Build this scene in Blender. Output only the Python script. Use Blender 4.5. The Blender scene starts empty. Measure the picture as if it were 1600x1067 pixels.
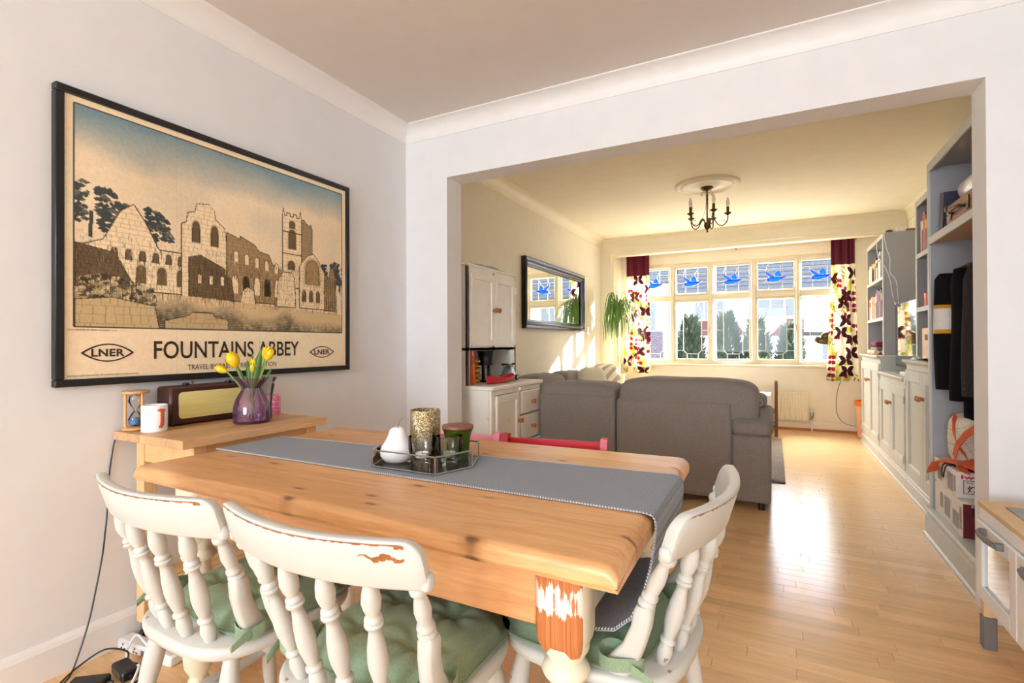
import bpy, math, random
import numpy as np
from mathutils import Vector, Matrix, noise as mnoise
random.seed(7); rng = np.random.default_rng(7)
SC = bpy.context.scene; COL = SC.collection
PI = math.pi

# ------------------------------------------------------------------ camera, world, sun, area lights, exposure
def srgb(r, g, b):
    f = lambda c: (c/12.92 if c <= .04045 else ((c+.055)/1.055)**2.4)
    return (f(r/255), f(g/255), f(b/255), 1.0)
cam = bpy.data.cameras.new('camera'); camo = bpy.data.objects.new('camera', cam); COL.objects.link(camo)
yaw, pit, rol = math.radians(27.33), math.radians(.29), math.radians(-.225)
F = Vector((-math.sin(yaw)*math.cos(pit), math.cos(yaw)*math.cos(pit), math.sin(pit)))
R = Vector((math.cos(yaw), math.sin(yaw), 0)); U = R.cross(F)
R2 = R*math.cos(rol)+U*math.sin(rol); U2 = U*math.cos(rol)-R*math.sin(rol)
m = Matrix.Identity(4)
for i in range(3): m[i][0], m[i][1], m[i][2] = R2[i], U2[i], -F[i]
m.translation = Vector((0, 0, 1.12)); camo.matrix_world = m
cam.sensor_width = 36; cam.lens = 792/1600*36; cam.clip_start = .02; cam.clip_end = 300
SC.camera = camo
SC.view_settings.view_transform = 'Standard'; SC.view_settings.look = 'None'
SC.view_settings.gamma = 1; SC.view_settings.use_curve_mapping = False
SC.view_settings.exposure = 0.09
SC.cycles.use_denoising = True; SC.cycles.max_bounces = 12; SC.cycles.diffuse_bounces = 8
SC.cycles.transparent_max_bounces = 24; SC.cycles.sample_clamp_indirect = 40
SC.cycles.caustics_reflective = False; SC.cycles.caustics_refractive = False
W = bpy.data.worlds.new('sky'); SC.world = W; W.use_nodes = True
bg = W.node_tree.nodes['Background']; bg.inputs[0].default_value = (.80, .90, 1.0, 1); bg.inputs[1].default_value = 10
def light(name, kind, energy, color, loc, aim, **kw):
    l = bpy.data.lights.new(name, kind); l.energy = energy; l.color = color
    for k, v in kw.items(): setattr(l, k, v)
    o = bpy.data.objects.new(name, l); COL.objects.link(o); o.location = loc
    o.rotation_euler = (Vector(aim)-Vector(loc)).to_track_quat('-Z', 'Y').to_euler(); return o
sd = Vector((math.sin(math.radians(50))*math.cos(math.radians(20)), math.cos(math.radians(50))*math.cos(math.radians(20)), math.sin(math.radians(20))))
light('sun', 'SUN', 78, (1, .92, .76), sd*20, (0, 0, 0), angle=math.radians(1.2))
light('garden_window_daylight', 'AREA', 112, (.80, .905, 1), (-.7, -4.3, 1.55), (-.6, 3, 1.3), shape='RECTANGLE', size=2.2, size_y=1.5)
light('bay_fill_light', 'AREA', 1000, (1, .985, .95), (-.5, 9.3, 3.9), (-.5, 4.6, .3), shape='RECTANGLE', size=3.4, size_y=1.8)  # unseen fill lamp added above the window view to brighten the sitting room
po = light('bay_window_portal', 'AREA', 1, (1, 1, 1), (-.5, 7.62, 1.55), (-.5, 0, 1.55), shape='RECTANGLE', size=2.6, size_y=1.6); po.data.cycles.is_portal = True

# ------------------------------------------------------------------ mesh helpers
class MB:
    """collects vertices and faces, builds ONE mesh object"""
    def __init__(s): s.v = []; s.f = []; s.mi = []; s.cur = 0
    def add(s, vs, fs, M=None):
        o = len(s.v)
        s.v += [tuple(M @ Vector(p)) if M else tuple(p) for p in vs]
        s.f += [tuple(i+o for i in f) for f in fs]; s.mi += [s.cur]*len(fs); return s
    def box(s, x0, x1, y0, y1, z0, z1, b=0, M=None):
        x0, x1 = min(x0, x1), max(x0, x1); y0, y1 = min(y0, y1), max(y0, y1); z0, z1 = min(z0, z1), max(z0, z1)
        if b <= 0:
            vs = [(x, y, z) for x in (x0, x1) for y in (y0, y1) for z in (z0, z1)]
            return s.add(vs, [(0,1,3,2),(4,6,7,5),(0,4,5,1),(2,3,7,6),(0,2,6,4),(1,5,7,3)], M)
        b = min(b, (x1-x0)*.49, (y1-y0)*.49, (z1-z0)*.49)
        lo, hi = (x0, y0, z0), (x1, y1, z1); vs = []; idx = {}
        for c in range(8):
            sg = [(c >> k) & 1 for k in range(3)]
            for a in range(3):
                p = []
                for k in range(3):
                    e = hi[k] if sg[k] else lo[k]
                    p.append(e if k == a else (e-b if sg[k] else e+b))
                idx[c, a] = len(vs); vs.append(tuple(p))
        fs = []
        for a in range(3):
            u, w = [(1,2),(2,0),(0,1)][a]
            for sgn in (0, 1):
                q = [(sgn << a) | (i << u) | (j << w) for i, j in ((0,0),(1,0),(1,1),(0,1))]
                if not sgn: q.reverse()
                fs.append(tuple(idx[c, a] for c in q))
        for a in range(3):
            u, w = [(1,2),(2,0),(0,1)][a]
            for i in (0, 1):
                for j in (0, 1):
                    c0 = (i << u) | (j << w); c1 = c0 | (1 << a)
                    q = [idx[c0,u], idx[c1,u], idx[c1,w], idx[c0,w]]
                    fs.append(tuple(q))
        for c in range(8): fs.append((idx[c,0], idx[c,1], idx[c,2]))
        return s.add(vs, fs, M)
    def lathe(s, prof, n=20, c=(0, 0, 0), M=None, cap=True, sx=1, sy=1):
        vs = []; fs = []
        for r, z in prof:
            for i in range(n):
                a = 2*PI*i/n; vs.append((c[0]+r*sx*math.cos(a), c[1]+r*sy*math.sin(a), c[2]+z))
        for k in range(len(prof)-1):
            for i in range(n):
                j = (i+1) % n; fs.append((k*n+i, k*n+j, (k+1)*n+j, (k+1)*n+i))
        if cap:
            if prof[0][0] > 1e-6: fs.append(tuple(range(n-1, -1, -1)))
            if prof[-1][0] > 1e-6: fs.append(tuple((len(prof)-1)*n+i for i in range(n)))
        return s.add(vs, fs, M)
    def between(s, prof, a, b, n=14):
        """lathe whose profile (r, t 0..1) runs from point a to point b"""
        a, b = Vector(a), Vector(b); d = b-a; L = d.length
        q = d.to_track_quat('Z', 'Y').to_matrix().to_4x4(); q.translation = a
        return s.lathe([(r, t*L) for r, t in prof], n, M=q)
    def tube(s, pts, r=.01, n=8, caps=True):
        pts = [Vector(p) for p in pts]; N = len(pts); vs = []; fs = []
        rs = r if isinstance(r, (list, tuple)) else [r]*N
        up = None
        for k, p in enumerate(pts):
            t = (pts[min(k+1, N-1)]-pts[max(k-1, 0)]).normalized()
            if up is None: up = t.orthogonal().normalized()
            up = (up-t*up.dot(t)); up = up.normalized() if up.length > 1e-6 else t.orthogonal().normalized()
            sd_ = t.cross(up)
            for i in range(n):
                a = 2*PI*i/n; vs.append(tuple(p+(up*math.cos(a)+sd_*math.sin(a))*rs[k]))
        for k in range(N-1):
            for i in range(n):
                j = (i+1) % n; fs.append((k*n+i, k*n+j, (k+1)*n+j, (k+1)*n+i))
        if caps: fs += [tuple(range(n-1, -1, -1)), tuple((N-1)*n+i for i in range(n))]
        return s.add(vs, fs)
    def loft(s, secs, caps=True, closed=True):
        n = len(secs[0]); vs = [tuple(p) for q in secs for p in q]; fs = []
        for k in range(len(secs)-1):
            for i in range(n if closed else n-1):
                j = (i+1) % n; fs.append((k*n+i, k*n+j, (k+1)*n+j, (k+1)*n+i))
        if caps and closed: fs += [tuple(range(n-1, -1, -1)), tuple((len(secs)-1)*n+i for i in range(n))]
        return s.add(vs, fs)
    def prism(s, poly, plane, t0, t1, M=None):
        mp = {'xy': lambda u, v, t: (u, v, t), 'xz': lambda u, v, t: (u, t, v), 'yz': lambda u, v, t: (t, u, v)}[plane]
        n = len(poly); vs = [mp(u, v, t0) for u, v in poly]+[mp(u, v, t1) for u, v in poly]
        fs = [tuple(range(n-1, -1, -1)), tuple(range(n, 2*n))]+[(i, (i+1) % n, n+(i+1) % n, n+i) for i in range(n)]
        return s.add(vs, fs, M)
    def grid(s, nu, nv, fn, M=None):
        vs = [fn(i/nu, j/nv) for j in range(nv+1) for i in range(nu+1)]
        fs = [(j*(nu+1)+i, j*(nu+1)+i+1, (j+1)*(nu+1)+i+1, (j+1)*(nu+1)+i) for j in range(nv) for i in range(nu)]
        return s.add(vs, fs, M)
    def puff(s, c, size, e1=.5, e2=.35, n=28, mseg=16, wob=0, M=None, seed=0):
        """superellipsoid cushion of full size, e near 0 boxy, 1 round"""
        f = lambda w, e: math.copysign(abs(w)**e, w); vs = []; fs = []
        for j in range(mseg+1):
            v = -PI/2+PI*j/mseg
            for i in range(n):
                u = -PI+2*PI*i/n
                p = Vector((f(math.cos(v), e1)*f(math.cos(u), e2)*size[0]/2, f(math.cos(v), e1)*f(math.sin(u), e2)*size[1]/2, f(math.sin(v), e1)*size[2]/2))
                if wob: p *= 1+wob*mnoise.noise(p*7+Vector((seed, 0, 0)))
                vs.append((c[0]+p.x, c[1]+p.y, c[2]+p.z))
        for j in range(mseg):
            for i in range(n):
                k = (i+1) % n; fs.append((j*n+i, j*n+k, (j+1)*n+k, (j+1)*n+i))
        return s.add(vs, fs, M)

def link(o, parent=None):
    COL.objects.link(o)
    if parent is not None: o.parent = parent
    return o
def props(o, label=None, cat=None, group=None, kind=None):
    for k, v in (('label', label), ('category', cat), ('group', group), ('kind', kind)):
        if v: o[k] = v
    return o
ROOTM = {}
def root_matrix(o):
    while o.parent is not None: o = o.parent
    return ROOTM.get(o.name, Matrix.Identity(4))
def mesh(name, mb, mats, inv=None, smooth=True, ang=38):
    me = bpy.data.meshes.new(name)
    vs = [tuple(inv @ Vector(p)) for p in mb.v] if inv else mb.v
    me.from_pydata(vs, [], mb.f)
    for mt in (mats if isinstance(mats, (list, tuple)) else [mats]): me.materials.append(mt)
    if any(mb.mi): me.polygons.foreach_set('material_index', mb.mi)
    me.validate(); me.update()
    import bmesh
    bm = bmesh.new(); bm.from_mesh(me); bmesh.ops.recalc_face_normals(bm, faces=bm.faces); bm.to_mesh(me); bm.free()
    if smooth:
        me.polygons.foreach_set('use_smooth', [True]*len(me.polygons)); me.set_sharp_from_angle(angle=math.radians(ang))
    return me
def part(name, mb, mats, parent, local=False, smooth=True, label=None, kind=None, ang=38):
    """a child mesh; its vertices are given in world space unless local"""
    inv = None if local else root_matrix(parent).inverted()
    o = bpy.data.objects.new(name, mesh(name, mb, mats, inv, smooth, ang)); link(o, parent)
    return props(o, label=label, kind=kind)
def thing(name, label, cat, loc=(0, 0, 0), rz=0, group=None):
    o = bpy.data.objects.new(name, None); o.empty_display_size = .05; link(o)
    o.location = loc; o.rotation_euler = (0, 0, rz)
    ROOTM[o.name] = Matrix.Translation(loc) @ Matrix.Rotation(rz, 4, 'Z')
    return props(o, label, cat, group)
def single(name, mb, mats, label, cat, group=None, smooth=True, kind=None, ang=38):
    """a thing that is one mesh; origin at the middle of its base"""
    a = np.array(mb.v); lo, hi = a.min(0), a.max(0); loc = Vector(((lo[0]+hi[0])/2, (lo[1]+hi[1])/2, lo[2]))
    M_ = Matrix.Translation(loc)
    o = bpy.data.objects.new(name, mesh(name, mb, mats, M_.inverted(), smooth, ang)); link(o); o.location = loc
    ROOTM[o.name] = M_
    return props(o, label, cat, group, kind)
def struct(name, mb, mats, parent=None, smooth=True, ang=38):
    if parent is not None: return part(name, mb, mats, parent, smooth=smooth, ang=ang)
    o = bpy.data.objects.new(name, mesh(name, mb, mats, None, smooth, ang)); link(o); return props(o, kind='structure')
def dup(root, loc, rz=0, label=None, rename=None):
    c = root.copy(); link(c); c.location = loc; c.rotation_euler = (0, 0, rz)
    ROOTM[c.name] = Matrix.Translation(loc) @ Matrix.Rotation(rz, 4, 'Z')
    if label: c['label'] = label
    for ch in list(root.children):
        d = ch.copy(); link(d, c)
        for g in list(ch.children):
            e = g.copy(); link(e, d)
    return c

# ------------------------------------------------------------------ materials
class N:
    def __init__(s, name):
        s.m = bpy.data.materials.new(name); s.m.use_nodes = True; s.t = s.m.node_tree
        s.b = s.t.nodes['Principled BSDF']; s.out = s.t.nodes['Material Output']
    def n(s, kind, **kw):
        x = s.t.nodes.new('ShaderNode'+kind)
        for k, v in kw.items():
            if hasattr(x, k) and k not in ('Scale',): setattr(x, k, v)
            else: x.inputs[k.replace('_', ' ')].default_value = v
        return x
    def l(s, a, b): s.t.links.new(a, b)
    def coord(s, scale=(1, 1, 1), kind='Object', rnd=False, rot=(0, 0, 0)):
        tc = s.n('TexCoord'); mp = s.n('Mapping'); mp.inputs['Scale'].default_value = scale; mp.inputs['Rotation'].default_value = rot
        s.l(tc.outputs[kind], mp.inputs['Vector'])
        if rnd:
            oi = s.n('ObjectInfo'); ml = s.n('Math', operation='MULTIPLY'); ml.inputs[1].default_value = 57.0
            s.l(oi.outputs['Random'], ml.inputs[0]); s.l(ml.outputs[0], mp.inputs['Location'])
        return mp.outputs['Vector']
    def noise(s, vec, scale=5, detail=4, rough=.55, dist=0):
        x = s.n('TexNoise'); x.inputs['Scale'].default_value = scale; x.inputs['Detail'].default_value = detail
        x.inputs['Roughness'].default_value = rough; x.inputs['Distortion'].default_value = dist; s.l(vec, x.inputs['Vector']); return x.outputs['Fac']
    def ramp(s, fac, stops):
        x = s.n('ValToRGB'); cr = x.color_ramp
        while len(cr.elements) < len(stops): cr.elements.new(.5)
        for e, (p, c) in zip(cr.elements, stops): e.position = p; e.color = c
        s.l(fac, x.inputs['Fac']); return x.outputs['Color']
    def mix(s, fac, a, b, mode='MIX'):
        x = s.n('Mix'); x.data_type = 'RGBA'; x.blend_type = mode
        for sock, v in ((x.inputs[0], fac), (x.inputs[6], a), (x.inputs[7], b)):
            if hasattr(v, 'is_linked'): s.l(v, sock)
            else: sock.default_value = v
        return x.outputs[2]
    def bump(s, h, strength=.2, dist=.01):
        x = s.n('Bump'); x.inputs['Strength'].default_value = strength; x.inputs['Distance'].default_value = dist
        s.l(h, x.inputs['Height']); s.l(x.outputs['Normal'], s.b.inputs['Normal'])
    def col(s, c):
        if hasattr(c, 'is_linked'): s.l(c, s.b.inputs['Base Color'])
        else: s.b.inputs['Base Color'].default_value = c
    def set(s, rough=.5, metal=0, spec=.5, coat=0, trans=0):
        s.b.inputs['Roughness'].default_value = rough; s.b.inputs['Metallic'].default_value = metal
        s.b.inputs['Specular IOR Level'].default_value = spec; s.b.inputs['Coat Weight'].default_value = coat
        s.b.inputs['Transmission Weight'].default_value = trans; return s
def plain(name, rgb, rough=.5, metal=0, spec=.5, var=.06, scale=9, bump=0, bscale=200, coat=0):
    k = N(name).set(rough, metal, spec, coat); c = srgb(*rgb); v = k.coord()
    f = k.noise(v, scale, 3)
    lo = tuple(x*(1-var) for x in c[:3])+(1,); hi = tuple(min(1, x*(1+var)) for x in c[:3])+(1,)
    k.col(k.ramp(f, [(.3, lo), (.7, hi)]))
    if bump: k.bump(k.noise(v, bscale, 2), bump, .003)
    return k.m
def wood(name, dark, light_, axis='x', scale=1.0, rough=.4, rnd=False, coat=0, knots=False, contrast=1):
    k = N(name).set(rough, coat=coat)
    st = {'x': (.8, 9, 9), 'y': (9, .8, 9), 'z': (9, 9, .8)}[axis]
    v = k.coord(tuple(q*scale for q in st), rnd=rnd)
    f1 = k.noise(v, 2.2, 5, .6, .6); f2 = k.noise(v, 14, 3, .6, .3)
    d, l_ = srgb(*dark), srgb(*light_)
    midc = tuple((a+b)/2 for a, b in zip(d, l_))
    c = k.ramp(f1, [(.32, d), (.5, midc), (.68, l_)])
    c = k.mix(.35, c, k.ramp(f2, [(.35, d), (.6, l_)]))
    if knots:
        vv = k.coord((2.2, 6.5, 1) if axis == 'x' else (6.5, 2.2, 1))
        vo = k.n('TexVoronoi'); vo.voronoi_dimensions = '2D'; vo.inputs['Scale'].default_value = 1.7; k.l(vv, vo.inputs['Vector'])
        kd = srgb(104, 56, 26)
        fac = k.ramp(vo.outputs['Distance'], [(.0, (.95, .95, .95, 1)), (.045, (.75, .75, .75, 1)), (.075, (.25, .25, .25, 1)), (.14, (0, 0, 0, 1))])
        sc_ = k.n('SeparateColor'); k.l(vo.outputs['Color'], sc_.inputs[0])
        gate = k.ramp(sc_.outputs[0], [(.45, (0, 0, 0, 1)), (.5, (1, 1, 1, 1))])
        fac2 = k.mix(1, fac, gate, 'MULTIPLY'); sep = k.n('SeparateColor'); k.l(fac2, sep.inputs[0])
        c = k.mix(sep.outputs[0], c, kd)
    if rnd:
        oi = k.n('ObjectInfo'); hs = k.n('HueSaturation'); mr = k.n('MapRange')
        mr.inputs['To Min'].default_value = .88; mr.inputs['To Max'].default_value = 1.08
        k.l(oi.outputs['Random'], mr.inputs['Value']); k.l(mr.outputs[0], hs.inputs['Value']); k.l(c, hs.inputs['Color']); c = hs.outputs['Color']
    k.col(c); k.bump(f2, .06, .002); return k.m
def glass(name, tint=(1, 1, 1), fres=1.45, rough=.01, base=.0, haze=None):
    """thin clear glass: light passes straight, faint reflections"""
    k = N(name); t = k.t
    tr = k.n('BsdfTransparent'); tr.inputs[0].default_value = (*tint, 1); gl = k.n('BsdfGlossy'); gl.inputs['Roughness'].default_value = rough
    fr = k.n('Fresnel'); fr.inputs[0].default_value = fres; mx = k.n('MixShader')
    nz = k.noise(k.coord(), 3, 2); ad = k.n('Math', operation='MULTIPLY_ADD'); ad.inputs[1].default_value = .02; ad.inputs[2].default_value = base
    k.l(nz, ad.inputs[0]); a2 = k.n('Math', operation='ADD', use_clamp=True); k.l(fr.outputs[0], a2.inputs[0]); k.l(ad.outputs[0], a2.inputs[1])
    k.l(a2.outputs[0], mx.inputs[0]); k.l(tr.outputs[0], mx.inputs[1]); k.l(gl.outputs[0], mx.inputs[2])
    last = mx.outputs[0]
    if haze:
        df = k.n('BsdfDiffuse'); df.inputs[0].default_value = srgb(*haze[:3]); m2 = k.n('MixShader'); m2.inputs[0].default_value = haze[3]
        k.l(last, m2.inputs[1]); k.l(df.outputs[0], m2.inputs[2]); last = m2.outputs[0]
    k.l(last, k.out.inputs[0]); t.nodes.remove(k.b); return k.m
def vcol(name, rough=.7, bump=0, bscale=400, sheen=0, trans=0, spec=.5):
    """printed colour stored per vertex, with a fine paper or cloth grain"""
    k = N(name).set(rough, spec=spec); a = k.n('Attribute'); a.attribute_name = 'print'
    f = k.noise(k.coord(), 60, 3); g = k.ramp(f, [(.3, (.93, .93, .93, 1)), (.7, (1, 1, 1, 1))])
    c = k.mix(1, a.outputs['Color'], g, 'MULTIPLY'); k.col(c)
    if bump: k.bump(k.noise(k.coord(), bscale, 2), bump, .002)
    if trans:
        tl = k.n('BsdfTranslucent'); k.l(c, tl.inputs[0]); mx = k.n('MixShader'); mx.inputs[0].default_value = trans
        k.l(k.b.outputs[0], mx.inputs[1]); k.l(tl.outputs[0], mx.inputs[2]); k.l(mx.outputs[0], k.out.inputs[0])
    return k.m
def fabric(name, rgb, rough=.95, scale=350, var=.2, bump=.3, big=.06):
    k = N(name).set(rough, spec=.2); c = srgb(*rgb); v = k.coord()
    f = k.noise(v, scale, 2); g = k.noise(v, 4, 3)
    lo = tuple(x*(1-var) for x in c[:3])+(1,); hi = tuple(min(1, x*(1+var)) for x in c[:3])+(1,)
    cc = k.ramp(f, [(.35, lo), (.65, hi)])
    cc = k.mix(1, cc, k.ramp(g, [(.3, (1-big,)*3+(1,)), (.7, (1, 1, 1, 1))]), 'MULTIPLY'); k.col(cc)
    k.bump(f, bump, .002); k.b.inputs['Sheen Weight'].default_value = .15 if rgb[0] > 80 else 0; return k.m
def chipped(name, rgb, under=(150, 92, 48), amount=.30, rough=.38):
    k = N(name).set(rough); v = k.coord(); f = k.noise(v, 26, 6, .75); g = k.noise(v, 7, 2); w = srgb(*rgb)
    ad = k.n('Math', operation='MULTIPLY'); k.l(f, ad.inputs[0]); k.l(g, ad.inputs[1])
    fac = k.ramp(ad.outputs[0], [(amount*.5-.02, (1, 1, 1, 1)), (amount*.5, (0, 0, 0, 1))])
    sep = k.n('SeparateColor'); k.l(fac, sep.inputs[0])
    soft = k.ramp(g, [(.3, tuple(x*.93 for x in w[:3])+(1,)), (.7, w)])
    k.col(k.mix(sep.outputs[0], soft, srgb(*under))); k.bump(f, .05, .002); return k.m

MAT = {}
MAT['wall_front'] = plain('white_wall_paint', (230, 231, 233), .85, var=.015, bump=.06, bscale=120)
MAT['ceil_front'] = plain('ceiling_paint_white', (220, 214, 209), .9, var=.015, bump=.05, bscale=90)
MAT['trim'] = plain('white_gloss_trim', (238, 237, 236), .45, var=.02)
MAT['wall_rear'] = plain('cream_wall_paint', (238, 231, 214), .85, var=.02, bump=.06, bscale=120)
MAT['ceil_rear'] = plain('ceiling_paint_cream', (240, 232, 210), .9, var=.02, bump=.05, bscale=90)
MAT['trim_rear'] = plain('cream_gloss_trim', (240, 232, 208), .5, var=.02)
MAT['winframe'] = plain('cream_window_paint', (218, 208, 184), .4, var=.03)
MAT['floorwood'] = wood('beech_laminate', (226, 182, 130), (244, 206, 156), 'x', 1.6, .20, rnd=True)
MAT['floorfar'] = wood('beech_laminate_far', (228, 184, 132), (242, 206, 156), 'x', 1.6, .20)
MAT['floorbase'] = plain('floor_underlay', (150, 100, 56), .6)
MAT['pine'] = wood('waxed_pine', (204, 143, 89), (236, 186, 130), 'x', 1.0, .34, knots=True, rnd=True)
MAT['pine_apron'] = wood('waxed_pine_apron', (204, 142, 90), (228, 172, 118), 'x', 1.3, .42)
MAT['block'] = wood('butcher_block', (186, 142, 100), (226, 184, 136), 'y', 1.2, .45, rnd=True)
MAT['birch'] = wood('pale_birch', (214, 176, 124), (232, 200, 152), 'z', 1.0, .45)
MAT['birch_x'] = wood('pale_birch_flat', (212, 168, 112), (230, 194, 142), 'y', 1.0, .45)
MAT['oak'] = wood('turned_oak', (160, 92, 44), (196, 124, 66), 'z', 2, .35)
MAT['darkwood'] = wood('brown_stained_wood', (88, 56, 34), (122, 82, 52), 'z', 1.5, .45)
MAT['chair'] = chipped('chair_white_paint', (206, 205, 199), amount=.27)
MAT['bare'] = wood('bare_worn_wood', (128, 74, 34), (176, 112, 58), 'x', 3, .6)
MAT['legpaint'] = chipped('table_leg_cream_paint', (236, 230, 206), amount=.28)
MAT['black'] = plain('black_plastic', (22, 22, 24), .4, var=.2)
MAT['blackgloss'] = plain('black_lacquer', (20, 19, 20), .22, var=.2)
MAT['whiteplastic'] = plain('white_plastic', (236, 236, 236), .35, var=.02)
MAT['greyplastic'] = plain('grey_plastic', (112, 110, 108), .5, var=.05)
MAT['ceramic'] = plain('white_ceramic', (245, 245, 246), .18, var=.01, coat=.3)
MAT['steel'] = plain('brushed_steel', (178, 176, 172), .28, metal=1, var=.05)
MAT['brass'] = plain('aged_brass', (100, 76, 42), .36, metal=1, var=.25, scale=30)
MAT['bronze'] = plain('dark_bronze', (92, 78, 58), .32, metal=1, var=.3, scale=20)
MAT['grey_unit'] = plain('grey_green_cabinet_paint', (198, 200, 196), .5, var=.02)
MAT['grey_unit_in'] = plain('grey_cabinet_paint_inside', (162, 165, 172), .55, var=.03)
MAT['dresser'] = chipped('dresser_white_paint', (244, 241, 233), (120, 104, 88), .24, .42)
MAT['sofa'] = fabric('grey_sofa_weave', (138, 130, 124), scale=420, var=.28)
MAT['cushlight'] = fabric('pale_striped_cushion', (206, 198, 178), scale=300, var=.1)
MAT['green'] = fabric('green_cotton', (140, 162, 132), scale=300, var=.1, bump=.15, big=.2)
MAT['rug'] = fabric('grey_brown_shag', (120, 106, 94), scale=90, var=.4, bump=.8)
MAT['red'] = plain('red_lacquer', (196, 36, 52), .35, var=.05)
MAT['pink'] = plain('pink_lacquer', (240, 150, 176), .4, var=.04)
MAT['radiator'] = plain('radiator_enamel', (238, 232, 212), .4, var=.02)
MAT['print'] = vcol('printed_paper', .32, spec=.35)
MAT['clothprint'] = vcol('printed_cotton', .9, .2, 300, trans=.35, spec=.2)
MAT['ink'] = plain('printing_ink', (52, 42, 34), .5, var=.1)
MAT['lead'] = plain('lead_came', (196, 194, 190), .5, metal=.3, var=.1)
MAT['pane'] = glass('window_glass', (.98, .99, 1), 1.12)
MAT['glassclear'] = glass('clear_glass', (.98, .985, .985), 1.3, base=.015)
MAT['glasssmoke'] = glass('smoked_glass', (.80, .80, .74), 1.4, base=.02)
MAT['glassgreen'] = glass('green_glass', (.66, .76, .34), 1.45, base=.02, haze=(84, 120, 24, .40))
MAT['glasspurple'] = glass('purple_glass', (.95, .86, .95), 1.35, base=.02, haze=(200, 140, 200, .06))
MAT['glassgrey'] = glass('grey_glass', (.93, .93, .93), 1.4, base=.02, haze=(170, 166, 162, .10))
MAT['mirror'] = plain('mirror_silver', (232, 234, 232), .01, metal=1, var=.0)
MAT['screen'] = plain('tv_screen', (6, 6, 8), .06, var=.1, coat=1)

# ------------------------------------------------------------------ the shell of the two rooms
XL, YP, YB, YW = -2.185, 2.69, 7.0, 7.5          # left wall, partition face, bay beam face, window wall
CF, CR = 2.55, 2.58                                # ceiling heights, dining room and sitting room
b = MB(); b.box(-2.4, 1.6, -4.6, 7.9, -.12, -.03); floor = struct('floor', b, MAT['floorbase'])
strip_mb = {}
def strip(L):
    key = round(L, 2)
    if key not in strip_mb:
        q = MB(); q.box(0, key-.0006, .0002, .0658, -.03, 0, .0007)
        strip_mb[key] = mesh('plank', q, MAT['floorwood'], smooth=False)
    return strip_mb[key]
far = MB()
y = -4.4
while y < YW-.03:                                         # rows of strips run across the room
    x = -2.18-rng.uniform(0, .5)
    while x < 1.33:
        L = float(rng.choice([.28, .36, .44, .52, .60])); cx = x+L/2
        if (1.40 < y < 3.35 and -.45 < cx < 1.0) or (.62 < y < 1.41 and -2.3 < cx < -.75):
            o = bpy.data.objects.new('plank', strip(L)); o.location = (x, y, 0); link(o, floor)
        else: far.box(x, x+L-.0006, y+.0002, y+.0658, -.03, 0, .0007)
        x += L
    y += .066
part('far_planks', far, MAT['floorfar'], floor, smooth=False, kind='stuff')

b = MB(); b.box(XL-.12, XL, -4.6, YP+.17, 0, CF); struct('wall_left', b, MAT['wall_front'])
b = MB(); b.box(XL-.12, XL, YP+.17, YB+.12, 0, CR); struct('wall_left_sitting', b, MAT['wall_rear'])
b = MB(); b.box(1.10, 1.22, -4.6, YP, 0, CF); struct('wall_right', b, MAT['wall_front'])
b = MB(); b.box(1.33, 1.45, YP+.17, YB+.12, 0, CR); struct('wall_right_sitting', b, MAT['wall_rear'])
# partition with the wide opening
OX0, OX1, OZ, PT = -1.855, .764, 2.19, YP+.165
b = MB(); b.box(XL, OX0, YP, PT, 0, CR); b.box(OX1, 1.45, YP, PT, 0, CR); b.box(OX0, OX1, YP, PT, OZ, CR)
wp = struct('wall_partition', b, MAT['wall_front'], smooth=False)
b = MB(); b.box(-2.3, 1.22, -4.6, YP, CF, CF+.1); struct('ceiling', b, MAT['ceil_front'])
b = MB(); b.box(-2.3, 1.45, PT, YB+.12, CR, CR+.1); struct('ceiling_sitting', b, MAT['ceil_rear'])
# rear wall of the dining room, behind the camera, with its garden window opening
b = MB(); b.box(XL, 1.1, -4.6, -4.5, 0, .8); b.box(XL, 1.1, -4.6, -4.5, 2.3, CF); b.box(XL, -1.8, -4.6, -4.5, .8, 2.3); b.box(.4, 1.1, -4.6, -4.5, .8, 2.3)
struct('wall_back', b, MAT['wall_front'])

# coved cornices
def cove(x_or_y, lo, hi, axis, side, H, drop=.085, out=.095, m=None, nm='trim_1'):
    prof = [(0, -drop-.006), (.006, -drop-.006), (.008, -drop+.004)]
    for i in range(9):
        a = PI/2*i/8; prof.append((.008+(out-.018)*(1-math.cos(a)), -drop+.004+(drop-.012)*math.sin(a)))
    prof += [(out-.004, -.007), (out, -.006), (out, 0), (0, 0)]
    q = MB()
    secs = []
    for t in (lo, hi):
        secs.append([((x_or_y+side*u, t, H+w) if axis == 'y' else (t, x_or_y+side*u, H+w)) for u, w in prof])
    q.loft(secs); return struct(nm, q, m, smooth=True, ang=30)
cove(XL, -4.5, YP, 'y', 1, CF, m=MAT['trim'], nm='trim_1')
cove(YP, XL, 1.1, 'x', -1, CF, m=MAT['trim'], nm='trim_2')
cove(1.10, -4.5, YP, 'y', -1, CF, m=MAT['trim'], nm='trim_3')
cove(XL, PT, YB, 'y', 1, CR, .10, .10, MAT['trim_rear'], 'trim_4')
cove(YB, XL, 1.33, 'x', -1, CR, .10, .10, MAT['trim_rear'], 'trim_5')
cove(1.33, PT, YB, 'y', -1, CR, .12, .08, MAT['trim_rear'], 'trim_6')
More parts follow.
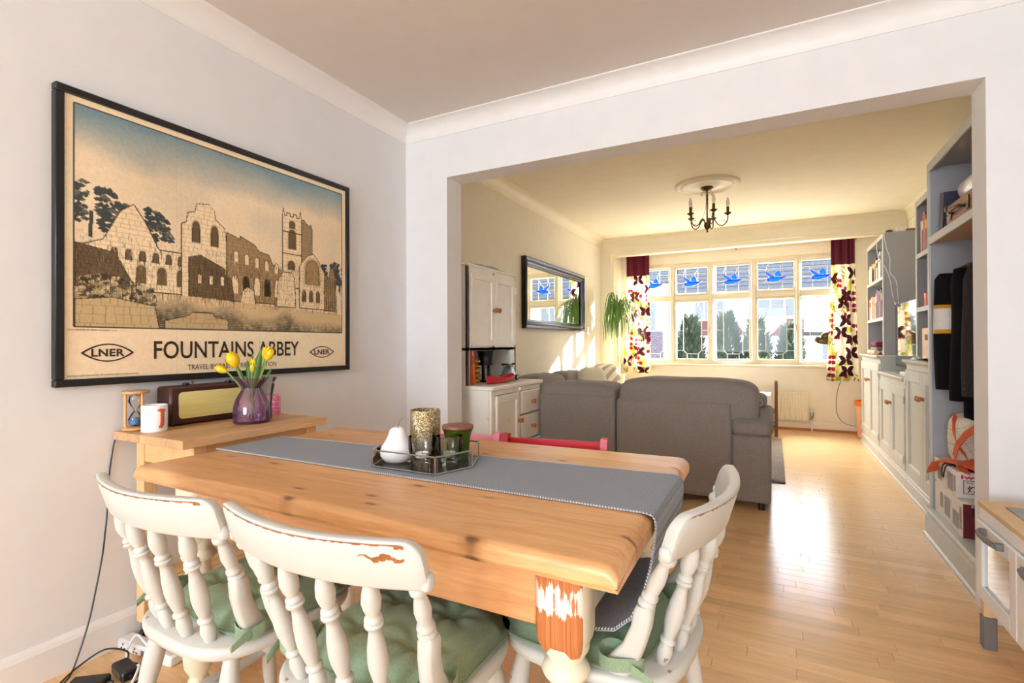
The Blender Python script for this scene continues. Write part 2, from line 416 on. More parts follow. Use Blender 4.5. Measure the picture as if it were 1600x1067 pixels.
# skirting with a bevelled top
def skirt(pts, nm, m, h=.125, t=.018):
    q = MB()
    for (x0, y0), (x1, y1) in zip(pts, pts[1:]):
        d = Vector((x1-x0, y1-y0, 0)).normalized(); n_ = Vector((-d.y, d.x, 0))
        prof = [(0, 0), (t, 0), (t, h-.025), (t*.75, h-.012), (t*.35, h), (0, h)]
        q.loft([[(x+n_.x*u, y+n_.y*u, w) for u, w in prof] for x, y in ((x0, y0), (x1, y1))])
    return struct(nm, q, m, smooth=False)
skirt([(XL, YP), (XL, -4.5)], 'baseboard_left', MAT['trim'])
skirt([(OX0, YP), (XL, YP)], 'baseboard_partition', MAT['trim'])
skirt([(1.1, -4.5), (1.1, YP), (OX1, YP)], 'baseboard_right', MAT['trim'])
skirt([(XL, YB), (XL, PT)], 'baseboard_left_sitting', MAT['trim_rear'])
skirt([(1.2, YW), (-2.0, YW)], 'baseboard_bay', MAT['wall_rear'], .11, .016)
b = MB(); b.box(-2.0, .9, YW-.034, YW-.016, 0, .03, .004); struct('trim_7', b, MAT['oak'])
# bay: beam, pilaster, side walls, window wall
BX0, BX1, BZ = -2.0, 1.16, 2.345
b = MB(); b.box(XL, 1.45, YB, YB+.12, BZ, CR+.05); b.box(XL, BX0, YB, YB+.12, 0, BZ); b.box(BX1, 1.45, YB, YB+.12, 0, BZ)
struct('wall_bay', b, MAT['wall_rear'], smooth=False)
b = MB()
b.box(BX0, BX1, YB-.012, YB, BZ, BZ+.05, .005); b.box(BX0-.05, BX0, YB-.012, YB, 0, BZ+.05, .005); struct('trim_8', b, MAT['trim_rear'])
b = MB(); b.box(BX0-.1, BX1+.1, YB+.12, YW+.2, BZ+.08, BZ+.18); struct('ceiling_bay', b, MAT['ceil_rear'])
WX0, WX1, WZ0, WZ1 = -1.80, .80, .835, 2.255
b = MB(); b.box(BX0-.12, BX0, YB+.12, YW+.15, 0, BZ+.1); struct('wall_bay_left', b, MAT['wall_rear'])
b = MB(); b.box(BX1, BX1+.12, YB+.12, YW+.15, 0, BZ+.1); struct('wall_bay_right', b, MAT['wall_rear'])
b = MB(); b.box(BX0, BX1, YW, YW+.15, 0, WZ0); b.box(BX0, BX1, YW, YW+.15, WZ1, BZ+.1); b.box(BX0, WX0, YW, YW+.15, WZ0, WZ1); b.box(WX1, BX1, YW, YW+.15, WZ0, WZ1)
struct('wall_window', b, MAT['wall_rear'], smooth=False)

# ------------------------------------------------------------------ the leaded bay window
win = bpy.data.objects.new('window_1', None); link(win); props(win, kind='structure'); ROOTM['window_1'] = Matrix.Identity(4)
lights = [(-1.75, -1.345), (-1.235, -.815), (-.708, -.295), (-.190, .235), (.322, .735)]
opening = [False, True, False, True, False]
ZL0, ZL1, ZT0, ZT1 = .905, 1.70, 1.83, 2.18
q = MB(); q.box(WX0, WX1, YW-.01, YW+.10, WZ1-.055, WZ1, .008); q.box(WX0, WX1, YW-.01, YW+.10, WZ0, WZ0+.045, .008)
q.box(WX0, -1.76, YW-.01, YW+.10, WZ0, WZ1, .008); q.box(.745, WX1, YW-.01, YW+.10, WZ0, WZ1, .008)
struct('window_frame', q, MAT['winframe'], win)
for xa in (-1.29, -.7615, -.2425, .2785):
    q = MB(); q.prism([(xa-.03, YW-.005), (xa-.018, YW-.03), (xa+.018, YW-.03), (xa+.03, YW-.005), (xa+.03, YW+.1), (xa-.03, YW+.1)], 'xy', WZ0+.04, WZ1-.05)
    struct('mullion', q, MAT['winframe'], win, smooth=False)
q = MB(); q.box(WX0-.06, WX1+.06, YW-.105, YW+.02, WZ0-.035, WZ0+.002, .01); struct('window_sill', q, MAT['winframe'], win)
def came(q, p0, p1, y, w=.0075):
    (x0, z0), (x1, z1) = p0, p1; d = Vector((x1-x0, z1-z0)); L = d.length; d /= L; n_ = Vector((-d.y, d.x))*w/2
    q.prism([(x0+n_.x, z0+n_.y), (x1+n_.x, z1+n_.y), (x1-n_.x, z1-n_.y), (x0-n_.x, z0-n_.y)], 'xz', y-.004, y+.004)
MAT['bird'] = None
k = N('blue_stained_glass').set(.15); tl = k.n('BsdfTranslucent'); tl.inputs[0].default_value = srgb(40, 96, 240)
trb = k.n('BsdfTransparent'); trb.inputs[0].default_value = srgb(84, 130, 250); mxb = k.n('MixShader'); mxb.inputs[0].default_value = .45
nb = k.noise(k.coord(), 40, 3); k.col(k.ramp(nb, [(.3, srgb(20, 80, 220)), (.7, srgb(50, 120, 250))]))
mx2 = k.n('MixShader'); mx2.inputs[0].default_value = .2
k.l(tl.outputs[0], mxb.inputs[1]); k.l(trb.outputs[0], mxb.inputs[2]); k.l(mxb.outputs[0], mx2.inputs[1]); k.l(k.b.outputs[0], mx2.inputs[2]); k.l(mx2.outputs[0], k.out.inputs[0])
MAT['bird'] = k.m
def shade(mtname, tint): return glass(mtname, tint, 1.12)
panes = [MAT['pane'], shade('window_glass_cool', (.95, .97, 1)), shade('window_glass_warm', (1, .985, .96))]
pn = 0
for li, (x0, x1) in enumerate(lights):
    w = x1-x0; op = opening[li]; yg = YW+.03 if not op else YW+.015
    # sashes
    for (za, zb) in ((ZL0, ZL1), (ZT0, ZT1)):
        q = MB(); e = .028 if op else .014; yf = YW-.012 if op else YW+.008
        q.box(x0-e, x0, yf, YW+.06, za-e, zb+e, .004); q.box(x1, x1+e, yf, YW+.06, za-e, zb+e, .004)
        q.box(x0, x1, yf, YW+.06, zb, zb+e, .004); q.box(x0, x1, yf, YW+.06, za-e, za, .004)
        sash = struct('sash', q, MAT['winframe'], win)
    q = MB(); q.box(x0-.04, x1+.04, YW-.004, YW+.09, ZL1+.026, ZT0-.026, .008); struct('transom', q, MAT['winframe'], win)
    # lower light: octagon lattice, each piece of glass its own pane
    X = lambda u: x0+u*w
    Z = lambda v: ZL0+v*(ZL1-ZL0)
    ul, ur, cl, cr = .22, .80, .335, .69; vb, vt, vb2, vt2, vm = .145, .85, .085, .915, .5
    polys = [[(ul, vb), (cl, vb2), (cr, vb2), (ur, vb), (ur, vt), (cr, vt2), (cl, vt2), (ul, vt)],
             [(0, vb), (ul, vb), (ul, vm), (0, vm)], [(0, vm), (ul, vm), (ul, vt), (0, vt)], [(ur, vb), (1, vb), (1, vm), (ur, vm)], [(ur, vm), (1, vm), (1, vt), (ur, vt)],
             [(0, 0), (cl, 0), (cl, vb2), (ul, vb), (0, vb)], [(cl, 0), (cr, 0), (cr, vb2), (cl, vb2)], [(cr, 0), (1, 0), (1, vb), (ur, vb), (cr, vb2)],
             [(0, vt), (ul, vt), (cl, vt2), (cl, 1), (0, 1)], [(cl, vt2), (cr, vt2), (cr, 1), (cl, 1)], [(ur, vt), (1, vt), (1, 1), (cr, 1), (cr, vt2)]]
    lines = [((ul, vb), (ul, vt)), ((ur, vb), (ur, vt)), ((ul, vt), (cl, vt2)), ((cr, vt2), (ur, vt)), ((cl, vt2), (cr, vt2)), ((ul, vb), (cl, vb2)), ((cr, vb2), (ur, vb)), ((cl, vb2), (cr, vb2)),
             ((0, vm), (ul, vm)), ((ur, vm), (1, vm)), ((0, vb), (ul, vb)), ((ur, vb), (1, vb)), ((0, vt), (ul, vt)), ((ur, vt), (1, vt)), ((cl, 0), (cl, vb2)), ((cr, 0), (cr, vb2)), ((cl, vt2), (cl, 1)), ((cr, vt2), (cr, 1))]
    for pz in polys:
        q = MB(); q.add([(X(u), yg, Z(v)) for u, v in pz], [tuple(range(len(pz)))])
        struct('pane', q, panes[pn % 3], win, smooth=False); pn += 1
    q = MB()
    for a, c in lines: came(q, (X(a[0]), Z(a[1])), (X(c[0]), Z(c[1])), yg)
    struct('lead_came', q, MAT['lead'], win, smooth=False)
    # upper light with a blue swallow
    Z2 = lambda v: ZT0+v*(ZT1-ZT0)
    us = [0, .30, .69, 1]; vs_ = [0, .42, .78, 1]
    for i in range(3):
        for j in range(3):
            q = MB(); q.add([(X(us[i]), yg, Z2(vs_[j])), (X(us[i+1]), yg, Z2(vs_[j])), (X(us[i+1]), yg, Z2(vs_[j+1])), (X(us[i]), yg, Z2(vs_[j+1]))], [(0, 1, 2, 3)])
            struct('pane', q, panes[pn % 3], win, smooth=False); pn += 1
    q = MB()
    for u in us[1:3]: came(q, (X(u), Z2(0)), (X(u), Z2(1)), yg, .006)
    for v in vs_[1:3]: came(q, (X(0), Z2(v)), (X(1), Z2(v)), yg, .005)
    body = [(.24, .34), (.32, .28), (.50, .27), (.66, .34), (.86, .48), (.66, .45), (.56, .47), (.40, .45), (.30, .42)]
    wing1 = [(.36, .44), (.24, .58), (.22, .72), (.30, .62), (.40, .55), (.46, .46)]
    wing2 = [(.50, .46), (.46, .58), (.58, .70), (.64, .58), (.66, .47), (.58, .45)]
    for pz in (body, wing1, wing2):
        for a, c in zip(pz, pz[1:]+pz[:1]): came(q, (X(a[0]), Z2(a[1])), (X(c[0]), Z2(c[1])), yg-.002, .005)
    for a, c in (((.22, .72), (.28, .95)), ((.58, .70), (.66, .9)), ((.86, .48), (.97, .4)), ((.24, .34), (.18, .26))): came(q, (X(a[0]), Z2(a[1])), (X(c[0]), Z2(c[1])), yg, .005)
    struct('lead_came', q, MAT['lead'], win, smooth=False)
    q = MB()
    for pz in (body, wing1, wing2): q.prism([(X(u), Z2(v)) for u, v in pz], 'xz', yg-.005, yg-.002)
    struct('swallow_glass', q, MAT['bird'], win, smooth=False)
    if op:
        q = MB(); q.box((x0+x1)/2-.05, (x0+x1)/2+.06, YW-.03, YW-.012, ZT0-.022, ZT0-.008, .004); q.tube([((x0+x1)/2+.05, YW-.022, ZT0-.016), ((x0+x1)/2+.09, YW-.03, ZT0-.02)], .005, 6)
        struct('window_stay', q, MAT['radiator'], win)
        q = MB()
        q.box(x1+.006, x1+.022, YW-.03, YW-.012, 1.28, 1.36, .003); q.tube([(x1+.014, YW-.03, 1.32), (x1+.014, YW-.045, 1.31), (x1+.014, YW-.05, 1.24)], .006, 6)
        struct('window_handle', q, MAT['lead'], win)

# ------------------------------------------------------------------ the street outside the window
MAT['asphalt'] = plain('street_asphalt', (120, 118, 116), .9, var=.1)
MAT['render'] = plain('white_house_render', (240, 240, 242), .9, var=.03, scale=2)
MAT['slate'] = plain('slate_roof', (34, 37, 47), .7, var=.25, scale=6)
MAT['claytile'] = plain('clay_tile', (78, 40, 36), .8, var=.2, scale=6)
MAT['brickpale'] = plain('pale_brick', (92, 78, 88), .85, var=.15, scale=5)
MAT['housepane'] = plain('house_window_glass', (60, 66, 74), .1, var=.1, coat=.5)
MAT['leafdark'] = plain('conifer_leaf', (26, 42, 27), .7, var=.4, scale=4)
MAT['reflectpale'] = plain('pale_reflection_leaf', (74, 88, 56), .7, var=.3, scale=4)
MAT['bark'] = plain('conifer_bark', (80, 62, 46), .9, var=.3)
GZ = -.55
b = MB(); b.box(-60, 60, 7.75, 90, GZ-.2, GZ); struct('ground', b, MAT['asphalt'])
b = MB(); b.box(-60, 60, 7.75, 12, GZ, GZ+.06); struct('bounce_ground', b, plain('pale_bounce_ground', (214, 208, 198), .9, var=.06))  # unseen ground, made pale to bounce daylight up into the sitting room
def house(label, x0, x1, y, eave, ridge, wallmat, roofmat, bays, brick=False, group='houses across the street'):
    t = thing('house', label, 'house', ((x0+x1)/2, y, GZ), 0, group)
    q = MB(); q.box(x0, x1, y, y+9, GZ, eave); part('wall', q, wallmat, t, smooth=False)
    q = MB(); yr = y+4.5
    q.loft([[(x, y-.5, eave-.25), (x, yr, ridge), (x, y+9.5, eave-.25), (x, y+9.3, eave-.35), (x, yr, ridge-.25), (x, y-.4, eave-.35)] for x in (x0-.3, x1+.3)])
    rf = part('roof', q, roofmat, t, smooth=False)
    # slates in courses: each a row of thin overlapping slabs
    q = MB(); rows = 14
    dv = Vector((0, yr-y+.5, ridge-eave+.25)); L = dv.length; dv.normalize(); nv = Vector((0, -dv.z, dv.y))
    for r in range(rows):
        s0 = L*r/rows; a = Vector((0, y-.5, eave-.25))+dv*s0+nv*.03; c = a+dv*(L/rows+.06)+nv*-.02; x = x0-.3-(.15 if r % 2 else 0)
        while x < x1+.3:
            q.add([(max(x, x0-.3), a.y, a.z), (min(x+.29, x1+.3), a.y, a.z), (min(x+.29, x1+.3), c.y, c.z), (max(x, x0-.3), c.y, c.z)], [(0, 1, 2, 3)]); x += .3
    part('slates', q, roofmat, rf, smooth=False, kind='stuff')
    q = MB(); q.box(x0-.3, x1+.3, y-.62, y-.5, eave-.36, eave-.24, .02); part('gutter', q, MAT['black'], t)
    for xc in (x0+.9, x1-.9):
        q = MB(); q.box(xc-.45, xc+.45, yr-.3, yr+.3, ridge-.6, ridge+.8, .03); part('chimney', q, MAT['claytile'], t)
    for (wx, wz, ww, wh) in bays:
        q = MB(); q.box(wx-ww/2-.08, wx+ww/2+.08, y-.06, y+.02, wz-.08, wz+wh+.08, .02); f = part('window', q, MAT['trim'], t)
        for i in range(3):
            q = MB(); xa = wx-ww/2+ww*i/3; q.box(xa+.03, xa+ww/3-.03, y-.075, y-.05, wz, wz+wh); part('pane', q, MAT['housepane'], f, smooth=False)
    return t
hA = house('white rendered house with slate roof straight across the street', -5.4, 5.6, 34, 4.55, 8.4, MAT['render'], MAT['slate'], [(-3.6, 2.6, 1.7, 1.2), (.2, 2.7, 2.2, 1.2), (3.6, 2.6, 1.6, 1.2), (3.4, -.1, 1.9, 1.3)])
q = MB(); q.prism([(-4.9, 1.6), (-1.4, 1.6), (-2.2, 2.5), (-4.1, 2.5)], 'xz', 32.9, 34); part('bay_roof', q, MAT['claytile'], hA, smooth=False)
q = MB(); q.box(-4.7, -1.6, 33.1, 34, GZ, 1.6); part('bay', q, MAT['render'], hA, smooth=False)
q = MB(); q.prism([(-.2, 1.55), (1.5, 1.55), (1.5, 2.5), (.6, 2.5)], 'xz', 32.9, 34); part('porch_roof', q, MAT['claytile'], hA, smooth=False)
q = MB(); q.box(1.4, 5.6, 33.6, 34, 1.55, 1.75, .03); part('fascia', q, MAT['black'], hA)
hB = house('pale brick house with tile hung front at the left of the street', -17, -6.4, 34.5, 5.4, 8.2, MAT['render'], MAT['slate'], [(-7.6, 2.0, 1.2, 2.0), (-12, 2.6, 2.0, 1.3)])
q = MB()
for r in range(20):
    x = -9.6-(.13 if r % 2 else 0)
    while x < -6.5:
        q.box(max(x, -9.6), min(x+.25, -6.5), 34.40, 34.5, GZ+r*.125, GZ+r*.125+.11); x += .27
part('hung_tiles', q, MAT['brickpale'], hB, smooth=False, kind='stuff')
hC = house('white house with slate roof at the right of the street', 7.2, 18, 33.5, 4.6, 8.3, MAT['render'], MAT['slate'], [(9.6, 2.5, 2.0, 1.3), (13.5, 2.5, 2.0, 1.3)])
def conifer(x, y, H, rad, label, mt, round_=False, group='conifers in the front garden'):
    t = thing('conifer' if not round_ else 'reflection_bush', label, 'tree' if not round_ else 'bush', (x, y, GZ), 0, group)
    q = MB(); q.tube([(x, y, GZ), (x, y, GZ+H*.7)], [.07, .03], 8); part('stem', q, MAT['bark'], t)
    q = MB(); r_ = random.Random(int(x*100)+int(H*10))
    for i in range(1500):
        v = r_.random(); a = r_.random()*2*PI
        if round_: rr = rad*math.sin(PI*min(.98, v*.9+.08))**.6
        else: rr = rad*(1-v**2.2*.86)*(.82+.18*math.sin(5*a+v*9))
        c = Vector((x+rr*math.cos(a)*r_.uniform(.8, 1), y+rr*math.sin(a)*r_.uniform(.8, 1), GZ+.1+v*(H-.25)))
        d = Vector((math.cos(a)*.6, math.sin(a)*.6, r_.uniform(.4, 1.5))).normalized()*r_.uniform(.14, .28)
        w = d.orthogonal().normalized()*.035; w2 = d.cross(w)
        q.add([c-w, c+w, c+w2, c+d], [(0, 1, 3), (1, 2, 3), (2, 0, 3), (0, 2, 1)])
    q.lathe([(rad*.8*(1-(v/9)**2.2*.86) if not round_ else rad*.85*math.sin(PI*min(.98, v/9*.9+.08))**.6, .1+(H-.5)*v/9) for v in range(10)], 14, (x, y, GZ))
    part('foliage', q, mt, t, smooth=False)
for i, (x, y, H, rad) in enumerate([(-1.82, 13.0, 2.42, .44), (-1.02, 13.15, 2.48, .46), (-.36, 13.0, 2.32, .40), (.33, 13.1, 2.2, .36)]):
    conifer(x, y, H, rad, ['dark conifer seen through the second window light from the left', 'tall dark conifer behind the left half of the third window light', 'dark conifer behind the right half of the third window light', 'dark conifer seen through the fourth window light from the left'][i], MAT['leafdark'])
conifer(-.35, 11.6, 1.35, .42, 'round pale green bush standing in for a reflection in the panes', MAT['reflectpale'], True, 'pane reflection stand-in')  # bush shape stands in for a greenish reflection on the window glass

# ------------------------------------------------------------------ framed poster: raster drawn point by point as a print
def fill(img, poly, c, a=1.0):
    P_ = np.array(poly, float); H, W_ = img.shape[:2]
    x0, x1 = max(0, int(P_[:, 0].min())), min(W_, int(P_[:, 0].max())+2); y0, y1 = max(0, int(P_[:, 1].min())), min(H, int(P_[:, 1].max())+2)
    if x1 <= x0 or y1 <= y0: return None
    gx, gy = np.meshgrid(np.arange(x0, x1)+.5, np.arange(y0, y1)+.5); ins = np.zeros(gx.shape, bool)
    for (ax, ay), (bx, by) in zip(P_, np.roll(P_, -1, 0)):
        if ay == by: continue
        cr = ((ay > gy) != (by > gy)) & (gx < (bx-ax)*(gy-ay)/(by-ay)+ax); ins ^= cr
    sub = img[y0:y1, x0:x1]; sub[ins] = sub[ins]*(1-a)+np.array(c)*a
    return None
def stroke(img, p, q, c, w=1.0, a=1.0):
    p, q = np.array(p, float), np.array(q, float); d = q-p; L = np.hypot(*d)
    if L < .1: return
    n_ = np.array([-d[1], d[0]])/L*w/2; fill(img, [p+n_, q+n_, q-n_, p-n_], c, a)
def vnoise(H, W_, cell, seed):
    g = np.random.default_rng(seed).random((H//cell+3, W_//cell+3)); yy, xx = np.mgrid[0:H, 0:W_]/cell
    yi, xi = yy.astype(int), xx.astype(int); fy, fx = yy-yi, xx-xi; fy = fy*fy*(3-2*fy); fx = fx*fx*(3-2*fx)
    return (g[yi, xi]*(1-fx)+g[yi, xi+1]*fx)*(1-fy)+(g[yi+1, xi]*(1-fx)+g[yi+1, xi+1]*fx)*fy
def lin(a):
    a = np.asarray(a, float)/255; return np.where(a <= .04045, a/12.92, ((a+.055)/1.055)**2.4)
def paint_mesh(me, colors):
    at = me.color_attributes.new('print', 'FLOAT_COLOR', 'POINT')
    c = np.ones((len(me.vertices), 4), np.float32); c[:, :3] = colors; at.data.foreach_set('color', c.ravel())

PY0, PY1, PZ0, PZ1 = .832, 2.124, 1.0, 1.995            # printed sheet on the left wall
PW, PH = 520, 400
TAN = (250, 226, 192)
img = np.ones((PH, PW, 3))*np.array(TAN)
ix0, ix1, iy0, iy1 = 13, 508, 11, 325                    # picture area, y measured from the top
yy, xx = np.mgrid[0:PH, 0:PW]
t_ = np.clip((yy-iy0)/72+.35*(vnoise(PH, PW, 90, 3)-.5)+.18*(vnoise(PH, PW, 34, 4)-.5), 0, 1)[..., None]
sky = np.array((122, 148, 158))*(1-t_)+np.array((238, 216, 182))*t_
cl = (np.clip(vnoise(PH, PW, 60, 5)-.55, 0, 1)*1.4)[..., None]; sky = sky*(1-cl*.3)+np.array((140, 158, 162))*cl*.3
img[iy0:iy1, ix0:ix1] = sky[iy0:iy1, ix0:ix1]
INK, STONE, SHADE, DEEP, TREE = (74, 60, 44), (242, 218, 178), (166, 138, 100), (110, 90, 64), (66, 72, 70)
def tree(cx, cy, w, h, seed):
    r_ = random.Random(seed)
    for i in range(150):
        a = r_.uniform(0, PI); rr = math.sqrt(r_.random()); x, y = cx+w*rr*math.cos(a)*(1 if r_.random() < .5 else -1), cy-h*rr*math.sin(a)
        l_ = r_.uniform(6, 15)*(1 if x > cx else -1)
        fill(img, [(x, y), (x+l_*.6, y-3), (x+l_, y+2), (x+l_*.4, y+3.5)], TREE if r_.random() < .8 else (104, 104, 90))
    stroke(img, (cx, cy-h*.3), (cx-2, cy+20), TREE, 5)
def arch(cx, base, w, h, c=DEEP, rim=True):
    pts = [(cx-w/2, base), (cx-w/2, base-h*.62)]+[(cx-w/2*math.cos(PI*k/8), base-h*.62-h*.38*math.sin(PI*k/8)**.8) for k in range(9)]+[(cx+w/2, base)]
    if rim: fill(img, [((x-cx)*1.3+cx, (y-base)*1.1+base) for x, y in pts], (200, 174, 132)); 
    fill(img, pts, c)
    for (p, q) in zip(pts, pts[1:]): stroke(img, p, q, INK, 1.2)
def wallp(poly, face, courses=9, ruin=True, seed=1):
    r_ = random.Random(seed); fill(img, poly, face)
    ys = [p[1] for p in poly]; xs = [p[0] for p in poly]
    keep = img.copy(); y = min(ys)
    mask = np.zeros((PH, PW, 3)); fill(mask, poly, (1, 1, 1)); mk = mask[..., 0] > .5
    while y < max(ys):
        stroke(img, (min(xs), y), (max(xs), y+r_.uniform(-1, 1)), tuple(np.array(face)*.80), .9, .8)
        x = min(xs)+r_.uniform(0, 12)
        while x < max(xs):
            stroke(img, (x, y), (x+r_.uniform(-.6, .6), y+courses*.9), tuple(np.array(face)*r_.uniform(.62, .85)), .9, .8); x += r_.uniform(7, 17)
        y += courses*r_.uniform(.7, 1.1)
    img[~mk] = keep[~mk]
    for p, q in zip(poly, poly[1:]+poly[:1]): stroke(img, p, q, INK, 1.4)
tree(34, 176, 40, 60, 2); tree(96, 186, 46, 50, 8); tree(470, 218, 30, 44, 5); tree(503, 214, 22, 48, 6); tree(440, 222, 16, 26, 9)
img[:, :ix0] = TAN; img[:, ix1:] = TAN
wallp([(48, 196), (70, 150), (88, 136), (104, 160), (124, 200), (170, 200), (172, 268), (20, 268), (20, 208)], STONE, 8, seed=2)      # low range with a gable
for i in range(6): arch(62+i*19, 222, 8, 16)
for i in range(3): arch(98+i*30, 256, 13, 28)
wallp([(14, 206), (64, 214), (96, 276), (14, 276)], DEEP, 7, seed=3)
wallp([(158, 272), (158, 150), (166, 146), (168, 130), (180, 126), (183, 112), (204, 108), (214, 118), (216, 132), (232, 144), (236, 172), (250, 190), (256, 272)], STONE, 9, seed=4)   # broken gable end
arch(182, 178, 12, 36); arch(214, 180, 12, 36)
wallp([(236, 150), (262, 158), (262, 152), (292, 164), (300, 174), (322, 178), (330, 196), (356, 206), (356, 272), (236, 272)], SHADE, 7, seed=5)      # roofless nave
for i in range(5): arch(254+i*21, 200+i*3, 9, 20, STONE, False)
for i in range(5): arch(252+i*22, 258, 13, 34, (60, 48, 34) if i % 2 else STONE, False)
wallp([(170, 272), (170, 204), (190, 198), (232, 216), (246, 238), (250, 272)], DEEP, 6, seed=6)
for i in range(3): arch(188+i*20, 246, 8, 16, STONE, False)
wallp([(352, 236), (352, 92), (354, 78), (357, 92), (362, 92), (362, 86), (370, 86), (370, 92), (378, 92), (378, 86), (386, 86), (386, 92), (392, 92), (395, 76), (398, 94), (398, 236)], STONE, 9, seed=7)  # square tower
wallp([(398, 94), (404, 92), (408, 98), (420, 104), (422, 98), (425, 108), (426, 236), (398, 236)], SHADE, 9, seed=8)
arch(375, 158, 17, 40); arch(375, 116, 13, 15); arch(373, 200, 14, 18); stroke(img, (352, 124), (398, 124), INK, 1.6); stroke(img, (352, 168), (398, 168), INK, 1.6)
wallp([(392, 276), (392, 190), (402, 178), (416, 164), (428, 160), (440, 170), (450, 186), (458, 196), (458, 276)], STONE, 9, seed=9)   # west gable with the great window
arch(426, 226, 34, 52, SHADE)
for i in range(3): arch(404+i*18, 262, 9, 24)
wallp([(458, 198), (470, 206), (474, 186), (482, 182), (488, 204), (490, 220), (492, 278), (458, 278)], SHADE, 8, seed=10)
for i in range(5): stroke(img, (462+i*6, 206), (463+i*6, 274), INK, 1.6)
wallp([(338, 276), (342, 222), (348, 214), (352, 206), (374, 206), (380, 216), (384, 276)], STONE, 10, seed=11)                        # buttress
wallp([(262, 280), (266, 252), (276, 244), (290, 250), (294, 282)], STONE, 8, seed=12)
# lawn, shadow, cut stones
fill(img, [(ix0, 268), (180, 270), (330, 276), (ix1, 284), (ix1, iy1), (ix0, iy1)], (214, 188, 144))
gn = vnoise(PH, PW, 5, 11)
lawn = (yy > 274+xx*.012) & (yy < iy1) & (xx > ix0) & (xx < ix1)
dk = np.clip(((yy-272)/50.)*1.1-(xx-100)/700.+.5*(vnoise(PH, PW, 40, 12)-.5), 0, 1)
hat = (np.sin(yy*2.1+4*vnoise(PH, PW, 20, 13))*.5+.5)*.6+gn*.6
for c_ in range(3):
    ch = img[..., c_]; ch[lawn] = (ch*(1-np.clip(dk*hat*1.6, 0, .85))+np.array((66, 62, 54))[c_]*np.clip(dk*hat*1.6, 0, .85))[lawn]
for i in range(260):
    x, y = random.uniform(16, 110), 0; y = 246+abs(x-46)*.25+random.uniform(0, 34); l_ = random.uniform(4, 10)
    fill(img, [(x, y), (x+l_, y-3), (x+l_*1.3, y+2), (x+2, y+3)], random.choice([(206, 186, 142), (92, 84, 66), (62, 58, 48), (170, 150, 112)]))
wallp([(14, 286), (60, 280), (118, 290), (124, 325), (14, 325)], (204, 178, 134), 14, seed=14)
wallp([(132, 312), (170, 302), (176, 296), (210, 296), (216, 304), (238, 306), (240, 325), (132, 325)], (196, 170, 128), 10, seed=15)
for i in range(2600):
    x, y = random.uniform(ix0+2, ix1-2), random.uniform(185, 278); c_ = img[int(y), int(x)]
    if c_.sum() < 560: stroke(img, (x, y), (x+random.uniform(-1.5, 1.5), y+random.uniform(4, 11)), tuple(np.array(c_)*random.choice([.7, .8, 1.25])), .9, .7)
    elif c_.sum() < 640 and c_[2] < 190: stroke(img, (x, y), (x+random.uniform(-.6, .6), y+random.uniform(3, 8)), tuple(np.array(c_)*.72), .8, .5)
for (p, q) in (((ix0, iy0), (ix1, iy0)), ((ix1, iy0), (ix1, iy1)), ((ix1, iy1), (ix0, iy1)), ((ix0, iy1), (ix0, iy0))): stroke(img, p, q, (74, 70, 62), 2.2)
img[:iy0-2] = TAN; img[iy1+3:] = TAN; img[:, :ix0-2] = TAN; img[:, ix1+3:] = TAN
gr = (vnoise(PH, PW, 2, 21)-.5)[..., None]*10+(vnoise(PH, PW, 120, 22)-.5)[..., None]*16; img = np.clip(img*1.05+gr, 0, 255)
for fx in (150, 300, 420): img[:, fx] = img[:, fx]*.95

post = thing('framed_poster', 'large black framed travel poster of a ruined abbey on the white wall', 'poster', (XL+.02, (PY0+PY1)/2, .978))
q = MB(); fr0, fr1, fz0, fz1, ft = PY0-.022, PY1+.022, PZ0-.022, PZ1+.022, .026
XF0, XF1 = XL+.004, XL+.036
for (y0, y1, z0, z1) in ((fr0, fr1, fz0, fz0+ft), (fr0, fr1, fz1-ft, fz1)): q.box(XF0, XF1, y0, y1, z0, z1, .003)
for (y0, y1) in ((fr0, fr0+ft), (fr1-ft, fr1)): q.box(XF0, XF1, y0, y1, fz0+ft, fz1-ft, .003)
part('frame', q, MAT['black'], post)
XS = XL+.026
me = bpy.data.meshes.new('printed_sheet')
gy = PY0+(np.arange(PW)+.5)/PW*(PY1-PY0); gz = PZ1-(np.arange(PH)+.5)/PH*(PZ1-PZ0)
vv = np.stack([np.full((PH, PW), XS), np.broadcast_to(gy, (PH, PW)), np.broadcast_to(gz[:, None], (PH, PW))], -1).reshape(-1, 3)-np.array(post.location)
idx = np.arange(PH*PW).reshape(PH, PW); fc = np.stack([idx[:-1, :-1], idx[1:, :-1], idx[1:, 1:], idx[:-1, 1:]], -1).reshape(-1, 4)
me.vertices.add(len(vv)); me.vertices.foreach_set('co', vv.ravel().astype(np.float32))
me.loops.add(fc.size); me.loops.foreach_set('vertex_index', fc.ravel().astype(np.int32)); me.polygons.add(len(fc)); me.polygons.foreach_set('loop_start', np.arange(0, fc.size, 4, dtype=np.int32))
me.update(calc_edges=True); me.validate(); me.materials.append(MAT['print']); paint_mesh(me, lin(img.reshape(-1, 3)))
sheet = link(bpy.data.objects.new('printed_sheet', me), post)
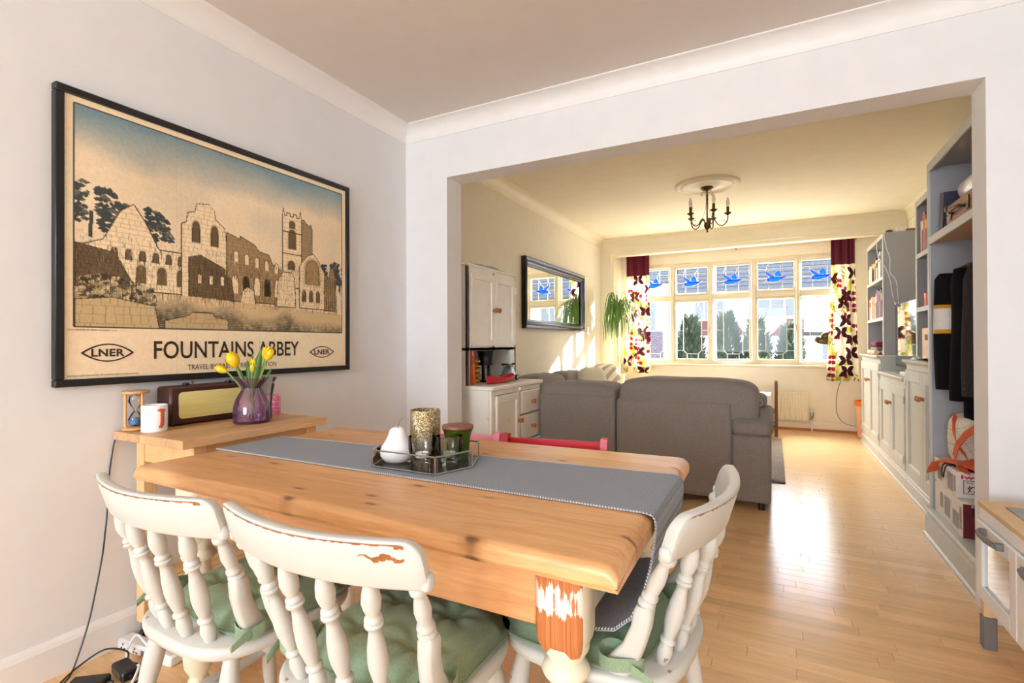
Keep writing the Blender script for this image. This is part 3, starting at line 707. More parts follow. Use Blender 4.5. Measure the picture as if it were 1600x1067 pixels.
def lettering(name, text, M_, width, height, mat_, parent, bold=0.0, spacing=1.0, depth=.0004):
    """flat text fitted into width x height; M_ maps text x, y to the world"""
    cu = bpy.data.curves.new('lettering', 'FONT'); cu.body = text; cu.size = 1; cu.offset = bold; cu.space_character = spacing; cu.extrude = 0; cu.resolution_u = 3
    o = bpy.data.objects.new('lettering_source', cu); link(o)
    dg = bpy.context.evaluated_depsgraph_get(); me = bpy.data.meshes.new_from_object(o.evaluated_get(dg)); bpy.data.objects.remove(o); bpy.data.curves.remove(cu)
    n_ = len(me.vertices)
    if n_ == 0: return None
    co = np.empty(n_*3, np.float32); me.vertices.foreach_get('co', co); co = co.reshape(-1, 3); lo, hi = co.min(0), co.max(0)
    co[:, 0] = (co[:, 0]-lo[0])/(hi[0]-lo[0])*width; co[:, 1] = (co[:, 1]-lo[1])/(hi[1]-lo[1])*height
    A = np.array((root_matrix(parent).inverted() @ M_)); w = co @ A[:3, :3].T+A[:3, 3]
    me.vertices.foreach_set('co', w.astype(np.float32).ravel()); me.materials.clear(); me.materials.append(mat_); me.update()
    return link(bpy.data.objects.new(name, me), parent)
def onwall(y, z): return Matrix(((0, 0, 1, XS+.0012), (1, 0, 0, y), (0, 1, 0, z), (0, 0, 0, 1)))
lettering('title_lettering', 'FOUNTAINS ABBEY', onwall(1.12, 1.066), .682, .072, MAT['ink'], sheet, .012)
lettering('travel_lettering', 'TRAVEL BY RAIL TO RIPON STATION', onwall(1.249, 1.018), .42, .022, MAT['ink'], sheet)
lettering('credit_lettering', 'LITHOGRAPHED BY HENRY RUSHBURY, A.R.A.', onwall(.846, 1.172), .15, .007, MAT['ink'], sheet)
lettering('imprint_lettering', 'PRINTED IN GREAT BRITAIN FOR THE LONDON & NORTH EASTERN RAILWAY', onwall(.846, 1.012), .22, .005, MAT['ink'], sheet)
def lozenge(yc, zc, w, h):
    q = MB(); n_ = 24; th = .0045
    def lens(s, W_, H_): return [(yc-W_/2+W_*k/n_, zc+s*H_/2*(1-(2*k/n_-1)**2)) for k in range(n_+1)]
    for s in (1, -1):
        o_, i_ = lens(s, w, h), lens(s, w-th*4.5, h-th*2)
        vs = [(XS+.0012, y, z) for y, z in o_]+[(XS+.0012, y, z) for y, z in i_]
        q.add(vs, [(k, k+1, n_+2+k, n_+1+k) for k in range(n_)])
    part('lozenge_emblem', q, MAT['ink'], sheet, smooth=False)
    lettering('emblem_lettering', 'LNER', onwall(yc-w*.31, zc-h*.21), w*.62, h*.42, MAT['ink'], sheet, .03, 1.05)
lozenge(.967, 1.0945, .168, .066); lozenge(1.952, 1.082, .168, .062)

# ------------------------------------------------------------------ kitchen trolley beside the wall and what stands on it
TZ = .803
t = thing('kitchen_trolley', 'butcher block topped wooden trolley standing against the wall under the poster', 'trolley', (-1.955, 1.31, 0))
for i in range(5):                                        # staves of the block top, along its length
    q = MB(); x0 = -2.17+.086*i; q.box(x0, x0+.0855, .99, 1.60, TZ-.03, TZ, .0015); part('stave', q, MAT['block'], t, smooth=False)
for (x, y) in ((-2.11, 1.07), (-1.80, 1.07), (-2.11, 1.55), (-1.80, 1.55)):
    q = MB(); q.box(x-.024, x+.024, y-.024, y+.024, .085, TZ-.03, .003); lg = part('leg', q, MAT['birch'], t, smooth=False)
    q = MB(); q.box(x-.012, x+.012, y-.014, y+.014, .05, .087, .002); q.lathe([(.002, -.011), (.027, -.011), (.03, -.006), (.03, .006), (.027, .011), (.002, .011)], 16, M=Matrix.Translation((x, y, .03)) @ Matrix.Rotation(PI/2, 4, 'Y')); part('caster', q, MAT['black'], lg)
for (y) in (1.06, 1.56):
    q = MB(); q.box(-2.086, -1.824, y-.01, y+.012, TZ-.115, TZ-.03, .002); part('apron', q, MAT['birch_x'], t)
for x in (-2.12, -1.79):
    q = MB(); q.box(x-.01, x+.01, 1.094, 1.526, TZ-.115, TZ-.03, .002); part('apron', q, MAT['birch_x'], t)
for i in range(6):
    q = MB(); q.box(-2.12+i*.055, -2.075+i*.055, 1.05, 1.57, .24, .255, .002); part('shelf_slat', q, MAT['birch_x'], t, smooth=False)
# sand timer
hx, hy = -2.138, 1.047
t = thing('sand_timer', 'wooden framed glass sand timer behind the white mug', 'sand timer', (hx, hy, TZ))
for z, nm in ((.006, 'base_disc'), (.142, 'top_disc')):
    q = MB(); q.lathe([(.001, -.006), (.040, -.006), (.044, -.003), (.044, .003), (.040, .006), (.001, .006)], 24, (hx, hy, TZ+z)); part(nm, q, MAT['pine'], t)
for a in (.2, .2+2*PI/3, .2+4*PI/3):
    q = MB(); q.lathe([(.0045, .012), (.0055, .03), (.005, .07), (.0055, .11), (.0045, .136)], 10, (hx+.032*math.cos(a), hy+.032*math.sin(a), TZ)); part('post', q, MAT['pine'], t)
q = MB(); q.lathe([(.004, .013), (.020, .022), (.024, .040), (.016, .058), (.004, .073), (.004, .076), (.016, .09), (.024, .108), (.020, .126), (.004, .135)], 18, (hx, hy, TZ)); gb = part('glass_bulb', q, MAT['glassclear'], t)
q = MB(); q.lathe([(.003, .015), (.018, .022), (.022, .036), (.012, .042), (.001, .048)], 16, (hx, hy, TZ)); part('blue_sand', q, plain('blue_sand', (84, 134, 196), .9), gb, label='blue sand in the lower bulb')
# mug with J
mx, my, mr, mh = -2.035, 1.058, .0415, .098
t = thing('mug', 'white mug printed with an orange letter at the trolley corner', 'mug', (mx, my, TZ))
q = MB(); q.lathe([(.001, .001), (mr-.003, 0), (mr, .003), (mr, mh-.002), (mr-.0015, mh), (mr-.004, mh-.001), (mr-.0045, .006), (.001, .005)], 36, (mx, my, TZ)); part('cup', q, MAT['ceramic'], t)
ha = math.radians(150)
q = MB(); q.tube([(mx+math.cos(ha)*(mr+d), my+math.sin(ha)*(mr+d), TZ+z) for d, z in ((-.002, .08), (.02, .082), (.028, .066), (.026, .04), (.014, .024), (-.002, .022))], .0055, 10); part('handle', q, MAT['ceramic'], t)
va = math.atan2(0-my, 0-mx)
def oncup(u, v, off=.0006): a = va+u/mr; return (mx+(mr+off)*math.cos(a), my+(mr+off)*math.sin(a), TZ+v)
def jshape(off, du, dv, mt, lab):
    q = MB()
    def ribbon(pts, wd):
        vs = []; n_ = len(pts)
        for i, (u, v) in enumerate(pts):
            d = Vector((pts[min(i+1, n_-1)][0]-pts[max(i-1, 0)][0], pts[min(i+1, n_-1)][1]-pts[max(i-1, 0)][1])).normalized(); nx, ny = -d.y*wd/2, d.x*wd/2
            vs += [oncup(u+nx+du, v+ny+dv, off), oncup(u-nx+du, v-ny+dv, off)]
        q.add(vs, [(2*i, 2*i+1, 2*i+3, 2*i+2) for i in range(n_-1)])
    ribbon([(.010, .080), (.016, .081), (.022, .081), (.028, .080), (.031, .079)], .009)
    ribbon([(.0225, .078), (.0228, .06), (.0228, .04), (.0215, .028), (.018, .021), (.013, .0185)], .0085)
    return part('letter_j', q, mt, t, smooth=False, label=lab)
jshape(.0006, .0062, -.001, plain('print_grey', (140, 138, 136), .3), 'grey shadow of the letter J')
jshape(.0010, 0, 0, plain('print_orange', (240, 96, 40), .3), 'orange letter J')
# radio
rx0, rx1, ry0, ry1, rh = -2.172, -2.075, 1.135, 1.50, .155
t = thing('radio', 'brown leather covered vintage radio with cream grille under the poster', 'radio', ((rx0+rx1)/2, (ry0+ry1)/2, TZ))
MAT['leather'] = plain('brown_leather', (66, 34, 26), .4, var=.12, bump=.15, bscale=160)
q = MB(); q.box(rx0, rx1, ry0, ry1, TZ+.003, TZ+rh, .008); part('case', q, MAT['leather'], t)
def rrect(y0, y1, z0, z1, r, n_=5):
    out = []
    for cy_, cz_, a0 in ((y1-r, z1-r, 0), (y0+r, z1-r, PI/2), (y0+r, z0+r, PI), (y1-r, z0+r, 1.5*PI)):
        out += [(cy_+r*math.cos(a0+PI/2*k/n_), cz_+r*math.sin(a0+PI/2*k/n_)) for k in range(n_+1)]
    return out
q = MB(); q.prism(rrect(ry0+.03, ry1-.03, TZ+.028, TZ+rh-.022, .016), 'yz', rx1-.002, rx1+.003)
k = N('cream_grille_cloth').set(.85); br = k.n('TexBrick'); br.offset = 0; br.inputs['Scale'].default_value = 90; br.inputs['Mortar Size'].default_value = .03
br.inputs['Color1'].default_value = srgb(240, 228, 150); br.inputs['Color2'].default_value = srgb(232, 220, 142); br.inputs['Mortar'].default_value = srgb(196, 180, 104)
k.l(k.coord((1, 1, 1), rot=(PI/2, 0, PI/2)), br.inputs['Vector']); k.col(br.outputs['Color']); part('grille', q, k.m, t)
q = MB(); q.tube([(rx1+.001, y, z) for y, z in rrect(ry0+.03, ry1-.03, TZ+.028, TZ+rh-.022, .016)]+[(rx1+.001, rrect(ry0+.03, ry1-.03, TZ+.028, TZ+rh-.022, .016)[0][0], rrect(ry0+.03, ry1-.03, TZ+.028, TZ+rh-.022, .016)[0][1])], .0022, 6); part('grille_edge', q, MAT['leather'], t)
for y in (1.22, 1.40, 1.44):
    q = MB(); q.lathe([(.012, 0), (.013, .002), (.012, .010), (.001, .011)], 16, (-2.12, y, TZ+rh)); part('knob', q, MAT['black'], t)
q = MB(); q.lathe([(.0025, 0), (.0025, .012), (.004, .013), (.004, .017), (.001, .018)], 10, (-2.10, 1.235, TZ+rh)); part('toggle', q, MAT['brass'], t)
for (x, y) in ((rx0+.02, ry0+.02), (rx1-.02, ry0+.02), (rx0+.02, ry1-.02), (rx1-.02, ry1-.02)):
    q = MB(); q.lathe([(.006, 0), (.006, .004)], 10, (x, y, TZ)); part('foot', q, MAT['black'], t)
# vase with tulips
vx, vy = -1.905, 1.358
t = thing('vase', 'purple crackled glass vase with flared rim on the trolley', 'vase', (vx, vy, TZ))
outer = [(.001, .0), (.064, .0), (.069, .006), (.070, .03), (.068, .065), (.060, .095), (.046, .120), (.037, .134), (.036, .142), (.044, .155), (.058, .175), (.066, .184)]
q = MB(); q.lathe(outer+[(.063, .184), (.041, .152), (.033, .142), (.034, .134), (.043, .118), (.057, .093), (.065, .064), (.067, .03), (.066, .012), (.001, .010)], 40, (vx, vy, TZ), sy=1); part('glass_body', q, MAT['glasspurple'], t)
q = MB(); q.lathe([(.001, .012), (.063, .0125), (.0655, .03), (.064, .055), (.001, .056)], 32, (vx, vy, TZ)); part('water', q, glass('tinted_water', (.90, .78, .92), 1.15, base=.0, haze=(180, 110, 180, .03)), t)
MAT['petal'] = plain('yellow_petal', (244, 206, 30), .45, var=.08, scale=30); MAT['stem'] = plain('tulip_stem', (132, 160, 76), .5, var=.12); MAT['leaf'] = plain('tulip_leaf', (76, 122, 56), .5, var=.2)
MAT['bud'] = plain('green_yellow_bud', (206, 196, 60), .45, var=.1)
Rw = Vector((R.x, R.y, 0)); Fw = Vector((F.x, F.y, 0)).normalized()
def tulip(lab, u, w, top, ang, sz=1.0, openn=.0, mt='petal', leaf=None):
    """u sideways, w towards the wall, head height above the trolley"""
    base = Vector((vx, vy, TZ+.016))+Rw*(-u*.25)+Fw*(-w*.25); head = Vector((vx, vy, TZ+top))+Rw*u+Fw*w
    neck = Vector((vx, vy, TZ+.145))+Rw*max(-.024, min(.024, u*.4))+Fw*max(-.02, min(.02, w*.4))
    pts = []
    for i in range(13):
        s = i/12; a = base.lerp(neck, s); c_ = neck.lerp(head, s); pts.append(a.lerp(c_, s))
    o_ = thing('tulip', lab, 'tulip', tuple(base), 0, 'yellow tulips in the purple vase')
    q = MB(); q.tube(pts, .0033, 7); part('stem', q, MAT['stem'], o_)
    d = (pts[-1]-pts[-3]).normalized(); d = (d+Rw*ang).normalized(); M0 = d.to_track_quat('Z', 'Y').to_matrix().to_4x4(); M0.translation = head-d*.004
    for i in range(6):
        ph = 2*PI*i/6; inn = .86 if i % 2 else 1.0; q = MB()
        def fn(a, v, ph=ph, inn=inn):
            wdt = math.sin(PI*min(.97, v*.82+.12))**.8; r = (.019+.005*openn)*sz*inn*(math.sin(PI*(v*.78+.06))**.7); an = ph+(a-.5)*1.35*wdt
            return (r*math.cos(an), r*math.sin(an), .056*sz*v)
        q.grid(5, 8, fn, M0); part('petal', q, MAT[mt], o_)
    for (lu, lw, lt, wid, lean) in (leaf or []):
        q = MB(); b0 = Vector((vx, vy, TZ+.12)); tip = Vector((vx, vy, TZ+lt))+Rw*lu+Fw*lw; mid = b0.lerp(tip, .45)+Rw*lean
        def fn(a, v):
            p = b0.lerp(mid, v).lerp(mid.lerp(tip, v), v); ww = wid*math.sin(PI*min(1, v*.9+.08))**.8*(1-v*.2) if v < .99 else 0
            return tuple(p+Rw*(a-.5)*ww+Fw*(abs(a-.5)**2)*ww*1.2)
        q.grid(6, 12, fn); part('leaf', q, MAT['leaf'], o_)
tulip('large open yellow tulip at the front left of the vase', -.052, -.02, .232, -.15, 1.15, .8, leaf=[(-.075, .0, .262, .024, -.018), (-.012, .03, .285, .03, -.01)])
tulip('yellow tulip drooping lowest over the vase rim', -.088, -.03, .212, -1.1, .86, 0)
tulip('rounder yellow tulip in the right hand pair, behind its neighbour', .045, .02, .262, .12, 1.0, .3, leaf=[(.030, .02, .305, .044, -.012), (.082, .0, .228, .018, .02)])
tulip('slim yellow tulip on the far right of the bunch', .064, -.005, .258, .2, .92, 0)
tulip('closed greenish tulip bud in front of the broad leaf', .018, -.03, .21, .08, .72, 0, 'bud')
tulip('half hidden tulip in the middle of the bunch', -.005, .02, .222, .02, .8, 0, leaf=[(-.028, .02, .26, .026, -.012)])
# second, plainer glass behind and pink mug
t = thing('glass_vase', 'small flared grey glass vase half hidden behind the purple vase', 'vase', (-1.945, 1.452, TZ))
q = MB(); q.lathe([(.001, 0), (.024, 0), (.027, .01), (.024, .05), (.028, .10), (.038, .16), (.044, .178), (.042, .178), (.026, .10), (.022, .05), (.024, .012), (.001, .010)], 26, (-1.945, 1.452, TZ)); part('glass_body', q, MAT['glassgrey'], t)
px_, py_ = -2.045, 1.560
t = thing('pink_mug', 'pink mug with small white flecks at the far end of the trolley', 'mug', (px_, py_, TZ))
q = MB(); q.lathe([(.001, .001), (.034, 0), (.036, .004), (.036, .088), (.0345, .09), (.032, .088), (.0315, .008), (.001, .006)], 28, (px_, py_, TZ))
k = N('pink_flecked_glaze').set(.2, coat=.3); vo = k.n('TexVoronoi'); vo.inputs['Scale'].default_value = 130; k.l(k.coord(), vo.inputs['Vector'])
k.col(k.ramp(vo.outputs['Distance'], [(.28, srgb(250, 226, 234)), (.34, srgb(226, 112, 150))])); part('cup', q, k.m, t)
q = MB(); q.tube([(px_-.034-d, py_+.006+d*.3, TZ+z) for d, z in ((0, .072), (.016, .072), (.02, .05), (.014, .026), (0, .024))], .0045, 8); part('handle', q, MAT['pink'], t)

# ------------------------------------------------------------------ dining table
TT = .755
tab = thing('dining_table', 'long waxed pine farmhouse table on turned white painted legs', 'table', (-1.0, 1.25, 0))
cL0, cL1, cR0, cR1 = (-1.742, .845), (-1.735, 1.66), (-.228, .808), (-.243, 1.705)
def tq(u, v):
    a = Vector(cL0).lerp(Vector(cR0), u); c_ = Vector(cL1).lerp(Vector(cR1), u); return a.lerp(c_, v)
cuts = [0, .215, .40, .62, .81, 1]; rd = .018
for i in range(5):
    v0, v1 = cuts[i]+(.0012 if i else 0), cuts[i+1]-(.0012 if i < 4 else 0); secs = []
    prof = []
    for (f_, edge) in ((0, i == 0), (1, i == 4)):
        pass
    def yz():
        p = []
        if i == 0: p += [(rd-rd*math.sin(a), -rd+rd*math.cos(a)) for a in [PI/2*k/5 for k in range(6)]]+[(0, -.03), (.004, -.042)]
        else: p += [(0, -.0015), (0, -.045)]
        return p
    for u, e in ((0, 1), (.004, .55), (.011, .12), (.02, 0), (.98, 0), (.989, .12), (.996, .55), (1, 1)):
        A, B = tq(u, v0), tq(u, v1); A_ = A; d = (B-A).normalized(); z1 = TT-e*.018; sec = []
        if i == 0: L_ = [(rd*(1-math.sin(a)), -rd*(1-math.cos(a))) for a in [0, .3, .6, .9, 1.2, PI/2]]; sec += [(A.x+d.x*o, A.y+d.y*o, z1+h_) for o, h_ in L_]+[(A.x, A.y, TT-.034), (A.x+d.x*.006, A.y+d.y*.006, TT-.044)]
        else: sec += [(A.x, A.y, z1), (A.x, A.y, TT-.044)]
        if i == 4: L_ = [(rd*(1-math.sin(a)), -rd*(1-math.cos(a))) for a in [0, .3, .6, .9, 1.2, PI/2]]; sec += [(B.x-d.x*.006, B.y-d.y*.006, TT-.044), (B.x, B.y, TT-.034)]+[(B.x-d.x*o, B.y-d.y*o, z1+h_) for o, h_ in L_[::-1]]
        else: sec += [(B.x, B.y, TT-.044), (B.x, B.y, z1)]
        secs.append(sec)
    q = MB(); q.loft(secs); part('top_board', q, MAT['pine'], tab, ang=30)
ax0, ax1, ay0, ay1 = -1.64, -.325, .905, 1.615
lw = .098
q = MB(); q.box(ax0+lw, ax1-lw, ay0+.012, ay0+.036, .562, TT-.045, .003); part('front_apron', q, MAT['pine_apron'], tab)
q = MB(); q.box(ax0+lw, ax1-lw, ay1-.036, ay1-.012, .562, TT-.045, .003); part('back_apron', q, MAT['pine_apron'], tab)
for x in (ax0+.012, ax1-.036):
    q = MB(); q.box(x, x+.024, ay0+lw, ay1-lw, .562, TT-.045, .003); part('end_apron', q, MAT['legpaint'], tab)
# leg stripped on one face
k = N('half_stripped_pine').set(.5)
v = k.coord((70, 70, 5)); st = k.noise(v, 1.6, 4, .7); fine = k.noise(k.coord((240, 10, 4)), 1, 3)
wd = k.ramp(fine, [(.3, srgb(172, 96, 50)), (.7, srgb(214, 136, 82))])
tc = k.n('TexCoord'); sp = k.n('SeparateXYZ'); k.l(tc.outputs['Object'], sp.inputs[0])
big = k.noise(k.coord((14, 14, 7)), 1.2, 3, .6)
zc = k.n('MapRange'); zc.inputs['From Min'].default_value = .52; zc.inputs['From Max'].default_value = .73; k.l(sp.outputs['Z'], zc.inputs['Value'])
band = k.ramp(zc.outputs[0], [(.0, (.02,)*3+(1,)), (.28, (.16,)*3+(1,)), (.42, (.52,)*3+(1,)), (.60, (.46,)*3+(1,)), (.76, (.12,)*3+(1,)), (1.0, (.22,)*3+(1,))])
sepb = k.n('SeparateColor'); k.l(band, sepb.inputs[0])
s1 = k.n('Math', operation='MULTIPLY_ADD'); s1.inputs[1].default_value = .75; k.l(st, s1.inputs[0]); k.l(sepb.outputs[0], s1.inputs[2])
s2 = k.n('Math', operation='MULTIPLY_ADD'); s2.inputs[1].default_value = .55; k.l(big, s2.inputs[0]); k.l(s1.outputs[0], s2.inputs[2])
fac = k.ramp(s2.outputs[0], [(.50, (0, 0, 0, 1)), (.53, (1, 1, 1, 1))])
k.t.nodes.remove(fac.node) if False else None
nm = k.n('MapRange'); nm.inputs['From Min'].default_value = 1.06; nm.inputs['From Max'].default_value = 1.09; k.l(s2.outputs[0], nm.inputs['Value'])
k.col(k.mix(nm.outputs[0], wd, srgb(238, 236, 226))); k.bump(fine, .3, .003); MAT['stripped'] = k.m
turn = [(.020, .0), (.026, .03), (.034, .06), (.030, .085), (.024, .10), (.030, .112), (.040, .13), (.047, .20), (.049, .28), (.045, .36), (.036, .425), (.030, .45), (.030, .456), (.044, .462), (.049, .472), (.044, .484), (.034, .492), (.036, .498), (.046, .515), (.048, .53)]
for (lx, ly, front) in ((ax1-lw, ay0, 1), (ax0, ay0, 1), (ax1-lw, ay1-lw, 0), (ax0, ay1-lw, 0)):
    q = MB(); x0, x1, y0, y1 = lx, lx+lw, ly, ly+lw; r_ = .013
    up = [(x0+r_, y0), (x1-r_, y0), (x1, y0+r_), (x1, y1-r_), (x1-r_, y1), (x0+r_, y1), (x0, y1-r_), (x0, y0+r_)]
    cx, cy = lx+lw/2, ly+lw/2
    rows = [(TT-.045, 1.0), (.548, 1.0), (.530, .93), (.516, .80)]
    secs = [[(cx+(x-cx)*s_, cy+(y-cy)*s_, z) for x, y in up] for z, s_ in rows]
    q.loft(secs)
    if front and lx > -1: # front face keeps its stripped wood
        q.mi = [1 if (max(q.v[i][1] for i in f) < y0+.03 and min(q.v[i][2] for i in f) < .56 or all(abs(q.v[i][1]-y0) < 1e-4 for i in f)) else 0 for f in q.f]
    nf = len(q.f); q.lathe(turn, 24, (cx, cy, 0))
    part('leg', q, [MAT['legpaint'], MAT['stripped']], tab, label='turned leg with the white paint half stripped to bare wood' if front and lx > -1 else None, ang=50)

# grey runner along the table, its end hanging over onto the chair
k = N('grey_ribbed_cotton').set(.95, spec=.15); wv = k.n('TexWave'); wv.inputs['Scale'].default_value = 110; wv.inputs['Distortion'].default_value = .6; wv.bands_direction = 'X'
k.l(k.coord(), wv.inputs['Vector']); nz = k.noise(k.coord(), 420, 2); cc = k.ramp(wv.outputs['Fac'], [(.2, srgb(122, 129, 142)), (.8, srgb(168, 175, 186))])
k.col(k.mix(.45, cc, k.ramp(nz, [(.35, srgb(124, 131, 144)), (.65, srgb(184, 190, 200))]))); k.bump(wv.outputs['Fac'], .25, .003); MAT['runner'] = k.m
path = []                                                 # x, z, and the two edges in y along the runner
for i in range(25):
    u = i/24; path.append((-1.734+u*1.486, TT+.0015, 1.10-.008*u, 1.365+.082*u))
path += [(-.232, TT-.002, 1.092, 1.447), (-.2255, TT-.010, 1.091, 1.447), (-.224, TT-.03, 1.09, 1.447), (-.226, .70, 1.085, 1.447), (-.232, .65, 1.07, 1.445), (-.243, .60, 1.05, 1.44), (-.262, .56, 1.03, 1.43), (-.295, .533, 1.02, 1.42), (-.34, .526, 1.015, 1.41), (-.40, .528, 1.01, 1.40), (-.46, .532, 1.01, 1.40)]
th = .003
run = thing('table_runner', 'grey ribbed cotton runner laid along the pine table and over its end', 'table runner', (-1.0, 1.25, TT))
q = MB(); nn = 10; secs = []
for i, (x, z, ya, yb) in enumerate(path):
    p0, p1 = path[max(0, i-1)], path[min(len(path)-1, i+1)]; tx, tz = p1[0]-p0[0], p1[1]-p0[1]; L_ = math.hypot(tx, tz) or 1; nx, nz_ = -tz/L_*th, tx/L_*th
    ys = [ya+(yb-ya)*j/nn for j in range(nn+1)]
    secs.append([(x, y, z) for y in ys]+[(x+nx, y, z+nz_) for y in ys[::-1]])
q.loft(secs); part('cloth', q, MAT['runner'], run)
MAT['stitch'] = plain('white_stitching', (226, 226, 226), .9)
for e in (2, 3):                                          # overlocked white edge, stitch by stitch
    q = MB(); pts = [Vector((p[0], p[e], p[1]+.002)) for p in path]; acc = 0
    for a, c_ in zip(pts, pts[1:]):
        L_ = (c_-a).length; n_ = max(1, int(L_/.0062)); d = (c_-a)/max(L_, 1e-6)
        for i in range(n_):
            p = a+d*(L_*(i+.5)/n_); s_ = Vector((0, 1, 0)); s_ = s_*(-1 if e == 2 else 1)
            up = d.cross(s_).normalized()
            if up.z < 0 and abs(up.z) > abs(up.x): up = -up
            q.tube([p-s_*.0022+up*.0014, p+s_*.0008+up*.0008+d*.0015, p+s_*.001-up*.0014+d*.0015], .0013, 4)
    part('edge_stitching', q, MAT['stitch'], run, smooth=False, kind='stuff')

# ------------------------------------------------------------------ white farmhouse chairs (local frame: facing +y, origin on the floor under the seat)
SEATZ, CRZ0, CRZ1 = .455, .724, .812
def seat_outline(n_=40):
    out = []
    for i in range(n_):
        a = 2*PI*i/n_; c_, s_ = math.cos(a), math.sin(a); e = .62
        x = .215*math.copysign(abs(c_)**e, c_); y = .212*math.copysign(abs(s_)**e, s_)
        x *= 1+.04*(y/.21); out.append((x, y))
    return out
def crest_y(x, z): return -.272+.052*(abs(x)/.243)**2.0-(z-CRZ0)*.30+.012
def crest_top(x):
    r_, d = .030, min(.0299, max(0, abs(x)-.2132)); return CRZ1-.003*(1-abs(x)/.25)-(r_-math.sqrt(max(0, r_*r_-d*d)))
def make_chair():
    t = thing('dining_chair', '', 'chair', (0, 0, 0), 0, 'white farmhouse chairs at the table')
    ol = seat_outline()
    q = MB(); q.loft([[(x*s_, y*s_, z) for x, y in ol] for s_, z in ((.93, SEATZ-.034), (.985, SEATZ-.028), (1.0, SEATZ-.016), (.99, SEATZ-.005), (.96, SEATZ))]); part('seat', q, MAT['chair'], t, local=True, ang=50)
    # curved crest rail with rounded shoulders and a small ear at each lower end
    secs = []; nU = 44
    for i in range(nU+1):
        u = math.sin(PI/2*(-1+2*i/nU)); x = .243*u; au = abs(u)
        top = crest_top(x); bot = CRZ0+(.012*max(0, (au-.95)/.05)**2); cut = 1.0
        if .955 < au: cut = .99
        dydx = .052*2*u/.243; nx, ny = -dydx, 1.0; L_ = math.hypot(nx, ny); nx, ny = nx/L_, ny/L_; th_ = .0125; sec = []
        for zz, w in ((bot, .75), (bot+.004, 1), (top-.008, 1), (top-.002, .82), (top, .55)):
            yb = crest_y(x, zz); sec.append((x-nx*th_*w*.9, yb-ny*th_*w, zz))
        for zz, w in ((top, .55), (top-.002, .82), (top-.008, 1), (bot+.004, 1), (bot, .75)):
            yb = crest_y(x, zz); sec.append((x+nx*th_*w*.9, yb+ny*th_*w, zz))
        secs.append(sec)
    q = MB(); q.loft(secs)
    for s_ in (-1, 1): q.puff((s_*.239, crest_y(.239, CRZ0+.012), CRZ0+.013), (.024, .026, .030), .7, .6, 14, 8)
    cr = part('crest_rail', q, MAT['chair'], t, local=True, ang=60)
    r_ = random.Random(4)
    q = MB()                                               # paint worn away along the upper back edge
    for i in range(60):
        u0 = -.92+1.84*i/60; u1 = u0+1.84/60; w = r_.choice([.0012, .002, .0028, .0036, .0016])+(.005 if u0 > .84 else 0)
        pts = []
        for u in (u0, u1):
            x = .243*u; au = abs(u); top = crest_top(x)-.0045
            for dz in (0, -w): pts.append((x, crest_y(x, top+dz)-.0138, top+dz))
        q.add(pts, [(0, 1, 3, 2)])
    part('worn_edge', q, MAT['bare'], cr, local=True, smooth=False)
    spin = [(.008, 0), (.0125, .02), (.014, .06), (.0165, .115), (.0145, .16), (.0105, .19), (.016, .205), (.0165, .222), (.0105, .238), (.0135, .28), (.0175, .36), (.0185, .42), (.0165, .52), (.0115, .62), (.0105, .66), (.0165, .676), (.0172, .69), (.0125, .702), (.0160, .716), (.0150, .73), (.0105, .745), (.0150, .79), (.0175, .84), (.0150, .90), (.0105, .96), (.009, 1.0)]
    for xb, xt in ((-.105, -.142), (-.037, -.048), (.037, .048), (.105, .142)):
        yb = -.163-.016*(1-(xb/.105)**2); q = MB(); q.between(spin, (xb, yb, SEATZ-.006), (xt, crest_y(xt, CRZ0), CRZ0+.012), 14); part('spindle', q, MAT['chair'], t, local=True, ang=60)
    for s_ in (-1, 1):                                     # outer posts: flat foot below, turned neck above
        b0, b1 = Vector((s_*.176, -.085, SEATZ-.004)), Vector((s_*.222, crest_y(.222, CRZ0), CRZ0+.012)); secs = []
        rows = [(0, .034, .016), (.04, .036, .016), (.14, .030, .0165), (.26, .0225, .017), (.42, .0195, .0175), (.55, .0185, .0175), (.585, .015, .0145)]
        for f_, wy, wx in rows:
            bow = (.030*math.sin(PI*min(1, f_/.6))*(1 if f_ < .6 else 0)); c_ = b0.lerp(b1, f_)+Vector((s_*.004*math.sin(PI*f_), -bow*(.55), 0))
            pts = []
            for k_ in range(12):
                a = 2*PI*k_/12; e = .55; pts.append((c_.x+wx*math.copysign(abs(math.cos(a))**e, math.cos(a)), c_.y+wy*math.copysign(abs(math.sin(a))**e, math.sin(a)), c_.z))
            secs.append(pts)
        q = MB(); q.loft(secs); q.between([(.0125, 0), (.017, .03), (.0175, .07), (.0115, .12), (.0165, .16), (.0165, .2), (.012, .24), (.0135, .34), (.0155, .48), (.0135, .62), (.0105, .74), (.010, .78), (.016, .83), (.0165, .90), (.011, .96), (.010, 1)], b0.lerp(b1, .575)+Vector((0, -.002, 0)), b1, 14)
        part('post', q, MAT['chair'], t, local=True, ang=60)
    lg = [(.0125, 0), (.016, .06), (.019, .16), (.021, .28), (.017, .40), (.022, .42), (.0225, .45), (.017, .47), (.022, .49), (.0225, .52), (.018, .54), (.022, .56), (.0225, .58), (.019, .60), (.0225, .72), (.0235, .82), (.018, .94), (.015, 1)]
    feet = {}
    for sx_ in (-1, 1):
        for sy_ in (-1, 1):
            ft_, hd = (sx_*.205, sy_*.205-(.01 if sy_ < 0 else 0), 0), (sx_*.145, sy_*.140, SEATZ-.03); feet[sx_, sy_] = (Vector(ft_), Vector(hd))
            q = MB(); q.between(lg, ft_, hd, 14); part('leg', q, MAT['chair'], t, local=True, ang=60)
    st_ = [(.008, 0), (.011, .1), (.0135, .3), (.016, .44), (.0175, .5), (.016, .56), (.0135, .7), (.011, .9), (.008, 1)]
    side = {}
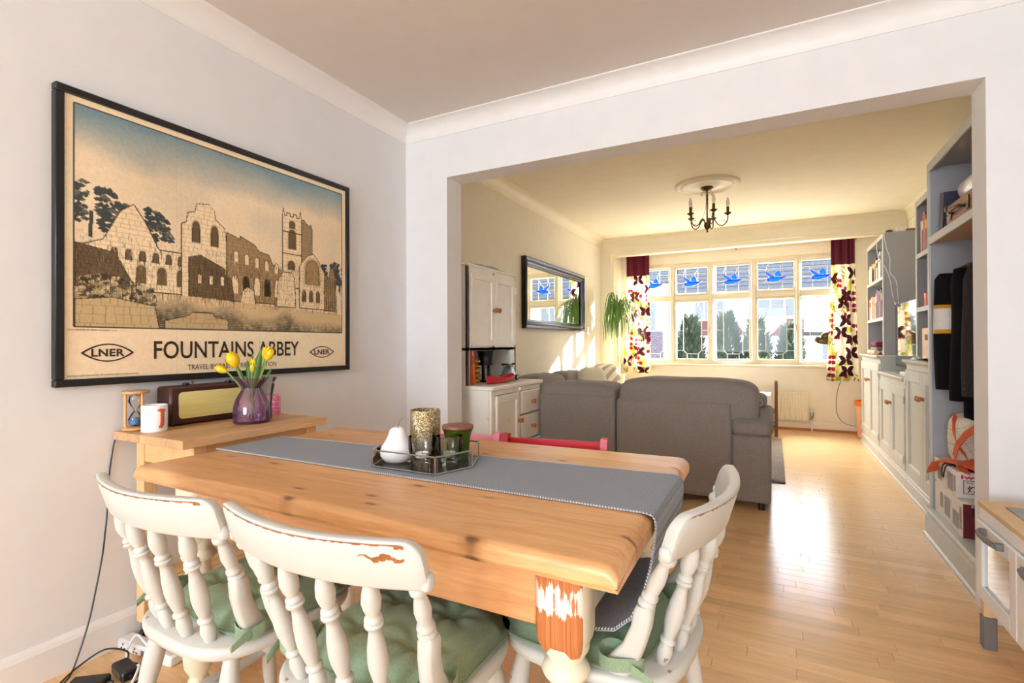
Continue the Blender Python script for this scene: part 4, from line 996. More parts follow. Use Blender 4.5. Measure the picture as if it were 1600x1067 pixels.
    for sx_ in (-1, 1):
        a, c_ = feet[sx_, -1][0].lerp(feet[sx_, -1][1], .40), feet[sx_, 1][0].lerp(feet[sx_, 1][1], .40); side[sx_] = a.lerp(c_, .5)
        q = MB(); q.between(st_, a, c_, 12); part('stretcher', q, MAT['chair'], t, local=True, ang=60)
    q = MB(); q.between(st_, side[-1], side[1], 12); part('stretcher', q, MAT['chair'], t, local=True, ang=60)
    return t
def make_cushion():
    t = thing('seat_cushion', '', 'cushion', (0, 0, 0), 0, 'green tie-on seat cushions')
    tufts = [(-.075, -.075), (.075, -.075), (-.075, .075), (.075, .075)]
    def shape(x, y):
        r_ = max(abs(x), abs(y))/.19; rr = math.hypot(x, y)/.215; e = max(0, 1-max(r_**5, rr**6)); h_ = .045*e**.5
        for tx, ty in tufts:
            d = math.hypot(x-tx, y-ty); h_ -= .026*math.exp(-(d/.026)**2)
            a = math.atan2(y-ty, x-tx); h_ -= .0075*math.exp(-((d-.04)/.035)**2)*(.5+.5*math.cos(6*a+2*tx*30))
        return max(.004, h_)
    n_ = 44
    def top(u, v):
        x, y = (u-.5)*.40, (v-.5)*.40; sc = 1
        # round the square's corners and let the front edge be slightly scalloped
        rr = (abs(x/.2)**5+abs(y/.2)**5)**(1/5); 
        if rr > 1e-6: m_ = max(abs(x), abs(y))/.2; sc = m_/rr if rr > m_ else 1
        x, y = x*sc, y*sc; return (x*1.0, y*.88+.036+.006*math.sin(x*40)*max(0, (y-.12)/.08), SEATZ+.006+shape(x, y))
    q = MB(); q.grid(n_, n_, top)
    def bot(u, v):
        x, y, z = top(u, v); return (x*.97, y*.97, SEATZ+.0015)
    q.grid(n_, n_, bot)
    ring = [(i, 0) for i in range(n_)]+[(n_, j) for j in range(n_)]+[(n_-i, n_) for i in range(n_)]+[(0, n_-j) for j in range(n_)]
    N_ = (n_+1)**2
    for a, c_ in zip(ring, ring[1:]+ring[:1]):
        ia, ic = a[1]*(n_+1)+a[0], c_[1]*(n_+1)+c_[0]; q.f.append((ia, ic, N_+ic, N_+ia)); q.mi.append(0)
    pad = part('pad', q, MAT['green'], t, local=True, ang=70)
    q = MB(); pts = [top(i/n_, j/n_) for i, j in ring]; q.tube([(x*1.005, y*1.005, z-.003) for x, y, z in pts]+[(pts[0][0]*1.005, pts[0][1]*1.005, pts[0][2]-.003)], .0028, 6); part('piping', q, MAT['green'], pad, local=True)
    for tx, ty in tufts:
        q = MB(); q.lathe([(.001, .004), (.006, .003), (.007, 0), (.001, -.002)], 10, (tx, ty*.88+.036, SEATZ+.006+shape(tx, ty))); part('tuft_button', q, MAT['green'], pad, local=True)
    for s_ in (-1, 1):                                     # cotton tie around the outer post
        q = MB(); cx, cy, z0 = s_*.182, -.105, SEATZ+.030; secs = []
        for i in range(17):
            a = 2*PI*i/16; x, y = cx+.031*math.cos(a), cy+.047*math.sin(a); zz = z0+.006*math.sin(a*2); secs.append([(x, y, zz-.014), (x*1.004, y*1.004, zz), (x, y, zz+.014), (x-.002*math.cos(a), y-.002*math.sin(a), zz)])
        q.loft(secs, caps=False)
        q.loft([[(cx+s_*(.026-.002*i), cy-.030-.010*i, z0-.012-.004*i), (cx+s_*(.027-.002*i), cy-.030-.010*i, z0+.012-.006*i), (cx+s_*(.023-.002*i), cy-.032-.010*i, z0-.005*i)] for i in range(5)])
        part('tie', q, MAT['green'], t, local=True)
    return t
spots = [(-1.234, .875, math.radians(-2.1), 'white farmhouse chair nearest the trolley, its top rail chipped at the right corner', 'green tufted cushion on the chair nearest the trolley'),
         (-.739, .878, 0, 'white farmhouse chair with a brown scrape on its top rail, at the long table side', 'green tufted cushion on the chair at the middle of the long side'),
         (-.366, 1.205, math.radians(84.7), 'white farmhouse chair at the end of the table, holding the runner end', 'green tufted cushion half covered by the grey runner')]
ch0 = make_chair(); cu0 = make_cushion()
for i, (x, y, rz, l1, l2) in enumerate(spots):
    if i == 0:
        for o_, l_ in ((ch0, l1), (cu0, l2)): o_['label'] = l_
        continue
    dup(ch0, (x, y, 0), rz, l1); cz = dup(cu0, (x, y, 0), rz, l2)
for o_ in (ch0, cu0):
    x, y, rz = spots[0][:3]; o_.location = (x, y, 0); o_.rotation_euler = (0, 0, rz); ROOTM[o_.name] = Matrix.Translation((x, y, 0)) @ Matrix.Rotation(rz, 4, 'Z')
# brown scrape of bare wood on the middle chair's rail
mid_ch = bpy.data.objects['dining_chair.001']
cr_ = [c for c in mid_ch.children if c.name.startswith('crest_rail')][0]
q = MB(); r_ = random.Random(3); up_, lo_ = [], []
for i in range(26):
    u = .60+.31*i/25; x = .243*u; zc_ = CRZ1-.030+.004*math.sin(i*.5); w = .0055*math.sin(PI*(i+.6)/26.5)**.5*r_.uniform(.45, 1.25)*(1.5 if i > 8 else .7)
    up_.append((x, zc_+w*.7)); lo_.append((x, zc_-w*r_.uniform(.4, 1.0)))
pts = [(x, crest_y(x, z)-.0138, z) for x, z in up_+lo_]; q.add(pts, [(i, i+1, 27+i, 26+i) for i in range(25)]); part('bare_scrape', q, MAT['bare'], cr_, local=True, smooth=False, label='brown scrape of bare wood')

# ------------------------------------------------------------------ folding chairs behind the table
def folding_chair(lab, mt, x, y, rz):
    t = thing('folding_chair', lab, 'chair', (x, y, 0), rz, 'coloured folding chairs behind the table')
    H_ = .772
    for s_ in (-1, 1):
        q = MB(); q.loft([[(s_*.19-.0125, -.015+o, z), (s_*.19+.0125, -.015+o, z), (s_*.19+.0125, .018+o, z), (s_*.19-.0125, .018+o, z)] for o, z in ((-.30, 0), (0, .60), (.035, H_-.02), (.04, H_))]); part('back_post', q, MAT[mt], t, local=True, smooth=False)
        q = MB(); q.loft([[(s_*.165-.011, -.015+o, z), (s_*.165+.011, -.015+o, z), (s_*.165+.011, .018+o, z), (s_*.165-.011, .018+o, z)] for o, z in ((.06, 0), (-.30, .45))]); part('leg', q, MAT[mt], t, local=True, smooth=False)
    for z, hh in ((H_-.075, .06), (.55, .045)):
        q = MB(); q.box(-.18, .18, .012, .026, z, z+hh, .003, M=Matrix.Translation((0, (z-.55)*.2, 0))); part('back_slat', q, MAT[mt], t, local=True)
    for i in range(6):
        q = MB(); yy_ = -.36+i*.062; q.box(-.175, .175, yy_, yy_+.05, .43+.004*i, .445+.004*i, .003); part('seat_slat', q, MAT[mt], t, local=True)
folding_chair('red folding wooden chair tucked behind the pine table', 'red', -.735, 1.735, math.radians(9))
folding_chair('pink folding wooden chair tucked behind the pine table', 'pink', -1.155, 1.70, math.radians(4))

# ------------------------------------------------------------------ tray and candle holders on the runner
RZ = TT+.0048
hexp = [(-1.053, 1.138), (-.826, 1.137), (-.785, 1.26), (-.837, 1.385), (-1.066, 1.386), (-1.107, 1.262)]
t = thing('glass_tray', 'six sided glass tray with metal edges on the grey runner', 'tray', (-.945, 1.26, RZ))
q = MB(); q.prism(hexp, 'xy', RZ, RZ+.003); part('tray_base', q, plain('mirrored_dark_base', (40, 40, 40), .12, var=.1, coat=.4), t, smooth=False)
for a, c_ in zip(hexp, hexp[1:]+hexp[:1]):
    q = MB(); q.add([(a[0], a[1], RZ+.003), (c_[0], c_[1], RZ+.003), (c_[0], c_[1], RZ+.05), (a[0], a[1], RZ+.05)], [(0, 1, 2, 3)]); part('side_pane', q, MAT['glassclear'], t, smooth=False)
    q = MB()
    for z in (RZ+.003, RZ+.05): q.tube([(a[0], a[1], z), (c_[0], c_[1], z)], .0024, 6)
    q.tube([(a[0], a[1], RZ), (a[0], a[1], RZ+.0515)], .0024, 6); part('edge_rod', q, MAT['steel'], t)
BZ_ = RZ+.0035
t = thing('ceramic_pear', 'white ceramic pear with a curved wire stalk in the tray', 'ornament', (-1.02, 1.212, BZ_))
q = MB(); q.lathe([(.001, .001), (.022, 0), (.040, .006), (.051, .020), (.053, .034), (.048, .050), (.038, .064), (.030, .078), (.026, .090), (.022, .099), (.013, .105), (.004, .104), (.001, .101)], 32, (-1.02, 1.212, BZ_)); part('body', q, MAT['ceramic'], t)
q = MB(); q.tube([(-1.02, 1.212, BZ_+.10), (-1.018, 1.212, BZ_+.112), (-1.012, 1.213, BZ_+.124), (-1.001, 1.214, BZ_+.135)], [.0018, .0016, .0014, .001], 6); part('stalk', q, MAT['steel'], t)
t = thing('candle_holder', 'tall gold mercury glass cylinder candle holder at the back of the tray', 'candle holder', (-.995, 1.318, BZ_), 0, 'candle holders in the tray')
k = N('mercury_glass').set(.22, .75); f = k.noise(k.coord(), 240, 6, .85, .5); k.col(k.ramp(f, [(.43, srgb(48, 34, 14)), (.48, srgb(150, 122, 68)), (.52, srgb(206, 182, 128)), (.58, srgb(250, 244, 226))])); k.bump(f, .5, .004)
q = MB(); q.lathe([(.001, 0), (.045, 0), (.048, .004), (.048, .146), (.0465, .148), (.0445, .146), (.0445, .008), (.001, .006)], 40, (-.995, 1.318, BZ_)); part('cylinder', q, k.m, t)
t = thing('candle_jar', 'green glass candle jar with a brown wooden lid in the tray', 'candle jar', (-.885, 1.338, BZ_), 0, None)
q = MB(); q.lathe([(.001, 0), (.034, 0), (.037, .003), (.037, .03), (.039, .06), (.043, .08), (.048, .092), (.046, .092), (.041, .08), (.036, .06), (.034, .03), (.034, .006), (.001, .005)], 32, (-.885, 1.338, BZ_)); part('jar', q, MAT['glassgreen'], t)
q = MB(); q.lathe([(.001, .0925), (.047, .0925), (.0495, .0945), (.0495, .1015), (.048, .1035), (.001, .1035)], 36, (-.885, 1.338, BZ_)); part('lid', q, wood('walnut_lid', (112, 58, 36), (146, 84, 54), 'x', 3, .4), t)
def tealight_holder(lab, x, y, mt):
    t = thing('tealight_holder', lab, 'candle holder', (x, y, BZ_), 0, 'candle holders in the tray')
    q = MB(); q.lathe([(.001, 0), (.031, 0), (.034, .004), (.034, .014), (.028, .020), (.030, .026), (.037, .034), (.040, .050), (.0405, .085), (.0388, .085), (.0383, .050), (.034, .034), (.030, .024), (.001, .022)], 32, (x, y, BZ_)); part('glass', q, MAT[mt], t)
    q = MB(); q.lathe([(.001, .0235), (.019, .0235), (.0195, .025), (.0195, .036), (.0185, .036), (.0183, .032), (.001, .0325)], 24, (x, y, BZ_)); c_ = part('tealight', q, plain('tealight_wax', (246, 244, 238), .4, var=.01), t)
    q = MB(); q.tube([(x, y, BZ_+.032), (x+.001, y, BZ_+.041)], .0009, 5); part('wick', q, MAT['black'], c_)
tealight_holder('clear glass tealight holder beside the white pear', -.930, 1.215, 'glassclear')
tealight_holder('smoked glass tealight holder in front of the green jar', -.862, 1.258, 'glasssmoke')

# ------------------------------------------------------------------ floor clutter by the trolley
t = thing('power_strip', 'white power strip lying on the floor under the trolley', 'power strip', (-2.02, 1.03, 0), math.radians(4))
q = MB(); q.box(-.14, .16, -.028, .028, .002, .042, .008); part('housing', q, MAT['whiteplastic'], t, local=True)
for i in range(4):
    q = MB(); x = -.10+i*.07
    for (dx, dz, w, h_) in ((0, .030, .004, .007), (-.009, .016, .007, .004), (.009, .016, .007, .004)): q.box(x+dx-w/2, x+dx+w/2, -.0295, -.0275, dz-h_/2, dz+h_/2)
    part('socket', q, MAT['black'], t, local=True, smooth=False)
q = MB(); q.box(.005, .035, -.0292, -.0275, .012, .032); part('switch', q, MAT['greyplastic'], t, local=True)
def adapter(lab, x, y, z, rz, L_, W_, H_, tilt=0):
    t = thing('power_adapter', lab, 'power adapter', (x, y, z), rz, 'black power adapters on the floor')
    q = MB(); q.box(-L_/2, L_/2, -W_/2, W_/2, .001, H_, .005); part('housing', q, MAT['black'], t, local=True)
    q = MB(); q.box(-L_/2+.02, L_/2-.02, -W_/2-.0006, -W_/2, .010, H_-.010); part('rating_label', q, MAT['greyplastic'], t, local=True, smooth=False)
    q = MB(); q.tube([(L_/2, 0, H_*.5), (L_/2+.018, 0, H_*.48)], [.007, .0045], 8); part('strain_relief', q, MAT['black'], t, local=True)
adapter('black power adapter with a pale rating label, next to the power strip', -1.965, .930, 0, math.radians(-8), .10, .05, .036)
adapter('plain black power adapter at the front of the cable tangle', -1.99, .835, 0, math.radians(38), .11, .055, .034)
def cable(name, lab, pts, r_, mt, group=None):
    pts = [Vector(p) for p in pts]; out = []
    for i in range(len(pts)-1):
        p0, p1, p2, p3 = pts[max(0, i-1)], pts[i], pts[i+1], pts[min(len(pts)-1, i+2)]
        for k_ in range(6):
            s = k_/6; out.append(.5*((2*p1)+(p2-p0)*s+(2*p0-5*p1+4*p2-p3)*s*s+(3*p1-p0-3*p2+p3)*s**3))
    out.append(pts[-1]); q = MB(); q.tube(out, r_, 7); return single(name, q, MAT[mt], lab, 'cable', group)
cable('radio_cable', 'thin black cable hanging down the wall from the trolley top', [(-2.155, 1.12, .825), (-2.165, 1.06, .815), (-2.176, 1.005, .79), (-2.178, .985, .70), (-2.176, .975, .60), (-2.17, .968, .50), (-2.165, .96, .44), (-2.172, .955, .36), (-2.16, .93, .25), (-2.15, .905, .15), (-2.135, .87, .06), (-2.12, .84, .006), (-2.08, .80, .005), (-2.03, .79, .006)], .0028, 'black')
cable('power_cable', 'black cable looping across the floor in front of the plain adapter', [(-2.06, .76, .004), (-2.10, .80, .004), (-2.14, .87, .012), (-2.10, .93, .05), (-2.03, .965, .045), (-2.00, .96, .02), (-1.93, .985, .006), (-1.885, .93, .006), (-1.90, .86, .006), (-1.95, .80, .005), (-1.93, .74, .005)], .003, 'black')
cable('adapter_cable', 'black cable coiled beside the labelled adapter', [(-1.90, .925, .018), (-1.865, .90, .008), (-1.86, .85, .005), (-1.90, .80, .005), (-1.86, .76, .005), (-1.80, .80, .005), (-1.79, .88, .005), (-1.82, .95, .005)], .0035, 'black')
cable('white_cable', 'white cable curving from the power strip across the floor', [(-1.90, 1.0, .03), (-1.95, .985, .085), (-2.02, .99, .09), (-2.05, .975, .03), (-1.98, .955, .006), (-1.90, .94, .045), (-1.86, .88, .006), (-1.87, .80, .005), (-1.92, .70, .005)], .0042, 'whiteplastic')

# ------------------------------------------------------------------ panelled fronts: a door in a plane x = X whose face looks to side s (+1 or -1 along x)
def panel_door(name, X, s, y0, y1, z0, z1, mt, parent, st=.06, knob=None, hinges=None, kmat='oak', th_=.02, bead=True, lab=None):
    q = MB(); xf = X+s*th_
    for (a, b_, c_, d) in ((y0, y0+st, z0, z1), (y1-st, y1, z0, z1), (y0+st, y1-st, z0, z0+st), (y0+st, y1-st, z1-st, z1)): q.box(X, xf, a, b_, c_, d, .002)
    q.box(X, X+s*th_*.35, y0+st-.004, y1-st+.004, z0+st-.004, z1-st+.004)
    d_ = part(name, q, MAT[mt], parent, smooth=False, label=lab)
    if bead:
        q = MB(); e = .012
        for (a, b_, c_, d) in ((y0+st, y0+st+e, z0+st, z1-st), (y1-st-e, y1-st, z0+st, z1-st), (y0+st+e, y1-st-e, z0+st, z0+st+e), (y0+st+e, y1-st-e, z1-st-e, z1-st)): q.box(X, X+s*th_*.85, a, b_, c_, d, .004)
        part('bead', q, MAT[mt], d_, smooth=False)
    if knob: make_knob(knob[0], knob[1], xf, s, d_, kmat)
    for (hy, hz) in hinges or []:
        q = MB(); q.box(X+s*.004, xf+s*.004, hy-.009, hy+.009, hz-.028, hz+.028, .002); q.tube([(xf+s*.004, hy, hz-.03), (xf+s*.004, hy, hz+.03)], .004, 6); part('hinge', q, MAT['steel'] if mt != 'dresser' else MAT['trim_rear'], d_)
    return d_
def make_knob(y, z, xf, s, parent, mt='oak', r_=.019):
    q = MB(); q.lathe([(r_*.75, 0), (r_*.7, .004), (r_*.42, .010), (r_*.45, .014), (r_*.95, .020), (r_, .027), (r_*.85, .034), (r_*.45, .038), (.001, .039)], 18, M=Matrix.Translation((xf, y, z)) @ Matrix.Rotation(s*PI/2, 4, 'Y')); return part('knob', q, MAT[mt], parent)

# ------------------------------------------------------------------ old kitchen dresser against the left wall
DX0, DX1, DY0, DY1, DZ = -2.17, -1.72, 3.02, 3.83, .828
t = thing('kitchen_dresser', 'old white painted kitchen dresser with an upper cupboard and oak knobs', 'dresser', (-1.95, 3.42, 0))
q = MB(); q.box(DX0, DX1-.02, DY0, DY0+.02, .05, DZ-.03); q.box(DX0, DX1-.02, DY1-.02, DY1, .05, DZ-.03); q.box(DX0, DX0+.015, DY0, DY1, .05, DZ-.03); q.box(DX0, DX1-.02, DY0, DY1, .05, .07)
for (a, b_, c_, d) in ((DY0, DY0+.045, .0, DZ-.03), (DY1-.03, DY1, 0, DZ-.03), (3.425, 3.455, .10, DZ-.066), (DY0+.045, DY1-.03, .05, .10), (DY0+.045, DY1-.03, DZ-.066, DZ-.03)): q.box(DX1-.02, DX1, a, b_, c_, d, .0015)
for (a, b_, c_, d) in ((DX0+.01, DX1-.022, .62+.1, DZ-.04),): pass
q.box(DX0, DX1-.075, DY0-.008, DY0, .0, .09); q.box(DX0, DX1-.075, DY0-.008, DY0, DZ-.10, DZ-.03); q.box(DX1-.075, DX1-.02, DY0-.008, DY0, 0, DZ-.03); part('lower_carcass', q, MAT['dresser'], t, smooth=False)
q = MB(); q.box(DX0, -1.70, 3.0, 3.85, DZ-.03, DZ, .006); part('counter', q, MAT['dresser'], t)
panel_door('door', DX1-.002, 1, 3.07, 3.42, .105, DZ-.07, 'dresser', t, .05, (3.398, .55), [(3.067, .70), (3.067, .17)], bead=False)
for (z0, z1) in ((.585, .758), (.385, .573), (.105, .373)):
    q = MB(); q.box(DX1-.02, DX1+.016, 3.46, 3.797, z0, z1, .006); d_ = part('drawer', q, MAT['dresser'], t); make_knob(3.63, (z0+z1)/2, DX1+.016, 1, d_)
q = MB(); q.box(DX1, DX1+.02, 3.425, 3.45, DZ-.058, DZ-.036, .003); part('catch', q, MAT['dresser'], t)
UX, UY1, UZ0, UZ1 = -1.90, 3.74, 1.095, 1.69
q = MB(); q.box(DX0, UX, 3.0, 3.02, DZ, UZ1); q.box(DX0, UX, UY1-.02, UY1, DZ, UZ1); q.box(DX0, DX0+.012, 3.0, UY1, DZ, UZ1); q.box(DX0, UX, 3.0, UY1, UZ0-.02, UZ0); q.box(DX0, UX+.012, 2.99, UY1+.01, UZ1-.018, UZ1, .004)
for (a, b_, c_, d) in ((3.0, 3.03, DZ, UZ1-.018), (UY1-.09, UY1, DZ, UZ0-.022), (UY1-.035, UY1, UZ0-.022, UZ1-.018), (3.03, UY1-.035, UZ1-.06, UZ1-.018), (3.03, UY1-.035, UZ0-.022, UZ0+.012)): q.box(UX-.018, UX, a, b_, c_, d, .0015)
part('upper_carcass', q, MAT['dresser'], t, smooth=False)
panel_door('upper_door', UX-.002, 1, 3.03, 3.365, UZ0+.012, UZ1-.06, 'dresser', t, .045, (3.342, 1.375), [(3.028, 1.55), (3.028, 1.18)], bead=False)
panel_door('upper_door', UX-.002, 1, 3.369, 3.703, UZ0+.012, UZ1-.06, 'dresser', t, .045, (3.392, 1.375), [(3.705, 1.55), (3.705, 1.18)], bead=False)
for z in (UZ0+.0, UZ1-.045):
    q = MB(); q.box(UX, UX+.012, 3.358, 3.376, z, z+.016, .003); part('catch', q, MAT['steel'], t)
# things on the dresser
def book(name, lab, x0, x1, y0, y1, z0, z1, mt, group, tilt=0, spine='-x', band=None):
    """book with covers, spine and page block; tilt leans it over about its base along y"""
    t = thing(name, lab, 'book', ((x0+x1)/2, (y0+y1)/2, z0), 0, group)
    M_ = Matrix.Translation(((x0+x1)/2, (y0+y1)/2, z0)) @ Matrix.Rotation(tilt, 4, 'X') @ Matrix.Translation((-(x0+x1)/2, -(y0+y1)/2, -z0))
    q = MB(); c_ = .002
    q.box(x0, x1, y0, y0+c_, z0, z1, M=M_); q.box(x0, x1, y1-c_, y1, z0, z1, M=M_)
    sx = (x0, x0+c_) if spine == '-x' else (x1-c_, x1)
    q.box(sx[0], sx[1], y0, y1, z0, z1, M=M_); part('cover', q, mt, t, smooth=False)
    q = MB(); q.box(x0+(.003 if spine == '-x' else .004), x1-(.004 if spine == '-x' else .003), y0+c_, y1-c_, z0+.003, z1-.004, M=M_); part('pages', q, MAT['paper'], t, smooth=False)
    if band:
        xx_ = x0-.0004 if spine == '-x' else x1+.0004; q = MB(); q.box(min(xx_, sx[0]), max(xx_, sx[1]), y0+.001, y1-.001, z0+(z1-z0)*.62, z0+(z1-z0)*.86, M=M_); part('spine_panel', q, band, t, smooth=False)
    return t
MAT['paper'] = plain('book_pages', (236, 228, 208), .85, var=.04)
BC = {n_: plain('cover_'+n_, c_, .5, var=.06) for n_, c_ in dict(orange=(222, 106, 44), red=(176, 42, 36), cream=(236, 226, 198), brown=(96, 58, 42), navy=(36, 40, 72), plum=(98, 36, 62), white=(238, 236, 230), yellow=(232, 176, 52), blue=(62, 96, 150), black=(34, 32, 34), teal=(60, 120, 130), pinkish=(208, 130, 110)).items()}
book('cookbook', 'orange cookbook leaning at the left of the dresser niche', -2.12, -1.91, 3.095, 3.125, DZ+.001, DZ+.245, BC['orange'], None, .10, '+x', BC['red'])
book('cookbook', 'thin pale blue book at the far left of the dresser niche', -2.11, -1.93, 3.045, 3.06, DZ, DZ+.17, BC['teal'], None, 0, '+x')
book('cookbook', 'thin cream book between the blue and the orange book', -2.11, -1.93, 3.063, 3.075, DZ, DZ+.15, BC['cream'], None, 0, '+x')
k = N('gold_glaze').set(.25, 1); f = k.noise(k.coord(), 12, 2); k.col(k.ramp(f, [(.3, srgb(168, 120, 50)), (.7, srgb(222, 186, 106))])); MAT['gold'] = k.m
q = MB(); prof = [(.001, 0), (.04, 0)]+[(.042+.006*math.sin(i*1.05), .006+.185*i/30) for i in range(31)]+[(.034, .188), (.034, .01), (.001, .01)]
q.lathe(prof, 28, (-2.01, 3.27, DZ)); single('gold_vase', q, MAT['gold'], 'gold vase with wavy ribs in the dresser niche', 'vase')
jx, jy = -2.085, 3.20
t = thing('storage_jar', 'clear glass jar with a dark lid behind the gold vase', 'jar', (jx, jy, DZ))
q = MB(); q.lathe([(.001, 0), (.05, 0), (.052, .006), (.052, .12), (.042, .135), (.042, .145), (.04, .145), (.04, .134), (.049, .118), (.049, .008), (.001, .006)], 24, (jx, jy, DZ)); part('glass_body', q, MAT['glassclear'], t)
q = MB(); q.lathe([(.001, .145), (.046, .145), (.047, .15), (.047, .162), (.001, .165)], 24, (jx, jy, DZ)); part('lid', q, MAT['bronze'], t)
q = MB(); q.lathe([(.001, .007), (.048, .008), (.048, .085), (.001, .09)], 20, (jx, jy, DZ)); part('contents', q, MAT['paper'], t)
cx_, cy_ = -1.985, 3.40
t = thing('coffee_maker', 'black flared coffee maker standing in the dresser niche', 'coffee maker', (cx_, cy_, DZ))
q = MB(); q.lathe([(.001, .130), (.055, .130), (.060, .145), (.058, .18), (.064, .225), (.074, .24), (.074, .248), (.001, .25)], 28, (cx_, cy_, DZ)); part('hopper', q, MAT['black'], t)
q = MB(); q.box(cx_-.012, cx_+.012, cy_-.05, cy_-.034, .012+DZ, .14+DZ, .004); q.box(cx_-.012, cx_+.012, cy_+.034, cy_+.05, .012+DZ, .14+DZ, .004); part('stand', q, MAT['black'], t)
q = MB(); q.box(cx_-.055, cx_+.055, cy_-.06, cy_+.06, DZ, DZ+.014, .005); part('base', q, MAT['black'], t)
q = MB(); q.lathe([(.001, .016), (.028, .016), (.036, .04), (.034, .075), (.022, .10), (.024, .112), (.022, .112), (.001, .10)], 20, (cx_, cy_, DZ)); part('carafe', q, MAT['glasssmoke'], t)
q = MB(); q.lathe([(.006, 0), (.006, .006), (.001, .007)], 10, M=Matrix.Translation((cx_+.058, cy_-.02, DZ+.155)) @ Matrix.Rotation(PI/2, 4, 'Y')); part('lamp_button', q, MAT['brass'], t)
# red boat dish
q = MB(); secs = []
for i in range(17):
    u = -1+2*i/16; w = .055*(1-abs(u)**2.4)+.004; h_ = .040+.022*u*u; yb = 3.36+.215*u; z0 = DZ+.004*abs(u); sec = []
    for a in [PI*k_/8 for k_ in range(9)]: sec.append((-1.83+w*math.cos(a), yb, z0+h_*(1-math.sin(a)**.7)))
    for a in [PI*k_/8 for k_ in range(8, -1, -1)]: sec.append((-1.83+(w*.88)*math.cos(a), yb, z0+.004+(h_-.004)*(1-math.sin(a)**.7)+.0005))
    secs.append(sec)
q.loft(secs); single('boat_dish', q, MAT['red'], 'red boat shaped dish at the front of the dresser top', 'dish')
# toy car
tx, ty = -1.90, 3.62
t = thing('toy_car', 'silver toy car with a black luggage tray, at the end of the dresser top', 'toy car', (tx, ty, DZ))
MAT['carsilver'] = plain('silver_car_paint', (150, 156, 164), .25, metal=.6, var=.05)
secs = []
for i in range(15):
    u = i/14; y = ty-.10+.20*u; top_ = .030+.050*math.exp(-((u-.45)/.24)**4)+.016*math.sin(PI*u); w = .042*(1-.25*abs(2*u-1)**3)
    secs.append([(tx-w, y, DZ+.020), (tx+w, y, DZ+.020), (tx+w, y, DZ+.020+top_*.42), (tx+w*.78, y, DZ+.020+top_*.85), (tx+w*.4, y, DZ+.020+top_), (tx-w*.4, y, DZ+.020+top_), (tx-w*.78, y, DZ+.020+top_*.85), (tx-w, y, DZ+.020+top_*.42)])
q = MB(); q.loft(secs); part('body', q, MAT['carsilver'], t)
for yy_ in (-.058, .060):
    for s_ in (-1, 1):
        q = MB(); q.lathe([(.010, -.008), (.021, -.008), (.023, -.004), (.023, .004), (.021, .008), (.010, .008)], 18, M=Matrix.Translation((tx+s_*.042, ty+yy_, DZ+.023)) @ Matrix.Rotation(PI/2, 4, 'Y')); w_ = part('wheel', q, MAT['black'], t)
        q = MB(); q.lathe([(.001, .0095), (.006, .009), (.011, .0075), (.012, -.0075)], 14, M=Matrix.Translation((tx+s_*.042, ty+yy_, DZ+.023)) @ Matrix.Rotation(s_*PI/2, 4, 'Y')); part('hub_cap', q, MAT['ceramic'], w_)
for s_ in (-1, 1):
    q = MB(); q.add([(tx+s_*.0352, ty-.045, DZ+.070), (tx+s_*.0352, ty+.025, DZ+.070), (tx+s_*.032, ty+.012, DZ+.088), (tx+s_*.032, ty-.034, DZ+.088)], [(0, 1, 2, 3)]); part('side_window', q, MAT['black'], t, smooth=False)
q = MB(); q.box(tx-.03, tx+.03, ty-.075, ty+.055, DZ+.122, DZ+.130, .003); q.box(tx-.03, tx+.03, ty-.075, ty-.07, DZ+.13, DZ+.138); q.box(tx-.03, tx+.03, ty+.05, ty+.055, DZ+.13, DZ+.138)
for (dx, dy) in ((-.022, -.05), (.022, -.05), (-.022, .02), (.022, .02)): q.tube([(tx+dx*.9, ty+dy*.8, DZ+.095), (tx+dx, ty+dy, DZ+.124)], .0025, 6)
part('luggage_tray', q, MAT['black'], t)
# blue cloth on top of the dresser
q = MB(); secs = []
for i in range(22):
    u = i/21; y = 3.12+.52*u; w = .03+.05*math.sin(PI*u)*(1+.3*math.sin(9*u)); h_ = .006+.020*abs(math.sin(7*u+1))*math.sin(PI*min(1, u+.1))
    secs.append([(-1.955-w, y, UZ1), (-1.955+w, y+.01, UZ1), (-1.955+w*.6, y+.01, UZ1+h_), (-1.955, y, UZ1+h_*1.2), (-1.955-w*.6, y, UZ1+h_*.7)])
q.loft(secs); single('blue_cloth', q, fabric('light_blue_cloth', (128, 186, 204), var=.1), 'crumpled light blue cloth lying on top of the dresser', 'cloth')

# ------------------------------------------------------------------ mirror on the left wall
MY0, MY1, MZ0, MZ1 = 4.43, 6.165, 1.275, 1.98
t = thing('wall_mirror', 'wide mirror in a black stepped frame on the left sitting room wall', 'mirror', (XL+.02, (MY0+MY1)/2, MZ0))
prof = [(0, 0), (.045, 0), (.050, .010), (.046, .030), (.036, .036), (.040, .050), (.034, .066), (.026, .070), (.022, .085), (.010, .092), (0, .092)]
q = MB(); corners = [(MY0, MZ0, 1, 1), (MY1, MZ0, -1, 1), (MY1, MZ1, -1, -1), (MY0, MZ1, 1, -1)]
secs = [[(XL+.003+d, y+sy_*w, z+sz_*w) for d, w in prof] for y, z, sy_, sz_ in corners]; secs.append(secs[0]); q.loft(secs, caps=False); part('frame', q, MAT['blackgloss'], t, smooth=False)
q = MB(); q.box(XL+.004, XL+.014, MY0+.085, MY1-.085, MZ0+.085, MZ1-.085); part('mirror_glass', q, MAT['mirror'], t, smooth=False)

